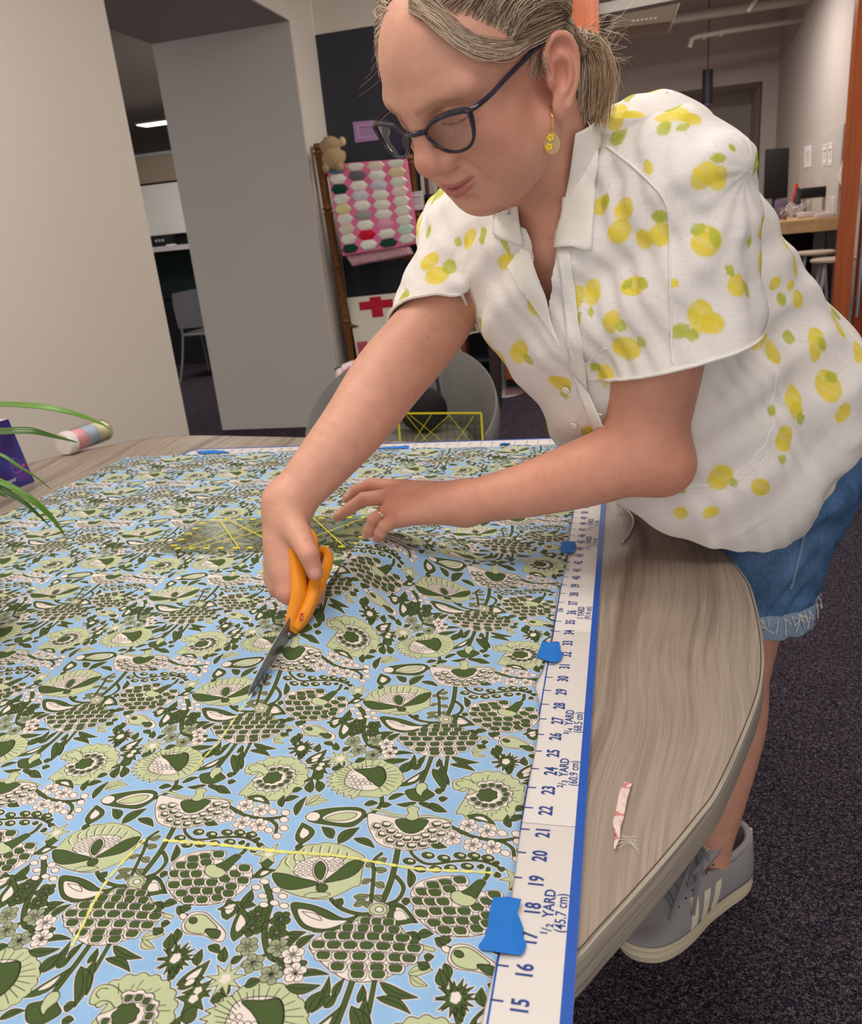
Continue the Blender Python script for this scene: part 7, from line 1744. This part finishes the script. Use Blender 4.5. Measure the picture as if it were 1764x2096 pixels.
# ================================================================== BACK ROOM (behind the orange doors)
m_pipe = mat('painted_pipe', rgb(168, 160, 154), rough=.5); m_beige = mat('beige_housing', rgb(160, 144, 126), rough=.6); m_deskwood = mat('pale_ply', rgb(196, 160, 118), rough=.5, noise=(12, .1)); m_clutterw = mat('pale_plastic', rgb(200, 194, 198), rough=.4); m_lilac = mat('lilac_panel', rgb(108, 90, 122), rough=.6); m_whiteb = mat('whiteboard', rgb(206, 200, 196), rough=.3)
def thing1(o, label, cat, group=None): return tag(o, label, cat, group)
def pipe(p, r, label, n=10):
    P = [np.array(q) for q in p]; o = MB().tube(P, r, n).build('ceiling_pipe', m_pipe, None, smooth=True, origin=P[0]); return tag(o, label, 'pipe', 'pipes under the dark ceiling')
YP = 9.6
pp = pipe([ony(1411, 98, YP), ony(1416, 80, YP), ony(1424, 76, YP), ony(1500, 62, YP), ony(1700, 32, YP + .2)], .026, 'pale bent pipe with downturned left end under the dark ceiling')
for q in (1440, 1475): a = ony(q, 74 - (q - 1440) * .17, YP); MB().tube([a - CR * .02, a + CR * .02], .034, 10).build('pipe_coupling', m_pipe, pp)
pipe([ony(1240, 60, 9.2), ony(1700, -10, 9.4)], .045, 'long straight pale pipe above the bent pipe')
pipe([ony(1530, 25, 9.0), ony(1560, -20, 9.0)], .02, 'short hanging rod near the long straight pipe')
bb = [ony(1252, -14, 6.9), ony(1402, -30, 6.9), ony(1375, 44, 6.9), ony(1248, 60, 6.9)]
pj = MB().prism(bb, (0, .45, 0)).build('projector_housing', m_beige, None, bevel=.01, origin=np.mean(bb, axis=0)); tag(pj, 'beige box unit hung from the ceiling beyond the orange door', 'projector')
m = MB()
for r_ in range(2):
    for k in range(6):
        a = ony(1296 + 9 * k, 18 - k * 1.2 + 25 * r_, 6.896); m.obox(a, np.array([.010, 0, 0]), np.array([0, .002, 0]), np.array([0, 0, .012 if r_ == 0 else .006]))
m.build('vent_slots', m_paper, pj)['kind'] = 'stuff'
bm = MB().prism([ony(1226, 30, 6.3), ony(1480, -20, 6.3), ony(1480, -45, 6.3), ony(1226, 8, 6.3)], (0, .12, 0)).build('ceiling_beam', m_pipe); struct(bm); bm.name = 'trim_4'
pd = ony(1447, 214, 10.2); pn = empty('pendant_lamp', pd, 'dark cylinder pendant lamp hanging in the back room', 'lamp')
MB().lathe([(.001, .34), (.052, .34), (.055, .33), (.055, .0), (.050, .0), (.048, .04), (.001, .04)], pd, 18).build('lamp_cylinder', m_darkgrey, pn, smooth=True); MB().lathe([(.001, .012), (.047, .012), (.047, .016), (.001, .016)], pd, 16).build('bulb_disc', mat('warm_bulb', (1, 1, 1), emit=((1, .93, .82), 4.0)), pn)
MB().tube([pd + np.array([0, 0, .34]), pd + np.array([0, 0, 3.25 - pd[2]])], .005, 6).build('cord', m_black, pn)
# whiteboard and papers on the right wall
XR = 1.815
wb = [onx(1640, 300, XR), onx(1730, 252, XR), onx(1712, 452, XR), onx(1636, 428, XR)]
wbo = MB().prism(wb, (-.012, 0, 0)).build('wall_whiteboard', m_whiteb, None, origin=np.mean(wb, axis=0)); tag(wbo, 'white board panel on the right wall of back room', 'whiteboard')
for i, (a, b, c, d, lb) in enumerate(((1646, 300, 1661, 344, 'faint white paper sheet at left of the wall board'), (1683, 298, 1692, 340, 'narrow paper strip at middle of the wall board'), (1694, 294, 1704, 340, 'second narrow paper strip right of the middle one'))):
    sheet('paper_sheet', [onx(a, b, XR - .016), onx(c, b - 4, XR - .016), onx(c - 1, d - 3, XR - .016), onx(a - 1, d, XR - .016)], m_paper, lb, 'paper', 6, m_kick if i else m_whiteb, i > 0, 'papers on the wall board')
YD0, YD1, ZD = 7.62, 10.2, .985
dk = empty('long_desk', (1.45, 8.9, 0), 'pale wooden long desk covered with clutter along right wall', 'desk')
MB().box((1.12, YD0, ZD - .03), (1.81, YD1, ZD)).build('desk_top', m_deskwood, dk)
MB().box((1.13, YD0 - .004, ZD - .10), (1.80, YD0 + .02, ZD - .031)).build('front_rail', m_deskwood, dk)
for x, y in ((1.16, YD0 + .06), (1.76, YD0 + .06), (1.16, YD1 - .06), (1.76, YD1 - .06)): MB().box((x - .03, y - .03, 0), (x + .03, y + .03, ZD - .031)).build('leg', m_darkgrey, dk)
MB().box((1.2, YD1 - .2, .05), (1.78, YD1 - .16, ZD - .04)).build('modesty_panel', m_black, dk)
def dpt(px_, Y, z=ZD): p_ = ony(px_, 400, Y); return np.array([p_[0], Y, z + .001])
# upright display
Ym = 8.6; a, b, c, d = ony(1567, 305, Ym), ony(1616, 302, Ym), ony(1612, 405, Ym), ony(1563, 408, Ym)
mo2 = empty('monitor', np.array([(a[0] + b[0]) / 2, Ym, ZD]), 'tall black display standing on the long desk', 'monitor'); MB().prism([a, b, c, d], (0, .04, 0)).build('screen_panel', m_black, mo2, bevel=.012); MB().box((mo2.location[0] - .09, Ym - .02, ZD + .001), (mo2.location[0] + .09, Ym + .14, ZD + .015)).build('stand_base', m_darkgrey, mo2); MB().box((mo2.location[0] - .02, Ym + .042, ZD + .015), (mo2.location[0] + .02, Ym + .06, c[2] + .2)).build('stand_column', m_darkgrey, mo2)
p_ = dpt(1599, 8.35); o = MB().box((p_[0] - .05, 8.33, p_[2]), (p_[0] + .05, 8.37, p_[2] + .17)).build('lilac_carton', m_lilac, None, bevel=.003, origin=p_); tag(o, 'lilac carton standing before the black display', 'box')
p_ = dpt(1602, 8.0); jr = empty('glass_jar', p_, 'small clear jar with shiny lid at front of the long desk', 'jar'); MB().lathe([(.036, 0), (.040, .01), (.040, .075), (.032, .085)], p_, 18).build('jar_wall', thin_glass('jar_glass', (.92, .90, .88), 1.5, .05), jr, smooth=True); MB().lathe([(.001, .0855), (.035, .0855), (.035, .105), (.001, .106)], p_, 18).build('jar_lid', m_steel, jr, smooth=True)
p_ = dpt(1622, 7.95); cb = MB()
for k in range(7):
    c = p_ + np.array([rnd.uniform(-.05, .05), rnd.uniform(-.08, .1), .03 + .02 * k % .09]); cb.tube(spline([c + np.array([.07 * math.cos(t + k), .05 * math.sin(t + k * .7), .025 * math.sin(2 * t + k) + .01]) for t in np.linspace(0, 6.28, 9)[:-1]], 3, True), .004, 5, closed=True)
o = cb.build('cable_heap', m_clutterw, None, smooth=True, origin=p_); tag(o, 'heap of looped white cables on the long desk', 'cables'); o['kind'] = 'stuff'
p_ = dpt(1672, 8.2); mach = empty('sewing_machine', p_, 'dark and white sewing machine among clutter on the desk', 'sewing machine')
MB().box(p_ + np.array([-.15, -.07, 0]), p_ + np.array([.15, .07, .05])).build('machine_bed', m_clutterw, mach, bevel=.01); MB().box(p_ + np.array([.07, -.06, .051]), p_ + np.array([.15, .06, .24])).build('machine_column', m_black, mach, bevel=.012); MB().box(p_ + np.array([-.14, -.06, .16]), p_ + np.array([.069, .06, .25])).build('machine_arm', m_black, mach, bevel=.015); MB().lathe([(.001, 0), (.045, 0), (.05, .01), (.05, .022), (.001, .024)], p_ + np.array([.151, 0, .17]), 18, [(0, 1, 0), (0, 0, 1), (1, 0, 0)]).build('hand_wheel', m_darkgrey, mach, smooth=True); MB().tube([p_ + np.array([-.11, 0, .16]), p_ + np.array([-.11, 0, .055])], .006, 8).build('needle_bar', m_steel, mach)
for k, (px_, h_, m_, lb) in enumerate(((1632, .26, m_darkgrey, 'dark upright marker holder on the desk near the red one'), (1641, .22, m_steel, 'grey metal pen cup on the desk'), (1672, .30, m_black, 'tall black bottle at back of the desk'), (1682, .34, m_darkgrey, 'tallest dark tube at back of the desk'), (1629, .30, m_red, 'red bottle at back of the desk'))):
    p_ = dpt(px_, 8.9 + .05 * k); o = MB().lathe([(.001, 0), (.030, 0), (.032, .01), (.032, h_ * .65), (.018, h_ * .78), (.016, h_), (.001, h_)], p_, 14).build('bottle', m_, None, smooth=True, origin=p_); tag(o, lb, 'bottle', 'bottles and holders on the long desk')
p_ = dpt(1690, 7.78); o = MB().box(p_ + np.array([-.07, -.04, 0]), p_ + np.array([.07, .05, .035])).build('white_tray', m_clutterw, None, bevel=.008, origin=p_); tag(o, 'low white plastic tray at front edge of the desk', 'tray')
p_ = dpt(1716, 7.85); o = MB().box(p_ + np.array([-.05, -.08, 0]), p_ + np.array([.05, .08, .16])).build('plastic_bin', m_clutterw, None, bevel=.012, origin=p_); tag(o, 'white plastic bin at right end of the desk', 'bin')
sheet('paper_sheet', [onx(1714, 360, XR - .03), onx(1726, 322, XR - .10), onx(1734, 352, XR - .12), onx(1724, 392, XR - .04)], m_paper, 'curled white paper hanging beside the orange door frame', 'paper', 2, m_lilac, False, 'papers on the wall board')
# tall stools and dark chairs under the desk
m_seat = mat('pale_seat', rgb(190, 170, 156), rough=.6); m_wleg = mat('white_steel_leg', rgb(172, 170, 176), rough=.4)
def stool(x, y, z, label):
    r = empty('stool', (x, y, 0), label, 'stool', 'stools by the long desk'); MB().lathe([(.001, z - .03), (.14, z - .03), (.165, z - .02), (.165, z - .005), (.15, z), (.001, z)], (x, y, 0), 22).build('seat', m_seat, r, smooth=True)
    for k in range(4):
        a = math.pi / 4 + k * math.pi / 2; MB().tube([(x + .10 * math.cos(a), y + .10 * math.sin(a), z - .03), (x + .20 * math.cos(a), y + .20 * math.sin(a), .0)], .012, 8).build('leg', m_wleg, r)
    MB().tube([(x + .155 * math.cos(a), y + .155 * math.sin(a), .28) for a in np.linspace(0, 6.28, 21)[:-1]], .008, 6, closed=True).build('foot_ring', m_wleg, r)
s1, s2 = ony(1706, 528, 6.95), ony(1664, 514, 7.37)
stool(s1[0], 6.95, s1[2], 'stool with pale seat and white legs nearest the orange door frame'); stool(s2[0], 7.37, s2[2], 'stool with pale seat behind the nearest stool')
def shell_chair(x, y, zt, label):
    r = empty('office_chair', (x, y, 0), label, 'chair', 'dark chairs at the long desk'); vs = []; 
    for s_ in (0, .03):
        for i in range(9):
            a = math.radians(-60 + 15 * i)
            for j in range(6): vs.append((x + math.sin(a) * .25, y - math.cos(a) * .20 + .1 + s_, .50 + (zt - .5) * (j / 5) * (1 - .12 * abs(math.sin(a)) ** 3)))
    K = 54; fs = []
    for i in range(8):
        for j in range(5): fs.append((i*6+j, (i+1)*6+j, (i+1)*6+j+1, i*6+j+1)); fs.append((K+i*6+j, K+i*6+j+1, K+(i+1)*6+j+1, K+(i+1)*6+j))
        fs.append((i*6+5, (i+1)*6+5, K+(i+1)*6+5, K+i*6+5)); fs.append((i*6, K+i*6, K+(i+1)*6, (i+1)*6))
    for j in range(5): fs.append((j, j+1, K+j+1, K+j)); fs.append((48+j, K+48+j, K+49+j, 49+j))
    MB().add(vs, fs).build('backrest', m_black, r, smooth=True); MB().lathe([(.001, .44), (.22, .44), (.24, .46), (.22, .50), (.001, .505)], (x, y + .12, 0), 20).build('seat', m_black, r, smooth=True); MB().lathe([(.025, .06), (.025, .44)], (x, y + .12, 0), 12).build('pedestal', m_darkgrey, r)
    for k in range(5): a = k * 2 * math.pi / 5; MB().tube([(x, y + .12, .07), (x + .26 * math.cos(a), y + .12 + .26 * math.sin(a), .03)], .016, 6).build('leg', m_darkgrey, r)
shell_chair(1.42, 8.80, .88, 'black office chair under the desk, left one'); shell_chair(1.50, 8.10, .88, 'black office chair under the desk, right one')

# ================================================================== SIDE ROOM (seen through the opening on the left)
YP2 = 8.25; xl, xr = -5.6, -3.75
pt = empty('cubicle_partition', (-4.7, YP2, 0), 'beige cubicle partition with white board and dark green panel beyond the opening', 'partition')
zz = lambda y_: float(ony(320, y_, YP2)[2])
MB().box((xl, YP2, zz(373)), (xr, YP2 + .06, zz(318))).build('beige_panel', m_beige, pt); MB().box((xl, YP2 - .01, zz(318)), (xr, YP2 + .07, zz(316) + .02)).build('top_cap', m_steel, pt)
MB().box((xl, YP2 - .02, zz(482)), (xr, YP2 + .02, zz(378))).build('white_board', mat('bright_whiteboard', rgb(238, 234, 230), rough=.3), pt); MB().box((xl, YP2 + .021, 0), (xr, YP2 + .06, zz(374))).build('core_panel', m_black, pt)
MB().box((xl, YP2 - .02, zz(484)), (xr, YP2 - .005, zz(482))).build('board_tray', m_black, pt)
MB().box((xl, YP2 - .30, zz(516)), (xr, YP2 + .015, zz(506))).build('worktop', m_clutterw, pt)
MB().box((xl, YP2 - .02, zz(612)), (xr, YP2 + .015, zz(518))).build('green_panel', mat('dark_green_fabric', rgb(22, 36, 34), rough=.95), pt)
p_ = ony(333, 494, YP2 - .15); o = MB().box(p_ + np.array([-.13, -.04, -.05]), p_ + np.array([.13, .06, .06])).build('desk_phone', m_black, None, bevel=.012, origin=p_); tag(o, 'black desk device on the worktop under white board', 'device')
m = MB(); [m.obox(p_ + np.array([-.05 + .04 * k, -.042, .01]), (.012, 0, 0), (0, .002, 0), (0, 0, .012)) for k in range(3)]; m.build('keys', m_steel, o)['kind'] = 'stuff'
p_ = ony(352, 510, YP2 - .2); o = MB().lathe([(.001, 0), (.05, 0), (.055, .01), (.055, .05), (.001, .05)], p_, 16).build('paper_roll', m_paper, None, smooth=True, origin=p_); tag(o, 'small white roll on the worktop beyond the opening', 'roll')
m_gchair = mat('grey_shell_plastic', rgb(120, 120, 124), rough=.45)
yc = 7.2; bl0, tr0 = ony(346, 655, yc), ony(420, 596, yc); cx = -3.93
sc2 = empty('stacking_chair', (cx, yc, 0), 'grey plastic chair seen through the left opening', 'chair')
vs = []; gu, gv = 10, 8
for s_ in (0, .02):
    for j in range(gv + 1):
        for i in range(gu + 1):
            u, v = i / gu - .5, j / gv; vs.append((cx + u * (.44 - .06 * v ** 3), yc + .05 * math.cos(u * 3) + s_ - .05 * v, .50 + .36 * v - (.02 * abs(u) * 2 if v > .9 else 0)))
K = (gu+1) * (gv+1); fs = []
for j in range(gv):
    for i in range(gu): a = j*(gu+1)+i; fs.append((a, a+1, a+gu+2, a+gu+1)); fs.append((K+a, K+a+gu+1, K+a+gu+2, K+a+1))
MB().add(vs, fs).build('backrest', m_gchair, sc2, smooth=True); MB().box((cx - .22, yc + .02, .42), (cx + .22, yc + .44, .45)).build('seat', m_gchair, sc2, bevel=.012)
for x in (-.2, .2):
    MB().tube(spline([(cx + x, yc + .0, .66), (cx + x, yc + .02, .45), (cx + x * 1.1, yc - .04, .2), (cx + x * 1.2, yc - .12, .0)], 4), .011, 8).build('leg', m_gchair, sc2, smooth=True); MB().tube([(cx + x, yc + .38, .42), (cx + x * 1.2, yc + .48, .0)], .011, 8).build('leg', m_gchair, sc2)
    MB().tube([(cx + x, yc + .02, .64), (cx + x, yc + .30, .62)], .012, 8).build('armrest', m_gchair, sc2)
lp = onz(322, 254, 2.60); sl = empty('ceiling_light', (lp[0], lp[1], 2.62), 'small bright ceiling light in the side room', 'lamp', 'ceiling light panels')
MB().box((lp[0] - .22, lp[1] - .12, 2.605), (lp[0] + .26, lp[1] + .12, 2.6195)).build('lamp_housing', m_white, sl); MB().box((lp[0] - .20, lp[1] - .10, 2.600), (lp[0] + .24, lp[1] + .10, 2.6045)).build('diffuser', mat('side_room_lamp', (1, 1, 1), emit=((1, .96, .9), 5.0)), sl)
